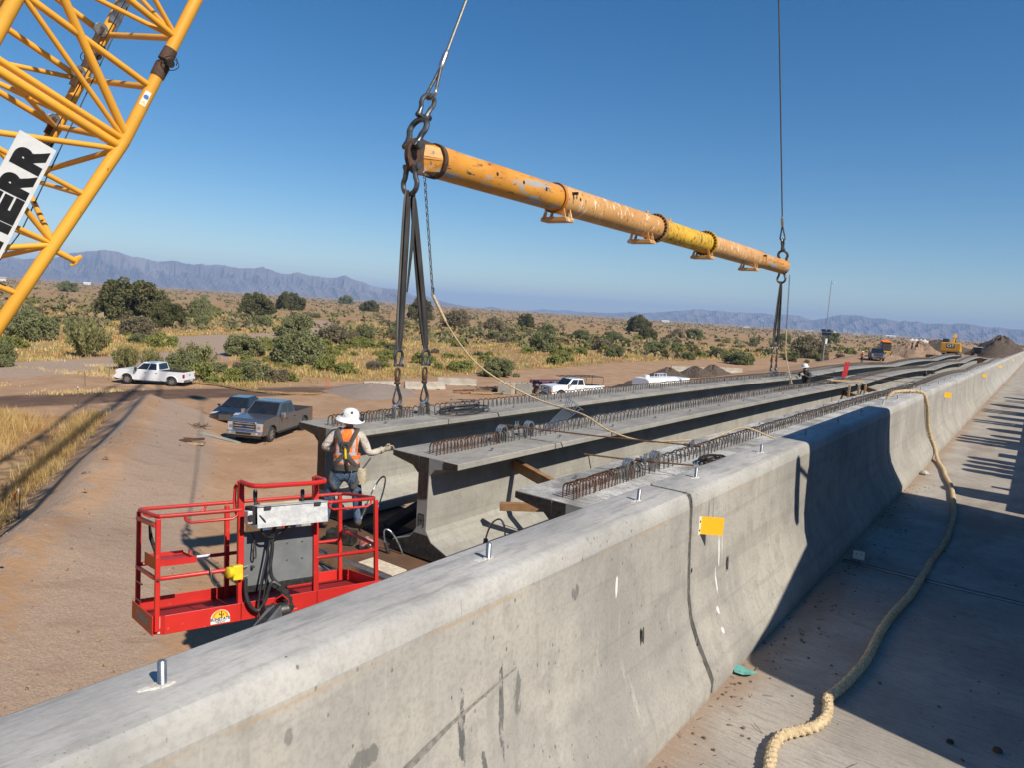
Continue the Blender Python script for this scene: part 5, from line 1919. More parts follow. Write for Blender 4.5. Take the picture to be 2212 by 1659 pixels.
strap(W1, [(.165, .02, .93), (.19, -.05, .86), (.18, -.09, .74), (.12, -.115, .66), (.08, -.06, .64)], .03)
bg_ = MB()
bg_.loft([torso_ring(z, .225, -.02, rx, ry, 20) for z, rx, ry in ((.70, .03, .03), (.71, .065, .06), (.78, .078, .07), (.88, .072, .062), (.935, .068, .06), (.94, .05, .045))], 0)
bg_.build('tool_pouch', 'canvas_bag', W1)
MB().path([(.24, -.03, .93), (.30, .0, 1.02), (.345, .03, 1.09)], .012, 8).build('spud_wrench', 'steel_dark', W1)
strap(W1, [(.1, -.15, .93), (.11, -.16, .86), (.08, -.17, .78), (.05, -.165, .72)], .006, 'steel_bright', .005, nm='key_chain')
# brimmed hard hat
hh = Vector((.013, .11, 1.665))
hat = MB()
ht = Vector((.10, -.10, 1)).normalized()
hat.lathe([(.205, -.045), (.212, -.040), (.18, -.015), (.135, .0), (.128, .012), (.126, .05), (.108, .095), (.075, .122), (.035, .134), (0, .137)], hh + ht * .0, ht, 36)
hat.lathe([(.207, -.047), (.18, -.022), (.13, -.006), (.12, -.004)], hh, ht, 36)
hat.build('hard_hat', 'helmet_white', W1, recalc=False)
for k, (a, z, m_) in enumerate(((-1.4, .045, 'decal_dark'), (-1.7, .05, 'sticker_blue'), (-2.1, .04, 'letter_black'), (-1.05, .055, 'decal_orange'), (-1.25, .085, 'letter_black'), (-2.5, .05, 'decal_dark'))):
    d_ = Vector((math.cos(a), math.sin(a), .25)).normalized()
    MB().lathe([(0, 0), (.02, 0), (.018, .003), (0, .003)], hh + Vector((math.cos(a) * .122, math.sin(a) * .122, z)), d_, 10).build('hat_sticker', m_, W1)
MB().path([hh + Vector((.175, -.02 + .05 * math.cos(a), .0 + .045 * math.sin(a))) for a in np.linspace(0, 2 * PI, 13)[:-1]], .022, 8, closed=True).build('ear_muff', 'hose_black', W1)
MB().box((.004, .02, 1.515), (.08, .012, .03)).build('collar_tag', 'decal_dark', W1)


# ---- worker kneeling between the girders near the second pier
W2 = empty('person', (-7.5, 30.6, 5.06), math.atan2(.8, .6) + 1.9, 'worker in dark grey hoodie and white hard hat, chest deep between two girders', 'person')
J2 = {'hip': ((0, 0, .62), (.15, .13)), 'waist': ((0, .03, .78), (.14, .12)), 'chest': ((0, .10, 1.02), (.17, .14)), 'neckb': ((0, .17, 1.2), (.10, .09)), 'neck': ((0, .20, 1.28), (.06, .06)), 'head': ((0, .24, 1.38), (.082, .10)), 'crown': ((0, .25, 1.46), (.07, .085)),
      'sl': ((-.2, .14, 1.17), (.08, .08)), 'el': ((-.28, .28, .98), (.062, .062)), 'wl': ((-.16, .55, 1.10), (.045, .045)),
      'sr': ((.2, .14, 1.17), (.08, .08)), 'er': ((.26, .30, .95), (.062, .062)), 'wr': ((.10, .50, .98), (.045, .045)),
      'hl': ((-.11, .0, .56), (.12, .12)), 'kl': ((-.15, .28, .30), (.08, .08)), 'al': ((-.15, -.02, .08), (.06, .06)), 'tl': ((-.15, .12, .04), (.05, .04)),
      'hr': ((.11, .0, .56), (.12, .12)), 'kr': ((.15, .28, .30), (.08, .08)), 'ar': ((.15, -.02, .08), (.06, .06)), 'tr': ((.15, .12, .04), (.05, .04))}
skin_body('body', J2, E_, ['hoodie_grey', 'work_brown', 'skin', 'boot_tan'], lambda c_: 3 if c_.z < .1 else (1 if c_.z < .72 and c_.y < .42 else (2 if c_.z > 1.285 else 0)), W2)
hb = MB()
hand(hb, (-.155, .56, 1.105), (.2, .9, .3), (0, 0, 1), .9)
hb.build('glove', 'glove_tan', W2)
hb = MB()
hand(hb, (.09, .51, .98), (-.2, .9, .1), (0, 0, 1), .9)
hb.build('glove', 'glove_tan', W2)
fh = Vector((0, .24, 1.43))
MB().lathe([(.155, -.012), (.158, -.006), (.122, .005), (.118, .04), (.10, .085), (.06, .112), (0, .12)], fh, (0, .25, 1), 26).build('hard_hat', 'helmet_white', W2, recalc=False)
nb = MB()
nb.path([(0, .325, 1.40), (0, .348, 1.375), (0, .335, 1.36)], [.008, .013, .008], 6)
nb.build('nose', 'skin', W2)
MB().loft([torso_ring(z, 0, cy, rx, ry, 18) for z, cy, rx, ry in ((1.21, .14, .11, .09), (1.25, .12, .12, .10), (1.30, .12, .10, .08), (1.31, .13, .08, .06))], 0).build('hood', 'hoodie_grey', W2)

# ---- far worker on the embankment
fx, fy = -21.9, 121.0
W3 = empty('person', (fx, fy, gz(fx, fy)), 2.6, 'distant worker in orange vest and pale hat standing on the embankment', 'person')
J3 = {k: (tuple(p_), r_) for k, (p_, r_) in {'hip': ((0, 0, .92), (.15, .12)), 'waist': ((0, 0, 1.05), (.14, .11)), 'chest': ((0, .01, 1.28), (.17, .13)), 'neckb': ((0, .02, 1.46), (.09, .08)), 'neck': ((0, .03, 1.53), (.055, .055)), 'head': ((0, .04, 1.63), (.08, .09)), 'crown': ((0, .04, 1.71), (.07, .08)),
      'sl': ((-.19, .01, 1.43), (.08, .08)), 'el': ((-.3, .0, 1.17), (.06, .06)), 'wl': ((-.2, .2, 1.05), (.045, .045)), 'sr': ((.19, .01, 1.43), (.08, .08)), 'er': ((.3, .0, 1.17), (.06, .06)), 'wr': ((.2, .2, 1.05), (.045, .045)),
      'hl': ((-.1, 0, .86), (.12, .12)), 'kl': ((-.12, .02, .48), (.08, .08)), 'al': ((-.13, -.02, .1), (.06, .06)), 'tl': ((-.13, .12, .04), (.05, .04)), 'hr': ((.1, 0, .86), (.12, .12)), 'kr': ((.12, .02, .48), (.08, .08)), 'ar': ((.13, -.02, .1), (.06, .06)), 'tr': ((.13, .12, .04), (.05, .04))}.items()}
skin_body('body', J3, E_, ['vest_orange', 'trouser_dark', 'skin', 'shirt_cream'], lambda c_: 1 if c_.z < .95 else (2 if c_.z > 1.5 else (3 if abs(c_.x) > .24 else 0)), W3)
MB().lathe([(.2, -.02), (.205, -.012), (.13, .0), (.125, .05), (.09, .1), (0, .125)], (0, .04, 1.68), (0, 0, 1), 20).build('hard_hat', 'helmet_white', W3, recalc=False)
# ================================================================== vehicles and machines
def paint(name, c, metal=0.0, rough=.28):
    t = NT(name)
    k = t.coord('Object')
    n = t.noise(k, 1.6, 5)
    dust = t.ramp(t.noise(k, 5, 5), .4, .75, 0, .08)
    z = t.xyz(k)[2]
    low = t.ramp(z, .35, .9, .3, 0)
    f = t.math('ADD', dust, t.math('MULTIPLY', low, t.ramp(n, .35, .65)))
    col = t.mix(f, c, (.36, .27, .19))
    t.b.inputs['Coat Weight'].default_value = .5
    t.b.inputs['Coat Roughness'].default_value = .08
    return t.fin(col, rough, metal)


paint('paint_silver', (.135, .145, .16), .55, .22)
paint('paint_white', (.78, .79, .80))
paint('paint_charcoal', (.014, .017, .021), .3, .2)
paint('paint_black', (.012, .012, .013))
mat('glass_dark', (.012, .015, .018), (.02, .022, .025), 3, .05, spec=.8)
mat('chrome', (.72, .73, .74), (.6, .6, .62), 6, .12, .95)
mat('trim_black', (.016, .016, .017), (.03, .03, .03), 10, .55)
mat('tyre', (.022, .021, .02), (.05, .045, .038), 12, .9)
mat('lamp_clear', (.62, .63, .65), (.4, .41, .43), 12, .1, .3)
mat('lamp_red', (.35, .012, .01), (.25, .01, .01), 8, .2)
mat('lamp_amber', (.75, .25, .02), (.6, .2, .02), 8, .25)
mat('plate_white', (.7, .7, .7), (.55, .55, .6), 30, .5)
mat('badge_blue', (.02, .06, .25), (.02, .05, .2), 8, .3)
mat('bed_liner', (.02, .02, .021), (.04, .038, .035), 20, .85)


def wheel(parent, x, y, r, w, side, rim_m='chrome', spokes=6):
    root = empty('wheel', (x, y, r))
    root.parent = parent
    s = side
    MB().lathe([(r * .60, -w / 2), (r * .9, -w / 2), (r * .985, -w * .36), (r, -w * .2), (r, w * .2), (r * .985, w * .36), (r * .9, w / 2), (r * .60, w / 2)], (0, 0, 0), (0, 1, 0), 32).build('tyre', 'tyre', root)
    b = MB()
    yo = s * w * .36
    b.lathe([(r * .62, yo + s * .03), (r * .56, yo + s * .03), (r * .53, yo - s * .05), (r * .12, yo - s * .02), (r * .10, yo + s * .03), (0, yo + s * .035)], (0, 0, 0), (0, 1, 0), 32)
    for k in range(spokes):
        a = 2 * PI * k / spokes
        d = Vector((math.cos(a), 0, math.sin(a)))
        b.beam(d * r * .12 + Vector((0, yo + s * .01, 0)), d * r * .56 + Vector((0, yo + s * .02, 0)), r * .16, .03, (0, 1, 0))
    b.build('rim', rim_m, root)
    return root


def quad_panel(P, u0, u1, v0, v1, off, n):
    """point grid on a bilinear quad P = (bl, br, tr, tl), pushed out along n"""
    def at(u, v):
        return P[0] * (1 - u) * (1 - v) + P[1] * u * (1 - v) + P[2] * u * v + P[3] * (1 - u) * v + n * off
    return [at(u0, v0), at(u1, v0), at(u1, v1), at(u0, v1)]


def pane(parent, name, P, u0, u1, v0, v1, out, m='glass_dark', th=.006, cham=0.0):
    n = (P[1] - P[0]).cross(P[3] - P[0]).normalized()
    if n.dot(out) < 0:
        n = -n
    a = quad_panel(P, u0, u1, v0, v1, th, n)
    b_ = quad_panel(P, u0, u1, v0, v1, -.004, n)
    return MB().hexa(b_, a).build(name, m, parent, bev=cham)


def arch_profile(top, x0, x1, zb, arches, r):
    """closed side outline: top polyline from rear x0 to front x1, then the sill with wheel arches back"""
    pts = list(top)
    for ax in sorted(arches, reverse=True):
        pts.append((ax + r * 1.02, zb))
        for k in range(9):
            a = k / 8 * PI
            pts.append((ax + r * math.cos(a), zb + r * .92 * math.sin(a) * 1.0))
    pts.append((x0, zb))
    return pts


def pickup(name, label, loc, rz, m_paint, style, scale=1.0, group=None, rack=False):
    root = empty(name, loc, rz, label, 'pickup truck', group)
    root.scale = (scale,) * 3
    L, W, zb = 6.1, 2.0, .46
    xr, xf = -3.05, 3.05
    wr, wf = -1.95, 2.0
    wheel_r = .42
    hood0, hood1 = 1.37, 1.29
    belt = 1.31
    bed_x = -.78
    top = [(xr, .62), (xr, belt + .02), (bed_x, belt + .02), (bed_x + .01, belt + .03), (1.28, belt + .02), (1.36, hood0), (2.70, hood1 + .02), (2.92, hood1 - .06), (xf - .03, 1.0), (xf, .62), (xf - .05, zb + .02)]
    b = MB()
    prof = arch_profile(top, xr + .03, xf, zb, (wr, wf), .52)
    b.prism(prof, -W / 2, W / 2, lambda u, v, a: (u, a, v))
    me_o = b.build('body', m_paint, root)
    bm = bmesh.new()
    bm.from_mesh(me_o.data)
    bm.faces.ensure_lookup_table()
    for f in bm.faces:
        c_ = f.calc_center_median()
        if f.normal.z > .95 and xr < c_.x < bed_x and c_.z > 1.2 and f.calc_area() > 2:
            bmesh.ops.inset_individual(bm, faces=[f], thickness=.09, depth=0)
            for v in f.verts:
                v.co.z -= .5
            f.material_index = 1
            for e in f.edges:
                for g in e.link_faces:
                    if g is not f:
                        g.material_index = 1
            break
    bm.to_mesh(me_o.data)
    bm.free()
    me_o.data.materials.append(MATS['bed_liner'])
    md = me_o.modifiers.new('bevel', 'BEVEL')
    md.width = .035
    md.segments = 3
    md.limit_method = 'ANGLE'
    md.angle_limit = R(35)
    # cab
    zc0, zc1 = belt - .02, 1.99
    x0, x1, t0, t1 = bed_x - .0, 1.36, bed_x + .16, .62
    w0, w1 = W / 2 - .02, W / 2 - .19
    bot = [Vector((x0, -w0, zc0)), Vector((x1, -w0, zc0)), Vector((x1, w0, zc0)), Vector((x0, w0, zc0))]
    tp = [Vector((t0, -w1, zc1)), Vector((t1, -w1, zc1)), Vector((t1, w1, zc1)), Vector((t0, w1, zc1))]
    MB().hexa(bot, tp).build('cab', m_paint, root, bev=.07, seg=3)
    mk = m_paint
    # glazing: windscreen, rear window, two side windows each side
    pane(root, 'windscreen', [bot[1], bot[2], tp[2], tp[1]], .06, .94, .10, .93, Vector((1, 0, 0)))
    pane(root, 'rear_window', [bot[0], bot[3], tp[3], tp[0]], .10, .90, .18, .90, Vector((-1, 0, 0)))
    for sd, q in ((-1, [bot[0], bot[1], tp[1], tp[0]]), (1, [bot[3], bot[2], tp[2], tp[3]])):
        out = Vector((0, sd, 0))
        n = (q[1] - q[0]).cross(q[3] - q[0]).normalized()
        if n.dot(out) < 0:
            n = -n
        A = lambda u, v: q[0] * (1 - u) * (1 - v) + q[1] * u * (1 - v) + q[2] * u * v + q[3] * (1 - u) * v
        for (u0, u1, ub0, ub1) in ((.07, .44, .07, .44), (.48, .91, .48, .93)):
            P = [A(ub0, .12), A(ub1, .12), A(u1, .88), A(u0, .88)]
            MB().hexa([p_ - n * .004 for p_ in P], [p_ + n * .008 for p_ in P]).build('side_window', 'glass_dark', root)
        # doors, handles, mirrors, steps, flares
        for (dx0, dx1) in ((-.76, .20), (.22, 1.20)):
            dr = MB().b2(dx0, dx1, min(sd * (W / 2 - .002), sd * (W / 2 + .010)), max(sd * (W / 2 - .002), sd * (W / 2 + .010)), .58, belt - .02).build('door', mk, root, bev=.008)
            MB().b2(dx0 + .05, dx0 + .24, sd * (W / 2 + .018) - .012, sd * (W / 2 + .018) + .012, 1.08, 1.115).build('handle', 'trim_black' if style != 'chrome' else 'chrome', dr)
        mr = MB().box((1.12, sd * (W / 2 + .18), 1.40), (.14, .22, .30), None).build('mirror', 'trim_black' if style == 'ram' else 'chrome', root, bev=.03)
        MB().beam((1.18, sd * (W / 2 - .06), 1.30), (1.14, sd * (W / 2 + .12), 1.33), .07, .05).build('mirror_arm', 'trim_black', mr)
        MB().b2(-.95, 1.35, sd * (W / 2 + .02) - .07, sd * (W / 2 + .02) + .07, .40, .45).build('side_step', 'trim_black' if style != 'ram' else 'chrome', root, bev=.015)
        for ax in (wr, wf):
            pts = [(ax + .545 * math.cos(a), sd * (W / 2 + .005), zb + .02 + .50 * math.sin(a)) for a in np.linspace(0, PI, 13)]
            MB().path(pts, .035, 8).build('wheel_flare', mk, root)
            wheel(root, ax, sd * (W / 2 - .15), wheel_r, .28, sd, 'chrome', 6)
    for ax in (wr, wf):
        MB().tube((ax, -W / 2 + .2, wheel_r), (ax, W / 2 - .2, wheel_r), .07, n=10).build('axle', 'trim_black', root)
        MB().b2(ax - .5, ax + .5, -W / 2 + .3, W / 2 - .3, .55, .95).build('wheel_well', 'trim_black', root)
    MB().b2(xr + .2, xf - .2, -.45, .45, .38, .5).build('frame', 'trim_black', root)
    # front
    if style == 'ford':
        g = MB().b2(xf - .02, xf + .045, -.62, .62, .76, 1.18).build('grille', 'trim_black', root, bev=.02)
        for z in (.83, .97, 1.11):
            MB().b2(xf + .03, xf + .075, -.57, .57, z - .035, z + .035).build('grille_bar', 'chrome', g, bev=.012)
        MB().path([(xf + .05, y, z) for y, z in ((-.62, .74), (.62, .74), (.67, .97), (.62, 1.2), (-.62, 1.2), (-.67, .97))], .028, 8, closed=True).build('grille_frame', 'chrome', g)
        em = MB().lathe([(0, 0), (.13, 0), (.13, .02), (0, .02)], (xf + .07, 0, .95), (1, 0, 0), 26)
        for i, v_ in enumerate(em.v):
            em.v[i] = (v_[0], v_[1], .95 + (v_[2] - .95) * .42)
        em.build('badge', 'badge_blue', g)
        hl = ((.64, .98), .70, 1.13)
    else:
        g = MB().b2(xf - .02, xf + .05, -.55, .55, .72, 1.10).build('grille', 'trim_black', root, bev=.03)
        MB().b2(xf + .03, xf + .07, -.56, .56, .90, .94).build('grille_bar', mk, g)
        MB().b2(xf + .03, xf + .07, -.03, .03, .73, 1.09).build('grille_bar', mk, g)
        hl = ((.58, .98), .80, 1.10)
    for sd in (-1, 1):
        y0, y1 = sorted((sd * hl[0][0], sd * hl[0][1]))
        h_ = MB().b2(xf - .14, xf + .03, y0, y1, hl[1], hl[2]).build('headlight', 'lamp_clear', root, bev=.03)
        MB().tube((xf + .02, (y0 + y1) / 2 - sd * .03, (hl[1] + hl[2]) / 2), (xf + .04, (y0 + y1) / 2 - sd * .03, (hl[1] + hl[2]) / 2), .09, n=16).build('lens', 'chrome', h_)
        MB().b2(xf - .12, xf + .01, sd * .98 - .02, sd * .98 + .02, hl[1] + .05, hl[2] - .08).build('marker_lamp', 'lamp_amber', h_)
    bp = MB().b2(xf - .12, xf + .16, -W / 2 + .02, W / 2 - .02, .50, .72).build('front_bumper', 'chrome' if style != 'ram' else mk, root, bev=.04, seg=3)
    MB().b2(xf + .13, xf + .175, -.42, .42, .54, .66).build('bumper_intake', 'trim_black', bp)
    MB().b2(xf - .1, xf + .1, -W / 2 + .12, W / 2 - .12, .36, .49).build('air_dam', 'trim_black', bp, bev=.02)
    for sd in (-1, 1):
        MB().tube((xf + .15, sd * .74, .61), (xf + .17, sd * .74, .61), .06, n=14).build('fog_lamp', 'lamp_clear', bp)
    # rear
    tg = MB().b2(xr - .02, xr + .03, -W / 2 + .18, W / 2 - .18, .70, belt).build('tailgate', mk, root, bev=.02)
    MB().lathe([(0, 0), (.085, 0), (.07, .012), (0, .012)], (xr - .025, 0, 1.05), (-1, 0, 0), 6).build('badge', 'trim_black', tg)
    for sd in (-1, 1):
        y0, y1 = sorted((sd * (W / 2 - .17), sd * (W / 2 + .006)))
        MB().b2(xr - .012, xr + .12, y0, y1, .82, 1.16).build('tail_light', 'lamp_red', root, bev=.015)
    rb = MB().b2(xr - .2, xr + .06, -W / 2 + .04, W / 2 - .04, .48, .68).build('rear_bumper', 'chrome', root, bev=.03)
    MB().b2(xr - .207, xr - .198, -.16, .16, .56, .66).build('licence_plate', 'plate_white', rb)
    if rack:
        rk = MB()
        r_ = .022
        for sd in (-1, 1):
            y = sd * .86
            rk.path([(-2.95, y, 1.3), (-2.95, y, 2.12), (-2.7, y, 2.16), (1.1, y * .92, 2.16), (1.5, y * .9, 2.10)], r_, 6)
            rk.tube((-.9, y, 1.3), (-.9, y, 2.16), r_, n=6)
        for x in (-2.9, -1.9, -.9, .1, 1.0, 1.45):
            rk.tube((x, -.84, 2.17 if x < 1.2 else 2.11), (x, .84, 2.17 if x < 1.2 else 2.11), r_, n=6)
        rk.tube((-2.9, -.3, 2.19), (1.4, -.3, 2.14), r_, n=6).tube((-2.9, .3, 2.19), (1.4, .3, 2.14), r_, n=6)
        rk.build('ladder_rack', 'trim_black', root)
    return root


def sedan(name, label, loc, rz):
    root = empty(name, loc, rz, label, 'car')
    W, zb, xr, xf = 1.8, .24, -2.28, 2.28
    top = [(xr, .55), (xr + .02, .92), (xr + .25, .98), (-1.2, 1.0), (1.05, .95), (1.9, .78), (2.18, .66), (xf, .48), (xf - .04, zb + .05)]
    prof = arch_profile(top, xr + .05, xf, zb, (-1.35, 1.38), .37)
    o = MB().prism(prof, -W / 2, W / 2, lambda u, v, a: (u, a, v)).build('body', 'paint_charcoal', root, bev=.09, seg=3)
    bot = [Vector((-1.75, -.84, .95)), Vector((1.15, -.84, .92)), Vector((1.15, .84, .92)), Vector((-1.75, .84, .95))]
    tp = [Vector((-.95, -.58, 1.44)), Vector((.25, -.58, 1.45)), Vector((.25, .58, 1.45)), Vector((-.95, .58, 1.44))]
    MB().hexa(bot, tp).build('cab', 'paint_charcoal', root, bev=.09, seg=3)
    pane(root, 'windscreen', [bot[1], bot[2], tp[2], tp[1]], .06, .94, .08, .92, Vector((1, 0, 0)))
    pane(root, 'rear_window', [bot[0], bot[3], tp[3], tp[0]], .08, .92, .10, .90, Vector((-1, 0, 0)))
    for sd, q in ((-1, [bot[0], bot[1], tp[1], tp[0]]), (1, [bot[3], bot[2], tp[2], tp[3]])):
        pane(root, 'side_window', q, .14, .48, .12, .86, Vector((0, sd, 0)))
        pane(root, 'side_window', q, .51, .90, .12, .86, Vector((0, sd, 0)))
        MB().box((.85, sd * (W / 2 + .08), 1.0), (.12, .16, .12)).build('mirror', 'paint_charcoal', root, bev=.03)
        for ax in (-1.35, 1.38):
            wheel(root, ax, sd * (W / 2 - .11), .32, .21, sd, 'chrome', 5)
        y0, y1 = sorted((sd * .5, sd * .88))
        MB().hexa([(1.95, y0, .62), (2.2, y0, .60), (2.2, y0, .68), (1.95, y0, .76)], [(1.95, y1, .62), (2.1, y1, .60), (2.05, y1, .70), (1.9, y1, .78)]).build('headlight', 'lamp_clear', root)
        MB().b2(xr - .01, xr + .1, y0, y1, .72, .88).build('tail_light', 'lamp_red', root)
    g = MB().hexa([(2.2, -.42, .66), (2.2, .42, .66), (2.31, .34, .32), (2.31, -.34, .32)], [(2.25, -.42, .66), (2.25, .42, .66), (2.345, .34, .32), (2.345, -.34, .32)]).build('grille', 'trim_black', root)
    for k in range(6):
        z = .37 + k * .052
        MB().b2(2.26, 2.36 - (z - .32) * .28, -.36, .36, z - .007, z + .007).build('grille_bar', 'chrome', g)
    MB().b2(-1.3, 1.3, -.7, .7, .2, .3).build('underbody', 'trim_black', root)
    return root


def on_ground(x, y, dz=0.0):
    return (x, y, gz(x, y) + dz)


# silver crew cab: wheels measured at (-32.8, 22.8) front and (-34.6, 26.3) rear
h = math.atan2(-3.49, 1.86)
pickup('pickup_truck', 'silver crew cab pickup truck with chrome grille, parked on the dirt facing the bridge', on_ground(-34.4, 24.15, .0), h, 'paint_silver', 'ford')
sedan('sedan_car', 'dark grey sedan half hidden behind the silver pickup truck', on_ground(-39.4, 25.3), h + .12)
h = math.atan2(-1.58, -3.24)
pickup('pickup_truck', 'white crew cab pickup truck parked beside the desert bushes, seen from its side and tail', on_ground(-57.6, 29.2), h + .14, 'paint_white', 'ram', .93)
pickup('pickup_truck', 'white pickup truck with black ladder rack beyond the left girder', on_ground(-34.8, 57.0), R(-112), 'paint_white', 'ford', 1.0, rack=True)
pickup('pickup_truck', 'distant black pickup truck parked in front of the bulldozer', on_ground(-21.6, 131.0), R(-75), 'paint_black', 'ford')

# ---- white tank truck roof showing over the girder
tk = empty('tank_truck', on_ground(-30.4, 66.3), R(82), 'white water tank truck with only its top showing behind the left girder', 'truck')
b = MB()
tp_ = [(-.95, .9), (-1.05, 1.5), (-.98, 1.95), (-.6, 2.15), (.6, 2.15), (.98, 1.95), (1.05, 1.5), (.95, .9)]
b.prism(tp_, -3.2, 2.4, lambda u, v, a: (a, u, v)).build('tank', 'paint_white', tk, bev=.08)
MB().b2(2.7, 4.3, -1.05, 1.05, .7, 2.05).build('cab', 'paint_white', tk, bev=.12)
MB().b2(4.3, 5.2, -1.0, 1.0, .7, 1.35).build('bonnet', 'paint_white', tk, bev=.1)
MB().b2(4.285, 4.312, -.85, .85, 1.4, 1.95).build('windscreen', 'glass_dark', tk)
MB().b2(-3.2, 5.1, -.5, .5, .55, .88).build('frame', 'trim_black', tk)
for x in (-2.4, -1.2, 4.4):
    for sd in (-1, 1):
        wheel(tk, x, sd * .9, .5, .3, sd, 'steel_galv', 5)
for x in (-.4, .2, .8):
    MB().path([(x, -.3, 2.14), (x, -.3, 2.5), (x, .3, 2.5), (x, .3, 2.14)], .035, 8).build('hand_hoop', 'paint_white', tk)
MB().tube((-2.2, 0, 2.14), (-2.2, 0, 2.4), .28, n=18).build('hatch', 'paint_white', tk)

# ---- purple attachment behind the rack truck
mat('purple_steel', (.10, .035, .06), (.07, .028, .045), 10, .6, bump=.3)
pu = empty('purple_trailer', on_ground(-38.2, 58.4), R(70), 'dark purple steel equipment trailer behind the concrete blocks', 'trailer')
MB().b2(-2, 2, -.8, .8, .55, .75).build('bed', 'purple_steel', pu, bev=.02)
for x in (-1.6, -.4, .8, 1.8):
    MB().b2(x - .06, x + .06, -.85, .85, .75, 1.25).build('crib_post', 'purple_steel', pu)
MB().b2(-2, 1.9, .6, .75, 1.0, 1.3).build('side_rail', 'purple_steel', pu)
MB().tube((-1.7, -.3, 1.15), (1.7, -.3, 1.15), .22, n=14).build('roller', 'purple_steel', pu)
for sd in (-1, 1):
    wheel(pu, 0, sd * .85, .36, .22, sd, 'steel_dark', 5)

# ---- bulldozer
mat('machine_yellow', (.62, .33, .04), (.50, .25, .03), 5, .5)
mat('machine_black', (.02, .02, .021), (.04, .038, .035), 10, .7)
dz = empty('bulldozer', on_ground(-22.4, 141.5, .1), R(58), 'yellow bulldozer with orange cab roof working against a dirt mound', 'bulldozer')
dz.rotation_euler = (0, R(-9), R(118))
for sd in (-1, 1):
    prof = [(-2.0, .55), (-1.7, .12), (1.6, .12), (2.0, .5), (1.8, .95), (-1.75, 1.0)]
    MB().prism(prof, sd * 1.05 - .28, sd * 1.05 + .28, lambda u, v, a: (u, a, v)).build('track', 'machine_black', dz, bev=.05)
MB().b2(-1.7, .1, -.75, .75, .6, 1.35).build('rear_frame', 'machine_yellow', dz, bev=.05)
MB().hexa([(.0, -.62, .8), (1.95, -.55, .8), (1.95, .55, .8), (.0, .62, .8)], [(.0, -.62, 1.85), (1.9, -.55, 1.55), (1.9, .55, 1.55), (.0, .62, 1.85)]).build('engine_hood', 'machine_yellow', dz, bev=.06)
cb = MB().hexa([(-1.45, -.78, 1.35), (.1, -.78, 1.35), (.1, .78, 1.35), (-1.45, .78, 1.35)], [(-1.25, -.7, 2.85), (-.05, -.7, 2.85), (-.05, .7, 2.85), (-1.25, .7, 2.85)]).build('cab', 'machine_black', dz, bev=.05)
for sd in (-1, 1):
    MB().hexa([(-1.3, sd * .79, 1.5), (-.02, sd * .79, 1.5), (-.1, sd * .735, 2.65), (-1.15, sd * .735, 2.65)], [(-1.3, sd * .80, 1.5), (-.02, sd * .80, 1.5), (-.1, sd * .745, 2.65), (-1.15, sd * .745, 2.65)]).build('side_window', 'glass_dark', cb)
MB().b2(-1.4, .1, -.82, .82, 2.85, 3.0).build('roof', 'vest_orange', cb, bev=.04)
MB().path([(1.2, .3, 1.7), (1.2, .3, 2.25), (1.1, .3, 2.4)], .06, 8).build('exhaust', 'machine_black', dz)
MB().hexa([(2.3, -1.6, .1), (2.3, 1.6, .1), (2.15, 1.6, 1.2), (2.15, -1.6, 1.2)], [(2.4, -1.6, .1), (2.4, 1.6, .1), (2.3, 1.6, 1.2), (2.3, -1.6, 1.2)]).build('blade', 'machine_yellow', dz)
for sd in (-1, 1):
    MB().beam((.2, sd * 1.35, .5), (2.2, sd * 1.35, .4), .14, .22).build('push_arm', 'machine_yellow', dz)

# ---- excavator seen from behind
ex = empty('excavator', on_ground(-12.9, 152.0), R(90), 'yellow excavator seen from behind with its counterweight lettering', 'excavator')
for sd in (-1, 1):
    prof = [(-2.2, .5), (-1.9, .1), (1.9, .1), (2.2, .5), (1.9, .95), (-1.9, .95)]
    MB().prism(prof, sd * 1.25 - .3, sd * 1.25 + .3, lambda u, v, a: (u, a, v)).build('track', 'machine_black', ex, bev=.05)
MB().tube((0, 0, .8), (0, 0, 1.25), .7, n=20).build('slew_ring', 'machine_black', ex)
MB().b2(-1.4, 1.7, -1.5, 1.5, 1.25, 2.1).build('upper_frame', 'machine_yellow', ex, bev=.06)
cw = MB().b2(-2.3, -1.2, -1.6, 1.6, 1.3, 2.95).build('counterweight', 'machine_yellow', ex, bev=.18, seg=3)
MB().b2(-2.312, -2.298, -.62, .62, 1.98, 2.72).build('logo_plate', 'letter_black', cw)
for i, ch in enumerate('CAT'):
    fit_letter(ch, -.52 + i * .36, -.52 + i * .36 + .33, -.27, .27, 'sign_white', cw, Vector((-2.314, 0, 2.37)), (0, -1, 0), (0, 0, 1), .004, .05)
MB().add([(-2.321, .17, 2.12), (-2.321, -.17, 2.12), (-2.321, 0, 2.34)], [(0, 1, 2)]).build('logo_triangle', 'machine_yellow', cw)
ec = MB().b2(-.1, 1.7, .55, 1.5, 2.1, 3.6).build('cab', 'machine_black', ex, bev=.12)
MB().b2(-.115, -.095, .68, 1.38, 2.7, 3.45).build('rear_window', 'glass_dark', ec)
MB().b2(-1.0, .3, -1.4, .3, 2.1, 2.9).build('engine_cover', 'machine_yellow', ex, bev=.05)
bm_ = MB()
bp_ = [(1.4, 0, 2.0), (2.3, 0, 3.6), (3.6, 0, 4.3), (5.2, 0, 4.0)]
for a, b_ in zip(bp_, bp_[1:]):
    bm_.beam(a, b_, .4, .6, (0, 0, 1))
bm_.build('boom', 'machine_yellow', ex, bev=.03)
MB().beam((5.2, 0, 4.2), (6.2, 0, 1.6), .32, .4, (1, 0, 0)).build('stick', 'machine_yellow', ex)
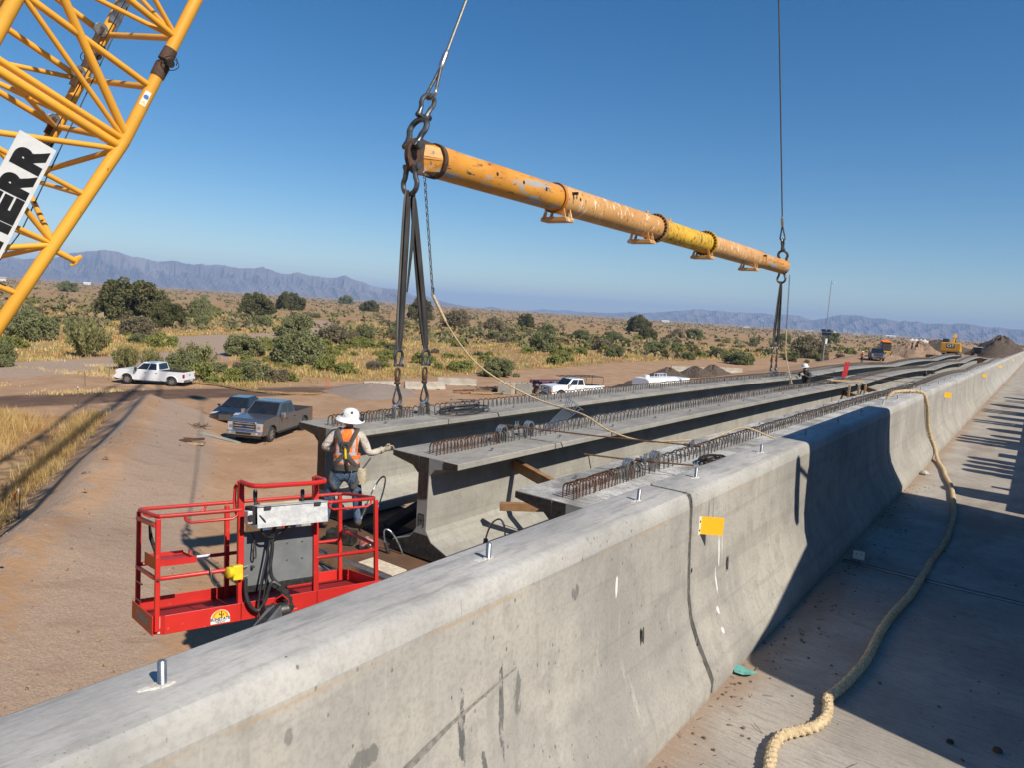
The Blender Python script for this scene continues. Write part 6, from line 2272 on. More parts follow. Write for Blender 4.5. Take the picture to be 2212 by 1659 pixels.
MB().hexa([(5.8, -.6, 1.5), (6.6, -.6, 1.4), (6.5, -.6, .5), (5.7, -.6, .7)], [(5.8, .6, 1.5), (6.6, .6, 1.4), (6.5, .6, .5), (5.7, .6, .7)]).build('bucket', 'machine_black', ex)
for sd in (-1, 1):
    MB().path([(-1.2, sd * 1.5, 2.1), (-1.2, sd * 1.55, 3.0), (-.2, sd * 1.55, 3.0), (-.2, sd * 1.5, 2.1)], .03, 6).build('handrail', 'machine_black', ex)

# ---- black loader beside the excavator
ld = empty('skid_loader', on_ground(-8.7, 149.0), R(100), 'black compact loader parked between the excavator and the dark mound', 'loader')
MB().b2(-1.1, 1.0, -.65, .65, .45, 1.5).build('body', 'machine_black', ld, bev=.06)
lc = MB().b2(-.5, .9, -.62, .62, 1.5, 2.6).build('cab', 'machine_black', ld, bev=.08)
MB().b2(-.512, -.495, -.45, .45, 1.65, 2.35).build('rear_window', 'glass_dark', lc)
MB().b2(-.6, 1.0, -.66, .66, 2.6, 2.68).build('roof', 'paint_white', lc)
for sd in (-1, 1):
    MB().beam((-1.0, sd * .78, 1.75), (1.4, sd * .78, .8), .14, .22).build('lift_arm', 'machine_black', ld)
    for x in (-.6, .6):
        wheel(ld, x, sd * .75, .42, .28, sd, 'steel_galv', 4)
MB().b2(1.3, 1.9, -.9, .9, .15, .75).build('bucket', 'steel_dark', ld)
MB().b2(-1.14, -1.1, .15, .5, 1.15, 1.4).build('tail_lamp', 'lamp_amber', ld)

# ---- small far vehicles past the mound
pickup('pickup_truck', 'tiny far pickup truck on the road past the dark mound', on_ground(-1.2, 205.0), R(95), 'paint_charcoal', 'ford')

# ---- long truck on the deck to the right, out of frame; only its shadow falls into the picture
st_ = empty('semi_truck', (2.3, 3.6, DECK_Z), 0, 'tractor unit with flatbed trailer parked on the deck right of the frame', 'truck', world=True)
paint('paint_blue', (.05, .09, .2))
TX0, TX1 = 1.0, 3.45
zz = DECK_Z
b = MB().hexa([(TX0 + .15, 3.55, zz + .55), (TX1 - .15, 3.55, zz + .55), (TX1 - .15, 5.5, zz + .55), (TX0 + .05, 5.5, zz + .55)], [(TX0 + .2, 3.58, zz + 2.22), (TX1 - .2, 3.58, zz + 2.22), (TX1 - .1, 5.5, zz + 2.5), (TX0 + .02, 5.5, zz + 2.5)])
b.build('bonnet', 'paint_blue', st_, bev=.08)
MB().b2(TX0, TX1, 5.5, 9.25, zz + .6, zz + 3.95).build('sleeper_cab', 'paint_blue', st_, bev=.15)
MB().hexa([(TX0 + .1, 5.3, zz + 2.3), (TX1 - .1, 5.3, zz + 2.3), (TX1 - .1, 5.6, zz + 2.3), (TX0 + .1, 5.6, zz + 2.3)], [(TX0 + .15, 5.48, zz + 3.2), (TX1 - .15, 5.48, zz + 3.2), (TX1 - .15, 5.6, zz + 3.2), (TX0 + .15, 5.6, zz + 3.2)]).build('windscreen', 'glass_dark', st_)
for x in (TX0 - .18, TX1 + .18):
    MB().box((x, 5.25, zz + 2.75), (.16, .12, .5)).build('mirror', 'trim_black', st_, bev=.05)
    MB().beam((x, 5.25, zz + 2.95), ((TX0 if x < 2 else TX1), 5.6, zz + 2.95), .03, .03).build('mirror_arm', 'trim_black', st_)
MB().b2(TX0 + .05, TX1 - .05, 3.35, 3.6, zz + .35, zz + .75).build('bumper', 'chrome', st_, bev=.06)
MB().b2(TX0 + .1, TX1 - .1, 3.7, 31.5, zz + .55, zz + .75).build('chassis', 'trim_black', st_)
MB().b2(TX0 - .02, TX1 + .02, 9.9, 31.5, zz + .85, zz + 1.0).build('flatbed', 'steel_dark', st_)
for y in (4.3, 7.9, 9.0, 27.5, 28.8):
    for x in (TX0 + .2, TX1 - .2):
        MB().tube((x - .18, y, zz + .5), (x + .18, y, zz + .5), .5, n=24).build('tyre', 'tyre', st_)
random.seed(5)
cargo = [(10.25, 10.9, 1.95, 'd'), (11.3, 11.42, 1.3, 'b'), (12.2, 14.1, 2.0, 'r'), (14.5, 15.0, 1.35, 'b'), (15.7, 17.1, 2.15, 'r'), (17.4, 17.9, 1.7, 'd'), (18.3, 19.5, 1.72, 'd'), (20.0, 20.9, 2.1, 'r'), (21.6, 22.5, 1.85, 'd'), (23.2, 24.6, 2.1, 'r'), (25.6, 27.2, 2.0, 'd'), (28.2, 29.4, 1.9, 'r'), (30.0, 31.0, 1.8, 'd')]
for i, (y0, y1, h_, kind) in enumerate(cargo):
    b = MB()
    if kind == 'b':
        b.b2(TX0 + .1, TX1 - .1, y0, y1, zz + 1.0, zz + h_)
    elif kind == 'd':
        r_ = (h_ - 1.0) / 2
        b.tube((TX0 + .1, (y0 + y1) / 2, zz + 1.0 + r_), (TX1 - .1, (y0 + y1) / 2, zz + 1.0 + r_), min(r_, (y1 - y0) / 2), n=24)
        b.b2(TX0 + .3, TX1 - .3, (y0 + y1) / 2 - .1, (y0 + y1) / 2 + .1, zz + 1.0, zz + h_ - .2)
    else:
        n = int((y1 - y0) / .42)
        for k in range(n):
            yy = y0 + (k + .5) * (y1 - y0) / n
            for j in range(int((h_ - 1) / .36)):
                b.tube((TX0 + .05, yy, zz + 1.17 + j * .34), (TX1 - .05, yy, zz + 1.17 + j * .34), .155 + .02 * (k % 2), n=14)
    o = b.build('pipe_bundle' if kind == 'r' else 'cargo_drum', 'rust_plate', st_)
    o['kind'] = 'stuff'
# ================================================================== vegetation
BUSHES = [
    (-165.8, 78.5, 17.36, 10.21, 'T', 'largest dark green tamarisk tree at the left, behind the white pickup'),
    (-139.4, 72.9, 7.37, 6.08, 'T', 'lower lobe-like dark tree leaning on the right of the largest tamarisk'),
    (-114.7, 55.4, 6.99, 3.38, 'G', 'brown-grey twiggy bush in front of the largest tamarisk tree'),
    (-81.3, 33.9, 4.55, 3.86, 'B', 'feathery green bush rising from straw grass left of the white pickup'),
    (-102.6, 35.9, 6.75, 4.81, 'M', 'broad grey-green bush right behind the lower crane boom'),
    (-73.9, 23.7, 2.56, 2.64, 'M', 'dark green bush cut by the left edge below the boom'),
    (-548.5, 215.3, 14.88, 8.41, 'M', 'lone dark bush far off beside the crane boom'),
    (-176.1, 101.1, 6.53, 6.29, 'M', 'upright olive bush right of the largest tamarisk'),
    (-155.4, 89.9, 3.21, 2.25, 'S', 'small bright green bush at the edge of the sandy wash'),
    (-216.5, 144.4, 13.36, 8.91, 'T', 'olive green tree left of a darker neighbour in mid desert'),
    (-319.3, 232.4, 17.61, 10.52, 'T', 'dark round-topped tree right of an olive neighbour in mid desert'),
    (-147.1, 99.5, 5.67, 3.27, 'M', 'low green bush below the two middle trees'),
    (-80.5, 51.9, 6.32, 2.93, 'M', 'wide low green bush behind the silver pickup'),
    (-68.8, 51.5, 7.11, 4.09, 'M', 'big rounded pale green bush above the silver pickup bed'),
    (-115.3, 85.6, 8.24, 4.66, 'M', 'dense bush just behind the big rounded pale one'),
    (-98.8, 81.3, 7.29, 3.72, 'G', 'grey-green bush right of the big rounded pale one'),
    (-110.6, 99.1, 5.88, 3.41, 'M', 'dark green bush left of the near slings'),
    (-68.4, 32.0, 2.70, 2.18, 'B', 'broom-like bush behind the white pickup hood'),
    (-68.6, 34.3, 2.24, 1.84, 'B', 'broom-like bush behind the white pickup roof'),
    (-66.4, 37.5, 4.75, 2.56, 'B', 'wide broom-like bush behind the white pickup tailgate'),
    (-93.1, 49.3, 1.86, 1.55, 'S', 'small bright green tuft at the mouth of the sandy wash'),
    (-245.7, 253.9, 14.11, 11.83, 'T', 'dark tree standing right behind the near slings'),
    (-830.2, 704.4, 28.86, 13.74, 'M', 'small dark bush far off left of the slings'),
    (-177.3, 203.3, 14.33, 8.04, 'G', 'loose grey bush to the right of the near slings'),
    (-199.7, 280.5, 9.40, 7.16, 'T', 'compact dark tree on the ochre flat mid picture'),
    (-144.8, 184.7, 9.46, 5.50, 'G', 'grey bush left of the compact dark tree'),
    (-79.9, 118.0, 6.31, 4.27, 'M', 'full green bush in the middle of the scrub below the bar'),
    (-127.4, 190.9, 6.86, 4.48, 'M', 'green bush just behind the full one in the middle scrub'),
    (-51.3, 66.8, 5.08, 2.32, 'M', 'low spreading green bush beyond the concrete blocks'),
    (-120.5, 200.5, 6.97, 3.33, 'M', 'low bush at the edge of the ochre flat'),
    (-80.0, 143.2, 5.52, 3.18, 'G', 'grey bush right of the middle scrub'),
    (-109.2, 201.7, 6.21, 3.99, 'M', 'green bush with bare ochre ground behind it'),
    (-67.6, 126.0, 4.98, 2.49, 'M', 'green bush closest to the white tank truck'),
    (-188.0, 377.1, 16.72, 10.79, 'T', 'dark twin-topped tree alone on the ochre flat'),
    (-125.6, 258.8, 8.83, 5.89, 'T', 'dark tree in front of the twin-topped one'),
    (-130.9, 320.8, 11.79, 5.02, 'M', 'flat green bush right of the dark twin trees'),
    (-135.6, 311.4, 7.75, 4.31, 'G', 'bare grey bush right of the dark twin trees'),
    (-72.8, 154.7, 6.78, 3.28, 'M', 'green bush behind the far loose barrier'),
    (-58.8, 142.6, 3.12, 1.95, 'M', 'small round bush left of the far loose barrier end'),
    (-60.7, 164.4, 5.05, 2.85, 'M', 'green bush behind the far slings, left one'),
    (-48.0, 142.3, 6.72, 2.89, 'M', 'grey-green bush at the right end of the far loose barrier'),
    (-53.1, 213.8, 12.20, 6.90, 'G', 'large olive bush with dark branches beside the solar pole'),
    (-106.8, 481.2, 12.89, 9.37, 'M', 'green bush behind the solar pole'),
    (-385.1, 348.1, 15.19, 8.92, 'T', 'tall bush on the skyline left of the near slings'),
    (-104.9, 371.8, 9.40, 5.64, 'M', 'small green bush left of the far slings'),
]
for nm_, c1_, c2_ in (('leaf_dark', (.105, .110, .045), (.180, .172, .078)), ('leaf_green', (.190, .208, .092), (.300, .305, .150)), ('leaf_broom', (.215, .215, .080), (.320, .295, .125)), ('leaf_bright', (.235, .260, .070), (.340, .340, .110)), ('leaf_grey', (.200, .170, .105), (.300, .250, .160))):
    t = NT(nm_)
    k = t.coord('Object')
    r_ = t.n('ShaderNodeObjectInfo').outputs['Random']
    f = t.math('ADD', t.math('MULTIPLY', t.ramp(t.noise(k, 2.6, 4), .35, .65), .75), t.math('MULTIPLY', r_, .35))
    col = t.mix(f, c1_, c2_)
    t.fin(col, .75, 0, .2)
    tr_ = t.n('ShaderNodeBsdfTranslucent')
    t.val(t.mix(.5, col, (.16, .17, .03)), tr_.inputs['Color'])
    mx_ = t.n('ShaderNodeMixShader')
    mx_.inputs[0].default_value = .34
    t.l(t.b.outputs[0], mx_.inputs[1])
    t.l(tr_.outputs[0], mx_.inputs[2])
    t.l(mx_.outputs[0], t.out.inputs[0])
mat('bark_grey', (.10, .082, .062), (.065, .052, .04), 8, .9, bump=.4)
mat('twig_pale', (.25, .20, .14), (.17, .135, .095), 8, .9)
for nm_, c1_, c2_ in (('grass_straw', (.60, .42, .16), (.46, .30, .105)), ('grass_rust', (.42, .24, .09), (.31, .17, .065)), ('grass_pale', (.66, .52, .26), (.54, .40, .18)), ('grass_green', (.26, .28, .09), (.19, .21, .06))):
    mat(nm_, c1_, c2_, .35, .85, co='Position', spec=.1)
mat('scrub_far', (.17, .15, .08), (.27, .21, .115), .02, .9, co='Position', spec=.1)
mat('scrub_far_green', (.125, .13, .055), (.19, .185, .08), .03, .9, co='Position', spec=.1)


def leaf_quads(cent, size, rng, aspect=1.6, upbias=0.0):
    n = len(cent)
    a = rng.normal(0, 1, (n, 3))
    a[:, 2] = a[:, 2] * (1 - upbias) + upbias * 2.0
    a /= np.linalg.norm(a, axis=1)[:, None]
    b = rng.normal(0, 1, (n, 3))
    b -= a * (a * b).sum(1)[:, None]
    b /= np.linalg.norm(b, axis=1)[:, None]
    s = (size * rng.uniform(.6, 1.4, n))[:, None]
    a = a * s * aspect * .5
    b = b * s * .5
    v = np.stack([cent - a, cent + b * .9, cent + a, cent - b * .9], 1).reshape(-1, 3)
    f = np.arange(4 * n).reshape(-1, 4)
    return v, f


def bush_mesh(kind, seed):
    """unit bush: footprint radius 1, height 1; returns foliage mesh and stem mesh"""
    rng = np.random.default_rng(seed)
    pts, stems = [], MB()
    if kind == 'B':            # broom: many upright sprays from the base
        for k in range(46):
            a = rng.uniform(0, 6.28)
            lean_ = rng.uniform(.05, 1.0) ** .8
            top = np.array([math.cos(a) * lean_, math.sin(a) * lean_, rng.uniform(.62, 1.05) * (1.05 - .35 * lean_ ** 2)])
            base = np.array([math.cos(a) * .12, math.sin(a) * .12, 0])
            q = rng.uniform(.22, 1, 95)[:, None]
            p_ = base + (top - base) * q + rng.normal(0, .04, (95, 3)) * (.5 + q)
            pts.append(p_)
            stems.path([base, base * .4 + top * .6 * np.array([.8, .8, 1.1]), top], [.02, .012, .004], 4)
        size, asp, ub = .052, 2.6, .55
    else:
        K, n_, rad, size, asp, ub = {'T': (110, 190, .165, .044, 1.6, 0), 'M': (74, 170, .19, .048, 1.8, .15), 'G': (66, 85, .19, .042, 2.8, .3), 'S': (30, 80, .26, .080, 2.4, .5)}[kind]
        for k in range(K):
            while True:
                c_ = rng.uniform([-1, -1, .08], [1, 1, 1])
                lump = .78 + .22 * math.sin(3 * math.atan2(c_[1], c_[0]) + seed) + .08 * math.sin(7 * math.atan2(c_[1], c_[0]))
                e = (math.hypot(c_[0], c_[1]) / lump) ** 2.2 + (abs(c_[2] - .25) / .72) ** 2.4
                if e < 1 and (e > .30 or rng.random() < .25):
                    break
            c_ = c_ * np.array([.86, .86, .86])
            r_ = rad * rng.uniform(.6, 1.25)
            d = rng.normal(0, 1, (n_, 3))
            d /= np.linalg.norm(d, axis=1)[:, None]
            p_ = c_ + d * r_ * rng.uniform(.35, 1, n_)[:, None] ** .5 * np.array([1, 1, .85])
            pts.append(p_[p_[:, 2] > .015])
            if k % 3 == 0:
                m_ = c_ * .5 + np.array([0, 0, .05])
                stems.path([(rng.normal(0, .05), rng.normal(0, .05), -.03), m_, c_], [.030, .018, .006], 5)
        if kind == 'T':
            stems.path([(0, 0, -.05), (.03, .02, .25), (.0, .05, .5)], [.06, .05, .03], 8)
    P = np.concatenate(pts)
    v, f = leaf_quads(P, size, rng, asp, ub)
    fm = {'T': 'leaf_dark', 'M': 'leaf_green', 'B': 'leaf_broom', 'G': 'leaf_grey', 'S': 'leaf_bright'}[kind]
    leaf = mesh_np('foliage', v, f, fm)
    so = stems.build('stems', 'bark_grey' if kind in 'TM' else 'twig_pale')
    sm_ = so.data
    bpy.data.objects.remove(so)
    return leaf, sm_


BM = {k: [bush_mesh(k, 100 + 7 * i + ord(k)) for i in range({'T': 3, 'M': 4, 'B': 3, 'G': 3, 'S': 3}[k])] for k in 'TMBGS'}


def put_bush(x, y, w, h, kind, label, cat, group, seed):
    rng = random.Random(seed)
    root = empty({'T': 'desert_tree', 'M': 'desert_bush', 'B': 'broom_bush', 'G': 'grey_bush', 'S': 'small_shrub'}[kind], on_ground(x, y, -.03), rng.uniform(0, 6.28), label, cat, group)
    lf, sm_ = rng.choice(BM[kind])
    for nm, m_ in (('crown' if kind == 'T' else 'foliage', lf), ('trunk' if kind == 'T' else 'stems', sm_)):
        o = bpy.data.objects.new(nm, m_)
        COL.objects.link(o)
        o.parent = root
        o.scale = (w / 2, w / 2, h)
    return root


for i, (x, y, w, h, k, lab) in enumerate(BUSHES):
    put_bush(x, y, w * 1.04, h * 1.02, k, lab, 'tree' if k == 'T' else 'bush', 'trees on the plain' if k == 'T' else 'bushes on the plain', i)
# many smaller shrubs between them
rng = np.random.default_rng(21)
cnt = 0
LABS = {'S': 'small yellow-green shrub', 'M': 'small dark green shrub', 'G': 'small grey-brown shrub'}


def shrub_label(kind, az_, r_):
    far = 'near the dirt site' if r_ < 95 else ('halfway out on the plain' if r_ < 180 else 'far out on the plain')
    side = 'left of the white pickup' if az_ > 60 else ('above the silver pickup' if az_ > 50 else ('behind the near slings' if az_ > 40 else ('above the concrete blocks' if az_ > 30 else ('above the tank truck' if az_ > 20 else 'around the solar pole'))))
    return f'{LABS[kind]} {far}, {side}'


PH = {'cam': None}
while cnt < 290:
    r_ = 62 * (330 / 62) ** rng.random()
    az = R(rng.uniform(6, 72))
    x, y = -math.sin(az) * r_, math.cos(az) * r_
    if x > np.interp(y, SITE_Y, SITE_X) - 3 and not (y > 175 and x < -30):
        continue
    dw = float(poly_dist(np.array([x]), np.array([y]), WASH)[0][0])
    if dw < 6:
        continue
    green = math.exp(-((r_ - 100) / 35) ** 2) * (1 if 28 < math.degrees(az) < 58 else .3)
    if r_ < 150 and rng.random() > .35 + green:
        continue
    kind = 'S' if rng.random() < .38 + .6 * green else ('M' if rng.random() < .35 else 'G')
    s = {'S': rng.uniform(1.2, 3.0), 'M': rng.uniform(1.6, 3.8), 'G': rng.uniform(1.4, 3.2)}[kind] * (1 + r_ / 700)
    put_bush(x, y, s, s * rng.uniform(.38, .6), kind, shrub_label(kind, math.degrees(az), r_), 'shrub', {'S': 'small yellow-green shrubs', 'M': 'small dark shrubs', 'G': 'small grey shrubs'}[kind], 1000 + cnt)
    cnt += 1

# ---- far scrub: too many and too small to count
n = 9000
r_ = 150 * (3200 / 150) ** rng.random(n)
az = np.radians(rng.uniform(-6, 76, n))
x, y = -np.sin(az) * r_, np.cos(az) * r_
keep = ~((x > np.interp(y, SITE_Y, SITE_X) - 4) & (y < 420))
x, y, r_ = x[keep], y[keep], r_[keep]
dense = wobble(x, y, 260, 4) + .35 * wobble(x, y, 70, 12)
keep = rng.random(len(x)) < .26 + .4 * (dense > 0) + .25 * (r_ > 700)
x, y, r_ = x[keep], y[keep], r_[keep]
z = ground_h(x, y)
m = 9
for tag_, sel, mm in (('a', rng.random(len(x)) < .62, 'scrub_far'), ('b', None, 'scrub_far_green')):
    if sel is None:
        sel = ~prev
    prev = sel
    xs, ys, zs, rs = x[sel], y[sel], z[sel], r_[sel]
    k = len(xs)
    s = rng.uniform(.5, 1.7, k) * (1 + rs / 1500)
    off = rng.normal(0, 1, (k, m, 3)) * np.array([.5, .5, .0])
    off[:, :, 2] = rng.uniform(.1, .75, (k, m))
    cen = np.stack([xs, ys, zs], 1)[:, None, :] + off * s[:, None, None]
    v, f = leaf_quads(cen.reshape(-1, 3), np.repeat(s, m) * .62, rng, 1.3)
    o = bpy.data.objects.new('desert_scrub', mesh_np('desert_scrub', v, f, mm))
    COL.objects.link(o)
    tag(o, ['grey-brown scrub dotted over the far plain to the horizon', 'dark green scrub dotted over the far plain to the horizon'][tag_ == 'b'], kind='stuff')


# ---- dry grass
def grass(name, pts, hgt, width, blades, mats_, label, seed, spread=.16, lean_=.35):
    rng = np.random.default_rng(seed)
    k = len(pts)
    z = ground_h(pts[:, 0], pts[:, 1]) - .02
    base = np.stack([pts[:, 0], pts[:, 1], z], 1)[:, None, :] + rng.normal(0, 1, (k, blades, 3)) * np.array([spread, spread, 0])
    h = hgt[:, None] * rng.uniform(.5, 1.15, (k, blades))
    a = rng.uniform(0, 2 * PI, (k, blades))
    ln = rng.uniform(.05, lean_, (k, blades)) * h * 1.4
    tip = base + np.stack([np.cos(a) * ln, np.sin(a) * ln, h], -1)
    a2 = rng.uniform(0, 2 * PI, (k, blades))
    w = (width[:, None] * rng.uniform(.6, 1.4, (k, blades)))
    sd = np.stack([np.cos(a2) * w, np.sin(a2) * w, np.zeros_like(w)], -1)
    v = np.stack([base - sd, base + sd, tip], 2).reshape(-1, 3)
    f = np.arange(len(v)).reshape(-1, 3)
    pick = rng.choice(len(mats_), k, p=[q for _, q in mats_])
    o = bpy.data.objects.new(name, mesh_np(name, v, f, [q for q, _ in mats_], np.repeat(pick, blades)))
    COL.objects.link(o)
    return tag(o, label, kind='stuff')


# golden belt beyond the site and among the bushes
n = 90000
r_ = 50 * (260 / 50) ** (rng.random(n) ** 1.25)
az = np.radians(rng.uniform(8, 80, n))
x, y = -np.sin(az) * r_, np.cos(az) * r_
ok = x < np.interp(y, SITE_Y, SITE_X) - .5
dw = poly_dist(x, y, WASH)[0]
ok &= dw > 4.5 + 2 * wobble(x, y, 15, 2)
patch = wobble(x, y, 22, 1) + .6 * wobble(x, y, 7, 9)
ok &= rng.random(n) < np.clip(.42 + .75 * patch, .03, 1)
P = np.stack([x, y], 1)[ok]
rr_ = r_[ok]
grass('dry_grass', P, np.full(len(P), .34) * (1 + rr_ / 300), .012 + rr_ * .00038, 5, [('grass_straw', .38), ('grass_rust', .20), ('grass_pale', .14), ('grass_green', .28)], 'golden dry grass covering the plain beyond the dirt site', 31, .35)
# the ditch left of the bank
n = 42000
x = rng.uniform(-52, -17, n)
y = rng.uniform(-2, 26, n)
d_, s_, p_ = poly_dist(x, y, BERM)
ok = (s_ < 0) & (p_ > .02) & (d_ > 1.7)
band = .9 * np.exp(-((d_ - 2.9) / .7) ** 2) + .95 * np.exp(-((d_ - 6.6) / 1.0) ** 2) + .22 * (d_ > 8.5)
band *= .55 + .9 * np.clip(wobble(x, y, 5, 5) + .3, 0, 1)
ok &= rng.random(n) < band
ok &= np.interp(x, [-52, -50], [0, 1]) > 0.5
P = np.stack([x, y], 1)[ok]
grass('ditch_grass', P, np.interp(d_[ok], [2, 4, 8, 12], [.55, .7, .75, .35]), np.full(len(P), .010), 7, [('grass_straw', .45), ('grass_rust', .3), ('grass_pale', .25)], 'tall straw grass growing in the ditch beside the sandy bank', 33, .14, .5)
# pale stubble on the sandy flat and roadside
n = 16000
x = rng.uniform(-80, -54, n)
y = rng.uniform(2, 34, n)
ok = rng.random(n) < np.clip(wobble(x, y, 9, 6) * 1.3 - .05, 0, 1)
P = np.stack([x, y], 1)[ok]
grass('stubble_grass', P, np.full(len(P), .22), np.full(len(P), .02), 6, [('grass_pale', .75), ('grass_straw', .25)], 'short pale stubble on the sandy flat by the dirt road', 34, .2)
# ================================================================== site objects
mat('soil_dark', (.085, .062, .045), (.13, .095, .07), 3, .95, bump=1.0, bscale=7, dist=.2)
mat('soil_tan', (.30, .195, .125), (.38, .26, .175), 1.5, .95, bump=1.0, bscale=5, dist=.25)
mat('gravel_grey', (.30, .235, .19), (.22, .17, .135), 25, .95, bump=.8, bscale=30, dist=.04)
mat('straw_roll', (.30, .20, .10), (.20, .12, .06), 8, .95, bump=.6)
mat('flag_orange', (.80, .17, .04), (.7, .14, .03), 10, .7)
mat('tank_blue', (.03, .18, .50), (.03, .15, .42), 4, .4)
mat('ladder_red', (.50, .03, .03), (.40, .03, .03), 8, .5)
mat('solar_cell', (.008, .010, .018), (.012, .014, .024), 20, .15, spec=.8)
mat('pole_steel', (.36, .37, .37), (.28, .29, .29), 10, .5, .5)
mat('dry_wood', (.20, .14, .09), (.13, .09, .06), 6, .9, bump=.4)
mat('plywood_white', (.66, .60, .48), (.52, .44, .32), 18, .85)
mat('scrap_black', (.02, .018, .016), (.045, .035, .03), 8, .9)


def mound(name, x, y, r, h, m_, label, seed, rough=.35, squash=1.0, n=44, rings_=16, ridge=0.0):
    rng = np.random.default_rng(seed)
    ph = rng.uniform(0, 6.28, 6)
    b = MB()
    root_z = gz(x, y)
    vs = []
    for j in range(rings_ + 1):
        t_ = j / rings_
        for i in range(n):
            a = 2 * PI * i / n
            rr_ = r * t_ * (1 + .12 * math.sin(2 * a + ph[0]) + .08 * math.sin(5 * a + ph[1]))
            px, py = x + rr_ * math.cos(a), y + rr_ * math.sin(a) * squash
            prof = (1 - t_) ** 1.0 if t_ > .12 else .88 + .12 * (1 - (t_ / .12) ** 2) - .0
            prof = max(0, 1 - t_ ** 1.05)
            prof = prof - .07 * math.exp(-(t_ / .1) ** 2)
            prof *= 1 + rough * .22 * (math.sin(7 * a + 9 * t_ + ph[2]) + .7 * math.sin(13 * a - 14 * t_ + ph[3])) * min(1, 4 * t_) * (1 - t_)
            z = h * prof * (1 + ridge * math.cos(a - ph[4])) + rng.normal(0, .026) * h * (0 < t_ < 1)
            vs.append((px, py, gz(px, py) - .06 + max(0, z)))
    fs = [(j * n + i, j * n + (i + 1) % n, (j + 1) * n + (i + 1) % n, (j + 1) * n + i) for j in range(rings_) for i in range(n)]
    b.add(vs, fs, 0, True)
    o = b.build(name, m_, base=(x, y, root_z))
    return tag(o, label, 'mound')


mound('gravel_mound', -46.0, 42.2, 4.6, 1.0, 'gravel_grey', 'low grey gravel mound before the loose concrete barriers', 1, .2)
for i, (x, y, r_, h_, lab) in enumerate(((-34.9, 70.4, 2.7, 1.3, 'small dark dirt mound left of the tank truck roof'), (-40.9, 92.2, 2.8, 1.7, 'small dark dirt mound behind the tank truck, leftmost of three'), (-39.6, 98.1, 2.9, 1.8, 'small dark dirt mound behind the tank truck, middle of three'), (-39.4, 104.6, 2.8, 1.8, 'small dark dirt mound behind the tank truck, rightmost of three'))):
    mound('dirt_mound', x, y, r_, h_, 'soil_dark', lab, 10 + i)
mound('dirt_mound', -18.0, 147.5, 5.4, 3.3, 'soil_tan', 'rough tan dirt mound in front of the bulldozer', 20, .7)
mound('dirt_mound', -21.0, 140.0, 3.4, 1.0, 'soil_tan', 'low spill of tan dirt around the bulldozer tracks', 23, .8)
mound('dirt_mound', -6.2, 171.0, 6.4, 4.5, 'soil_dark', 'tall dark dirt mound at the far right end of the girders', 21, .35, 1.1)
mound('dirt_mound', -17.5, 178.0, 7.5, 2.6, 'soil_dark', 'broad dark dirt mound behind the excavator', 22, .3)


# ---- loose precast barriers and blocks
def loose_barrier(x0, y0, x1, y1, label, h_=.82):
    p0, p1 = Vector((x0, y0, gz(x0, y0))), Vector((x1, y1, gz(x1, y1)))
    d = (p1 - p0)
    root = empty('loose_barrier', p0.lerp(p1, .5), math.atan2(d.y, d.x), label, 'barrier', 'loose precast barriers')
    L = d.length
    prof = [(-.30, 0), (.30, 0), (.30, .08), (.14, .30), (.09, h_), (-.09, h_), (-.14, .30), (-.30, .08)]
    o = MB().prism(prof, -L / 2, L / 2, lambda u, v, a: (a, u, v)).build('body', 'pale_concrete', root, bev=.02)
    for s_ in (-1, 1):
        for q in (-.8, .8):
            MB().b2(s_ * L / 2 + q - .18, s_ * L / 2 + q + .18, -.302, .302, -.002, .075).build('foot_slot', 'slot_dark', root) if q * s_ < 0 else None
    return root


loose_barrier(-47.6, 42.6, -46.4, 45.9, 'loose concrete barrier half buried behind the gravel mound')
loose_barrier(-46.2, 46.3, -44.7, 50.1, 'stained loose concrete barrier lying right of the near slings')
loose_barrier(-47.6, 52.2, -45.2, 55.4, 'loose concrete barrier lying farthest back by the straw grass')
loose_barrier(-46.3, 105.2, -42.5, 110.0, 'long loose concrete barrier behind the three dark mounds, left half')
loose_barrier(-42.4, 110.1, -38.4, 115.2, 'long loose concrete barrier behind the three dark mounds, right half')
for i, (x, y, rz, s, lab) in enumerate(((-39.8, 53.4, .35, 1.15, 'pale concrete block with lifting loops, left of a pair'), (-38.9, 55.0, .45, 1.1, 'grey concrete block beside the paler one'), (-38.3, 57.3, .3, 1.0, 'concrete block with a dark board leaning on it'))):
    bk = empty('concrete_block', on_ground(x, y), rz, lab, 'block', 'concrete blocks')
    MB().b2(-s * .6, s * .6, -s * .6, s * .6, 0, s).build('body', 'pale_concrete' if i != 1 else 'girder_concrete', bk, bev=.03)
    for q in (-.25, .25):
        MB().path([(q * s, -.1, s - .01), (q * s, -.1, s + .1), (q * s, .1, s + .1), (q * s, .1, s - .01)], .02, 6).build('loop', 'rebar_rust', bk)
bd_ = MB().box((-38.75, 56.55, gz(-38.7, 56.5) + .5), (.06, .75, 1.05), (0, .18, .3)).build('dark_board', 'scrap_black', base=(-38.75, 56.55, gz(-38.7, 56.5)))
tag(bd_, 'upright black board leaning against a concrete block', 'board')

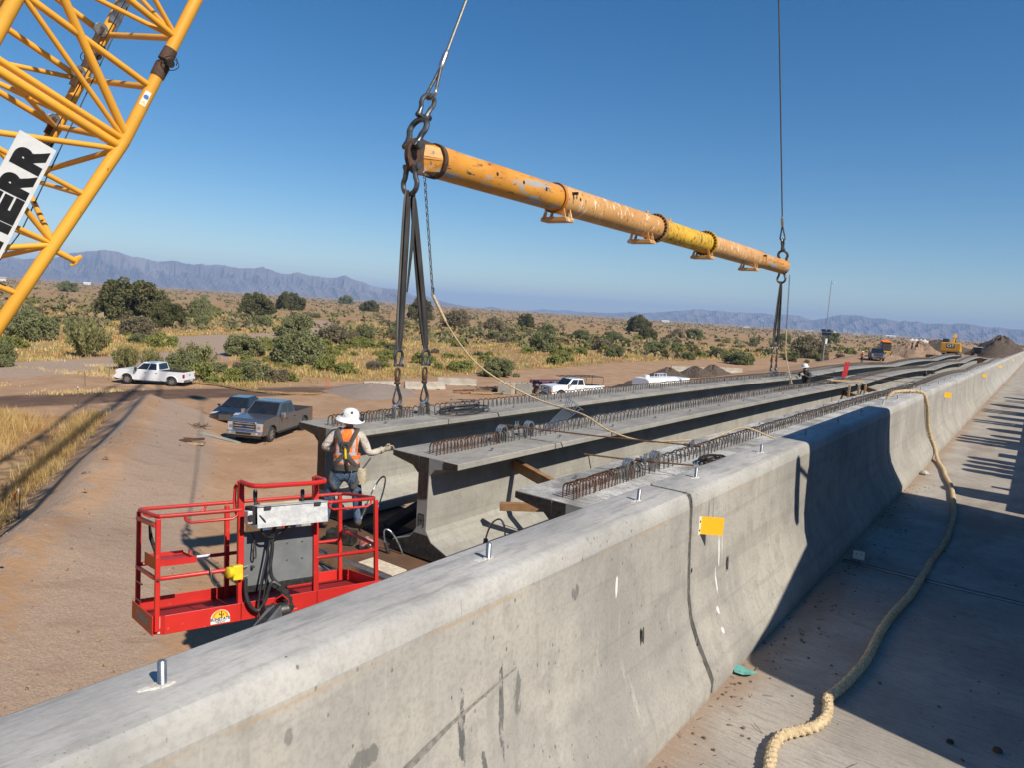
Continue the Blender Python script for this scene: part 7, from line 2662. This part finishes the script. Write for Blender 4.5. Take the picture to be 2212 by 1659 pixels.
# ---- timber and scrap lying about
random.seed(12)
n_ = 0
WHERE = {'a': 'in the scrap heap left of the concrete blocks', 'b': 'in the scrap heap right beside the concrete blocks', 'c': 'on the open dirt between bank and silver pickup'}
for (cx, cy, k, L, where) in ((-41.0, 50.6, 9, 3.0, 'a'), (-41.5, 55.6, 6, 2.4, 'b'), (-31.9, 18.0, 4, 1.1, 'c')):
    for i in range(k):
        x, y = cx + random.gauss(0, .9 if L > 2 else .16), cy + random.gauss(0, 1.1 if L > 2 else .16)
        a = random.gauss(.9, .35)
        l_ = L * random.uniform(.6, 1.15)
        z = gz(x, y) + .06 + .05 * (i % 3)
        o = MB().beam((x - math.cos(a) * l_ / 2, y - math.sin(a) * l_ / 2, z), (x + math.cos(a) * l_ / 2, y + math.sin(a) * l_ / 2, z + random.uniform(-.03, .08)), .16, .10).build('scrap_plank', ['dry_wood', 'timber', 'rust_iron', 'timber_pale'][i % 4], base=(x, y, z))
        tag(o, f'weathered scrap plank lying {WHERE[where]}', 'plank', 'scrap planks ' + where)
o = MB().beam((-43.6, 54.6, .12), (-41.9, 57.6, .16), .22, .09).build('white_plank', 'plywood_white', base=(-42.7, 56.1, .05))
tag(o, 'long pale plank lying in front of the concrete blocks', 'plank')
b = MB()
for i in range(60):
    x, y = -41.2 + random.gauss(0, .7), 53.7 + random.gauss(0, .9)
    p0 = Vector((x, y, gz(x, y) + .05))
    p1 = p0 + Vector((random.gauss(0, .6), random.gauss(0, .6), random.uniform(.0, .4)))
    b.beam(p0, p1, .07, .03)
o = b.build('brush_heap', 'scrap_black', base=(-41.2, 53.7, 0), weld=False)
tag(o, 'black tangled scrap heap left of the concrete blocks', kind='stuff')
b = MB()
for i in range(14):
    x, y = -35.9 + random.gauss(0, .3), 20.5 + random.gauss(0, .3)
    p0 = Vector((x, y, gz(x, y) + .03))
    b.beam(p0, p0 + Vector((random.gauss(0, .35), random.gauss(0, .35), random.uniform(.0, .22))), .05, .03)
o = b.build('twig_heap', 'dry_wood', base=(-35.9, 20.5, 0), weld=False)
tag(o, 'small heap of broken twigs on the dirt near the silver pickup', kind='stuff')
o = MB().beam((-40.6, 22.6, gz(-40, 23) + .06), (-37.2, 24.6, gz(-37.6, 24.8) + .06), .2, .1).build('timber_beam', 'timber', base=(-39, 23.6, gz(-39, 23.6)))
tag(o, 'brown timber lying on the dirt in front of the sedan', 'timber')
o = MB().beam((-34.6, 19.9, gz(-34.6, 19.9) + .04), (-33.2, 21.4, gz(-33.2, 21.4) + .04), .4, .04).build('flat_board', 'girder_concrete', base=(-33.9, 20.6, gz(-34, 20.6)))
tag(o, 'grey flat board on the dirt before the silver pickup bumper', 'board')
# clods scattered on the pad and the bank
rng = np.random.default_rng(77)
n = 1500
x = rng.uniform(-46, -8, n)
y = rng.uniform(1, 34, n)
d_, s_, p_ = poly_dist(x, y, BERM)
ok = rng.random(n) < .22 + .75 * np.exp(-(d_ / 4.5) ** 2)
x, y = x[ok], y[ok]
z = ground_h(x, y)
sz = rng.gamma(2.0, .014, len(x)) + .010
V_ = []
F_ = []
octa = np.array([(1, 0, 0), (0, 1, 0), (-1, 0, 0), (0, -1, 0), (0, 0, .8), (0, 0, -.5)], float)
of = np.array([(0, 1, 4), (1, 2, 4), (2, 3, 4), (3, 0, 4), (1, 0, 5), (2, 1, 5), (3, 2, 5), (0, 3, 5)])
jit = rng.uniform(.6, 1.4, (len(x), 6, 1))
v = octa[None] * jit * sz[:, None, None] + np.stack([x, y, z + sz * .2], 1)[:, None, :]
f = of[None] + (np.arange(len(x)) * 6)[:, None, None]
o = bpy.data.objects.new('dirt_clods', mesh_np('dirt_clods', v.reshape(-1, 3), f.reshape(-1, 3), ['soil_tan', 'dry_wood'], np.repeat((rng.random(len(x)) < .3).astype(int), 8)))
COL.objects.link(o)
tag(o, 'loose clods and stones strewn over the bank and dirt pad', kind='stuff')

# ---- straw wattle along the site edge
pts = [(x, y, gz(x, y) + .10) for x, y in ((-57.3, 31.5), (-54.5, 32.6), (-52.0, 33.0), (-49.6, 33.6), (-47.5, 35.0), (-46.2, 37.0))]
o = MB().path(resample(spline(pts, 8), .3), .13, 8, mod=lambda a, d, i: 1 + .12 * math.sin(d * 3) + .06 * math.sin(3 * a + i)).build('straw_wattle', 'straw_roll', base=(-52, 33, 0))
tag(o, 'long brown straw wattle roll along the edge of the dirt pad', 'straw roll')

# ---- survey stakes
for i, (x, y, h_, fl, lab) in enumerate(((-57.9, 24.0, 1.3, 0, 'thin survey stake beside the dark dirt road'), (-47.6, 19.3, 1.5, 0, 'thin survey stake standing in front of the dark dirt road'), (-61.5, 27.3, 1.3, 0, 'thin survey stake left of the white pickup'), (-24.6, 8.3, 1.0, 1, 'short stake with a pink-orange ribbon at the foot of the bank'), (-53.6, 36.5, 1.2, 0, 'thin survey stake at the edge of the straw grass'), (-48.8, 39.5, 1.1, 2, 'two leaning orange stakes beside the near slings'), (-56.0, 72.0, 1.3, 0, 'thin stake on the skyline of the site track'), (-58.0, 92.0, 1.4, 0, 'thin pale stake left of the tank truck'))):
    s_ = empty('survey_stake', on_ground(x, y, -.05), random.uniform(0, 3), lab, 'stake', 'survey stakes')
    MB().beam((0, 0, 0), (random.gauss(0, .04), random.gauss(0, .04), h_), .045, .03, (0, 1, 0)).build('lath', 'dry_wood' if fl != 2 else 'flag_orange', s_)
    MB().beam((0, 0, h_ - .12), (0, 0, h_), .05, .035, (0, 1, 0)).build('painted_tip', 'white_paint' if fl != 2 else 'flag_orange', s_)
    if fl == 1:
        MB().path([(0, 0, h_ - .05), (.12, .1, h_ - .18), (.2, .12, h_ - .4)], [.03, .035, .02], 6, flat=.2).build('ribbon', 'flag_orange', s_)
    if fl == 2:
        MB().beam((.35, .1, 0), (.1, .05, h_), .045, .03, (0, 1, 0)).build('second_lath', 'flag_orange', s_)

# ---- solar camera pole
px, py = -29.4, 128.9
sp = empty('solar_pole', on_ground(px, py), R(30), 'tall thin pole with a black solar panel and small camera at the top', 'pole')
MB().tube((0, 0, 0), (0, 0, 5.4), .11, .10, 14).tube((0, 0, 5.4), (.0, 0, 13.6), .075, .05, 12).build('mast', 'pole_steel', sp)
pn_ = MB().box((0, -.25, 4.9), (1.5, .06, 1.25), (R(-40), 0, 0)).build('solar_panel', 'solar_cell', sp)
MB().box((0, -.285, 4.9), (1.5, .03, .05), (R(-40), 0, 0)).build('panel_divider', 'steel_bright', pn_)
MB().box((.18, -.1, 3.4), (.35, .2, .95)).build('control_box', 'paint_white', sp, bev=.03)
MB().beam((0, 0, 13.4), (.35, 0, 13.35), .05, .05).build('camera_arm', 'pole_steel', sp)
MB().lathe([(0, -.16), (.12, -.1), (.16, 0), (.14, .1), (0, .12)], (.42, 0, 13.2), (0, 0, 1), 14).build('camera_dome', 'paint_white', sp)

# ---- blue tank
bt = empty('water_tank', on_ground(-19.3, 160.0, .0), R(15), 'blue and white water tank showing above the tan mound', 'tank')
MB().b2(-1.6, 1.6, -.9, .9, .5, 2.0).build('lower_shell', 'tank_blue', bt, bev=.12)
MB().b2(-1.65, 1.65, -.95, .95, 2.0, 2.6).build('upper_shell', 'paint_white', bt, bev=.15)
for x in (-1.1, -.4, .4, 1.1):
    MB().tube((x, 0, 2.55), (x, 0, 2.8), .22, n=14).build('lid', 'paint_white', bt)
MB().b2(-1.6, 1.6, -.8, .8, 0, .5).build('stand', 'steel_dark', bt)

# ---- ladder, props and braces at the second pier
ldr = empty('red_ladder', (-7.3, 36.2, 4.9), 0, 'red ladder leaning up between the left and middle girders', 'ladder', world=True)
l0, l1 = Vector((-7.25, 35.6, 4.6)), Vector((-7.55, 38.2, 6.5))
sx = Vector((.03, .14, 0))
for s_ in (-1, 1):
    MB().beam(l0 + sx * s_, l1 + sx * s_, .04, .10, (1, 0, 0)).build('side_rail', 'ladder_red', ldr)
for k in range(8):
    p_ = l0.lerp(l1, (k + .5) / 8)
    MB().beam(p_ - sx, p_ + sx, .03, .03).build('rung', 'ladder_red', ldr)


def timber_thing(name, p0, p1, w, h_, m_, label, cat='timber', up=(0, 0, 1)):
    o = MB().beam(p0, p1, w, h_, up).build(name, m_, base=tuple(p0), bev=.004)
    return tag(o, label, cat)


timber_thing('timber_brace', (-6.18, 8.62, 5.66), (-4.55, 8.05, 5.50), .095, .16, 'timber', 'brown timber brace wedged under the middle girder flange, upper one near the barrier')
timber_thing('timber_brace', (-5.78, 7.78, 5.25), (-4.4, 8.5, 5.38), .09, .11, 'timber', 'brown timber brace with pale sawn end, lower one near the barrier')
timber_thing('timber_brace', (-6.3, 31.4, 5.5), (-5.0, 29.6, 5.42), .09, .2, 'timber', 'brown timber brace between the far ends of the middle girders, left one')
timber_thing('timber_brace', (-6.2, 35.1, 5.5), (-4.9, 33.4, 5.42), .09, .2, 'timber', 'brown timber brace between the far ends of the middle girders, right one')
timber_thing('timber_brace', (-6.2, 56.5, 5.4), (-4.9, 54.2, 5.3), .1, .2, 'timber', 'far timber brace at the third pier, left one')
timber_thing('timber_brace', (-6.1, 60.0, 5.4), (-4.9, 58.0, 5.3), .1, .2, 'timber', 'far timber brace at the third pier, right one')
for i, (x, y, lab) in enumerate(((-5.6, 29.2, 'left'), (-5.4, 29.9, 'middle'), (-5.3, 30.6, 'right'))):
    timber_thing('prop_post', (x, y, 4.6), (x, y, 5.97), .07, .07, 'timber_pale', f'pale upright prop under the middle girder flange at the second pier, {lab} one', 'post', (0, 1, 0))
o = timber_thing('tie_plank', (-6.4, 28.9, 6.12), (-5.5, 31.2, 6.05), .09, .06, 'timber_pale', 'pale plank lying across the middle girder near the red ladder', 'plank')


# ---- tie rods with clamps across the girder tops
def tie_rod(p0, p1, clamps, label, r_=.011):
    root = empty('tie_rod', p0, 0, label, 'rod', 'tie rods', world=True)
    MB().path([p0, Vector(p0).lerp(Vector(p1), .5) + Vector((0, 0, -.015)), p1], r_, 8).build('rod', 'rebar_rust', root)
    for c_ in clamps:
        c_ = Vector(c_)
        d = (Vector(p1) - Vector(p0)).normalized()
        MB().tube(c_ - d * .12, c_ + d * .12, .021, n=10).build('sleeve', 'rust_iron', root)
        cl = MB().box(c_ + Vector((0, 0, .0)), (.05, .09, .06)).build('clamp', 'steel_galv', root, bev=.006)
        for dy in (-.03, .03):
            MB().tube(c_ + Vector((0, dy, -.05)), c_ + Vector((0, dy, .085)), .011, n=8).build('clamp_bolt', 'steel_galv', cl, base=tuple(p0))
    return root


tie_rod((-6.55, 8.66, 6.21), (-3.78, 9.86, 6.20), ((-6.3, 8.77, 6.205), (-3.88, 9.81, 6.20)), 'long rusty tie rod clamped across the middle and barrier-side girders')
tie_rod((-4.55, 7.86, 6.20), (-3.32, 8.50, 6.19), ((-3.86, 8.22, 6.195),), 'short rusty tie rod clamped across the girder nearest the barrier')
tie_rod((-6.4, 34.2, 6.16), (-3.8, 36.6, 6.15), ((-6.3, 34.3, 6.16), (-3.9, 36.5, 6.15)), 'rusty tie rod across the girders near the second pier')
tie_rod((-6.4, 30.4, 6.17), (-3.8, 32.6, 6.16), ((-3.9, 32.5, 6.16),), 'rusty tie rod in front of the second pier clamps')
tie_rod((-8.7, 29.9, 6.16), (-6.3, 31.6, 6.14), ((-8.6, 30.0, 6.16),), 'rusty tie rod beside the kneeling worker')


# ---- loose strand coils and bundles
def coil(name, cx, cy, cz, rx, ry, turns, r_, m_, label, seed, lift_=.02):
    rng_ = random.Random(seed)
    pts = []
    for i in range(turns * 18):
        a = 2 * PI * i / 18
        k = 1 + .25 * math.sin(a * .37 + seed) + rng_.uniform(-.02, .02)
        pts.append((cx + rx * k * math.cos(a) + .05 * math.sin(a * .21), cy + ry * k * math.sin(a), cz + lift_ * i / 18 + .03 * abs(math.sin(a * .5 + seed))))
    o = MB().path(pts, r_, 6).build(name, m_, base=(cx, cy, cz))
    return tag(o, label, 'wire coil')


coil('wire_coil', -8.45, 10.05, 6.02, .22, .55, 8, .008, 'steel_dark', 'tangled dark wire coil lying on the left girder top', 1, .012)
coil('wire_coil', -8.6, 10.2, 6.03, .12, .38, 4, .009, 'wire_rope', 'loose grey wire loops standing in the left girder stirrups', 2, .05)
coil('wire_coil', -3.55, 9.75, 6.02, .10, .30, 7, .010, 'bolt_black', 'black wire coil on the girder nearest the barrier', 3, .008)
b = MB()
for i in range(7):
    rng_ = random.Random(i)
    b.path(spline([(-6.42, 9.6 + .03 * i, 6.03 + .01 * i), (-6.45 - .02 * i, 10.2, 6.09 + .012 * i), (-6.52 - .03 * i, 10.75, 6.19 + .02 * i), (-6.6 - .05 * i, 11.1 + .05 * rng_.random(), 6.26 + .035 * i), (-6.66 - .06 * i, 11.35, 6.22 + .03 * i)], 5), .0075, 6)
o = b.build('strand_bundle', 'steel_galv', base=(-6.45, 10, 6.0))
tag(o, 'bright bundle of loose strands sprouting from the middle girder stirrups', 'wire bundle')


# ---- things on the near pier cap
def wire_loop(p0, top, p1, label):
    root = empty('choker_loop', p0, 0, label, 'wire loop', 'choker loops', world=True)
    p0, top, p1 = Vector(p0), Vector(top), Vector(p1)
    m0 = p0.lerp(top, .6) + (p0 - p1) * .25
    m1 = p1.lerp(top, .6) + (p1 - p0) * .25
    MB().rope(spline([p0, m0, top + (p0 - p1) * .2, top + (p1 - p0) * .2, m1, p1], 8), .012, 6, .1, .2, .015, 10).build('rope', 'steel_galv', root)
    d = (m0 - p0).normalized()
    MB().tube(p0 + d * .06, p0 + d * .22, .028, n=12).build('ferrule', 'steel_dark', root)


wire_loop((-7.3, 6.6, 4.95), (-7.3, 6.97, 5.47), (-7.3, 6.86, 4.95), 'grey wire rope loop sticking up beside the standing worker')
wire_loop((-6.72, 6.62, 4.55), (-6.74, 6.58, 4.92), (-6.55, 6.75, 4.5), 'grey wire rope loop in front of the middle girder foot')
wire_loop((-5.1, 6.6, 5.0), (-4.95, 6.6, 5.47), (-4.8, 6.6, 5.2), 'grey wire rope loop poking up behind the barrier top')
wire_loop((-7.0, 6.3, 4.62), (-6.85, 6.45, 4.76), (-7.05, 6.6, 4.63), 'short wire loop lying on the plywood by the red jug')
o = MB().box((-6.42, 6.2, 4.612), (.62, .26, .015), (0, 0, .0)).build('plywood_sheet', 'plywood_white', base=(-6.42, 6.2, 4.604))
tag(o, 'pale plywood offcut lying on the brown pier cap floor', 'plywood')
jg = empty('red_jug', (-7.05, 6.5, 4.604), .4, 'dull red plastic jug on the pier cap floor', 'jug')
mat('jug_red', (.36, .04, .035), (.5, .3, .26), 20, .5)
MB().lathe([(.0, 0), (.09, 0), (.10, .02), (.10, .1), (.08, .13), (.03, .15), (.03, .17), (0, .17)], (0, 0, 0), (0, 0, 1), 18).build('body', 'jug_red', jg)
MB().path([(-.03, .09, .04), (-.03, .13, .06), (-.03, .13, .1), (-.03, .08, .12)], .012, 6).build('handle', 'jug_red', jg)
tb_ = empty('tool_box', (-7.48, 6.42, 4.604), .5, 'dark scuffed tool box standing on the pier cap floor', 'tool box')
MB().b2(-.2, .2, -.1, .1, 0, .18).build('body', 'tar_black', tb_, bev=.02)
MB().path([(-.08, 0, .18), (-.08, 0, .23), (.08, 0, .23), (.08, 0, .18)], .012, 6).build('handle', 'hose_black', tb_)
gb = MB().b2(-8.36, -8.2, 6.3, 6.46, 4.603, 4.95).build('grout_block', 'girder_top_white', base=(-8.28, 6.38, 4.603), bev=.015)
tag(gb, 'speckled upright concrete block by the worker foot', 'block')
bw = empty('bracing_jack', (-7.4, 7.5, 4.604), 0, 'black slanting steel brace between the left and middle girders', 'brace', world=True)
MB().beam((-7.42, 7.22, 4.66), (-7.2, 7.95, 5.02), .22, .14).build('strut', 'scrap_black', bw, bev=.02)
MB().b2(-7.75, -7.15, 7.05, 7.5, 4.603, 4.64).build('base_plate', 'scrap_black', bw)
MB().tube((-7.25, 7.8, 4.95), (-7.1, 8.0, 5.2), .06, n=10).build('pin', 'scrap_black', bw)

# ---- small things on the deck
o = MB()
vs = [(-1.14 + .075 * math.cos(a) * random.uniform(.6, 1.1), 3.98 + .06 * math.sin(a) * random.uniform(.6, 1.1), DECK_Z + .012 + .02 * random.random()) for a in np.linspace(0, 2 * PI, 10)[:-1]]
o.add(vs + [(-1.13, 3.98, DECK_Z + .03)], [(i, (i + 1) % 9, 9) for i in range(9)])
o = o.build('teal_rag', 'teal_cloth', base=(-1.13, 3.98, DECK_Z), recalc=False)
tag(o, 'crumpled teal rag on the dirt at the barrier foot', 'rag')
br = empty('white_bracket', (-1.06, 6.74, DECK_Z + .004), R(10), 'small white angle bracket lying at the deck joint in shadow', 'bracket')
MB().b2(-.045, .045, -.003, .003, 0, .075).build('upright_leg', 'plastic_white', br)
MB().b2(-.045, .045, .003, .04, 0, .005).build('flat_leg', 'plastic_white', br)
for x in (-.02, .02):
    MB().tube((x, -.004, .05), (x, -.006, .05), .005, n=8).build('hole', 'slot_dark', br)
for i, (x, y, s, m_, lab) in enumerate(((-.13, 4.02, .018, 'scrap_black', 'small black stone on the shaded deck'), (.06, 4.1, .022, 'rust_iron', 'small brown stone at the lower right of the shaded deck'), (-1.13, 11.7, .06, 'grout_white', 'grey lump of grout at the barrier foot in sunlight'), (-.28, 20.6, .05, 'plastic_white', 'small white scrap on the sunlit deck far right'))):
    b = MB()
    rg = random.Random(i)
    b.lathe([(0, -.2 * s), (.8 * s, 0), (1.0 * s, .3 * s), (.6 * s, .8 * s), (0, .95 * s)], (x, y, DECK_Z + .2 * s), (0, 0, 1), 9)
    b.v = [(a + rg.uniform(-.2, .2) * s, c_ + rg.uniform(-.2, .2) * s, z_) for a, c_, z_ in b.v]
    o = b.build('deck_stone', m_, base=(x, y, DECK_Z))
    tag(o, lab, 'stone')
rng = np.random.default_rng(9)
b = MB()
for i in range(150):
    y = 2.2 + 9 * rng.random() ** 1.6
    x = -1.17 + abs(rng.normal(0, .16)) if rng.random() < .75 else rng.uniform(-1.1, 1)
    a = rng.uniform(0, PI)
    l_ = rng.gamma(1.6, .016) + .006
    p0 = Vector((x, y, DECK_Z + .004))
    p1 = p0 + Vector((math.cos(a) * l_, math.sin(a) * l_, rng.uniform(.0, .015)))
    if p1.x < -1.185 or p0.x < -1.185:
        continue
    b.beam(p0, p1, .0025, .002)
for i in range(240):
    y = 2.0 + 9 * rng.random() ** 1.5
    x = -1.175 + abs(rng.normal(0, .14)) if rng.random() < .7 else rng.uniform(-1.1, 1)
    s = rng.uniform(.002, .008)
    b.box((x, y, DECK_Z + s * .5), (s * 2, s * 1.6, s * 1.2), (0, 0, rng.uniform(0, 3)))
o = b.build('deck_litter', ['dry_wood'], base=(0, 5, DECK_Z), weld=False, recalc=False)
tag(o, 'dry twigs and grit scattered along the barrier foot', kind='stuff')

# ---- far plain: power poles and houses
rng = np.random.default_rng(4)
for i, az in enumerate((3.2, 5.6, 7.4, 9.2, 11.4, 13.2, 15.0, 17.2, 19.6, 21.5)):
    r_ = 1500 + 120 * (i % 3)
    x, y = -math.sin(R(az)) * r_, math.cos(R(az)) * r_
    pp = empty('power_pole', (x, y, 0), R(az), f'tiny far power pole before the right mountains, {ORD[i] if i else "first"} counting from the right', 'pole', 'far power poles')
    MB().tube((0, 0, 0), (0, 0, 17), .28, .2, 6).build('mast', 'bark_grey', pp)
    MB().b2(-2.2, 2.2, -.15, .15, 15, 15.4).build('cross_arm', 'bark_grey', pp)
mat('house_white', (.72, .70, .66), (.6, .58, .54), .5, .8)
mat('house_roof', (.40, .34, .30), (.3, .26, .24), .5, .8)
for i, (az, r_, w) in enumerate(((73.0, 1300, 16), (72.2, 1350, 12), (67.4, 1900, 14), (14.0, 2300, 24), (12.4, 2350, 18), (10.8, 2400, 22), (8.6, 2400, 26), (18.4, 2300, 20), (24.5, 2300, 22))):
    x, y = -math.sin(R(az)) * r_, math.cos(R(az)) * r_
    hs = empty('far_house', (x, y, -.2), R(az), f'tiny pale house on the far plain, number {i + 1} of the scattered ones' if False else ['white house nearest the left edge behind the boom', 'second white house behind the boom', 'white speck of a house right of the boom on the plain', 'pale long house below the right mountains, fourth from the right', 'pale long house below the right mountains, third from the right', 'pale long house below the right mountains, second from the right', 'pale long house below the right mountains, rightmost', 'pale house below the right mountains left of the pole', 'pale house below the right mountains, leftmost'][i], 'house', 'far houses')
    MB().b2(-w / 2, w / 2, -5, 5, 0, 4).build('wall', 'house_white', hs)
    MB().prism([(-5.6, 4), (5.6, 4), (0, 6.5)], -w / 2 - .5, w / 2 + .5, lambda u, v, a: (a, u, v)).build('roof', 'house_roof' if i % 2 else 'house_white', hs)
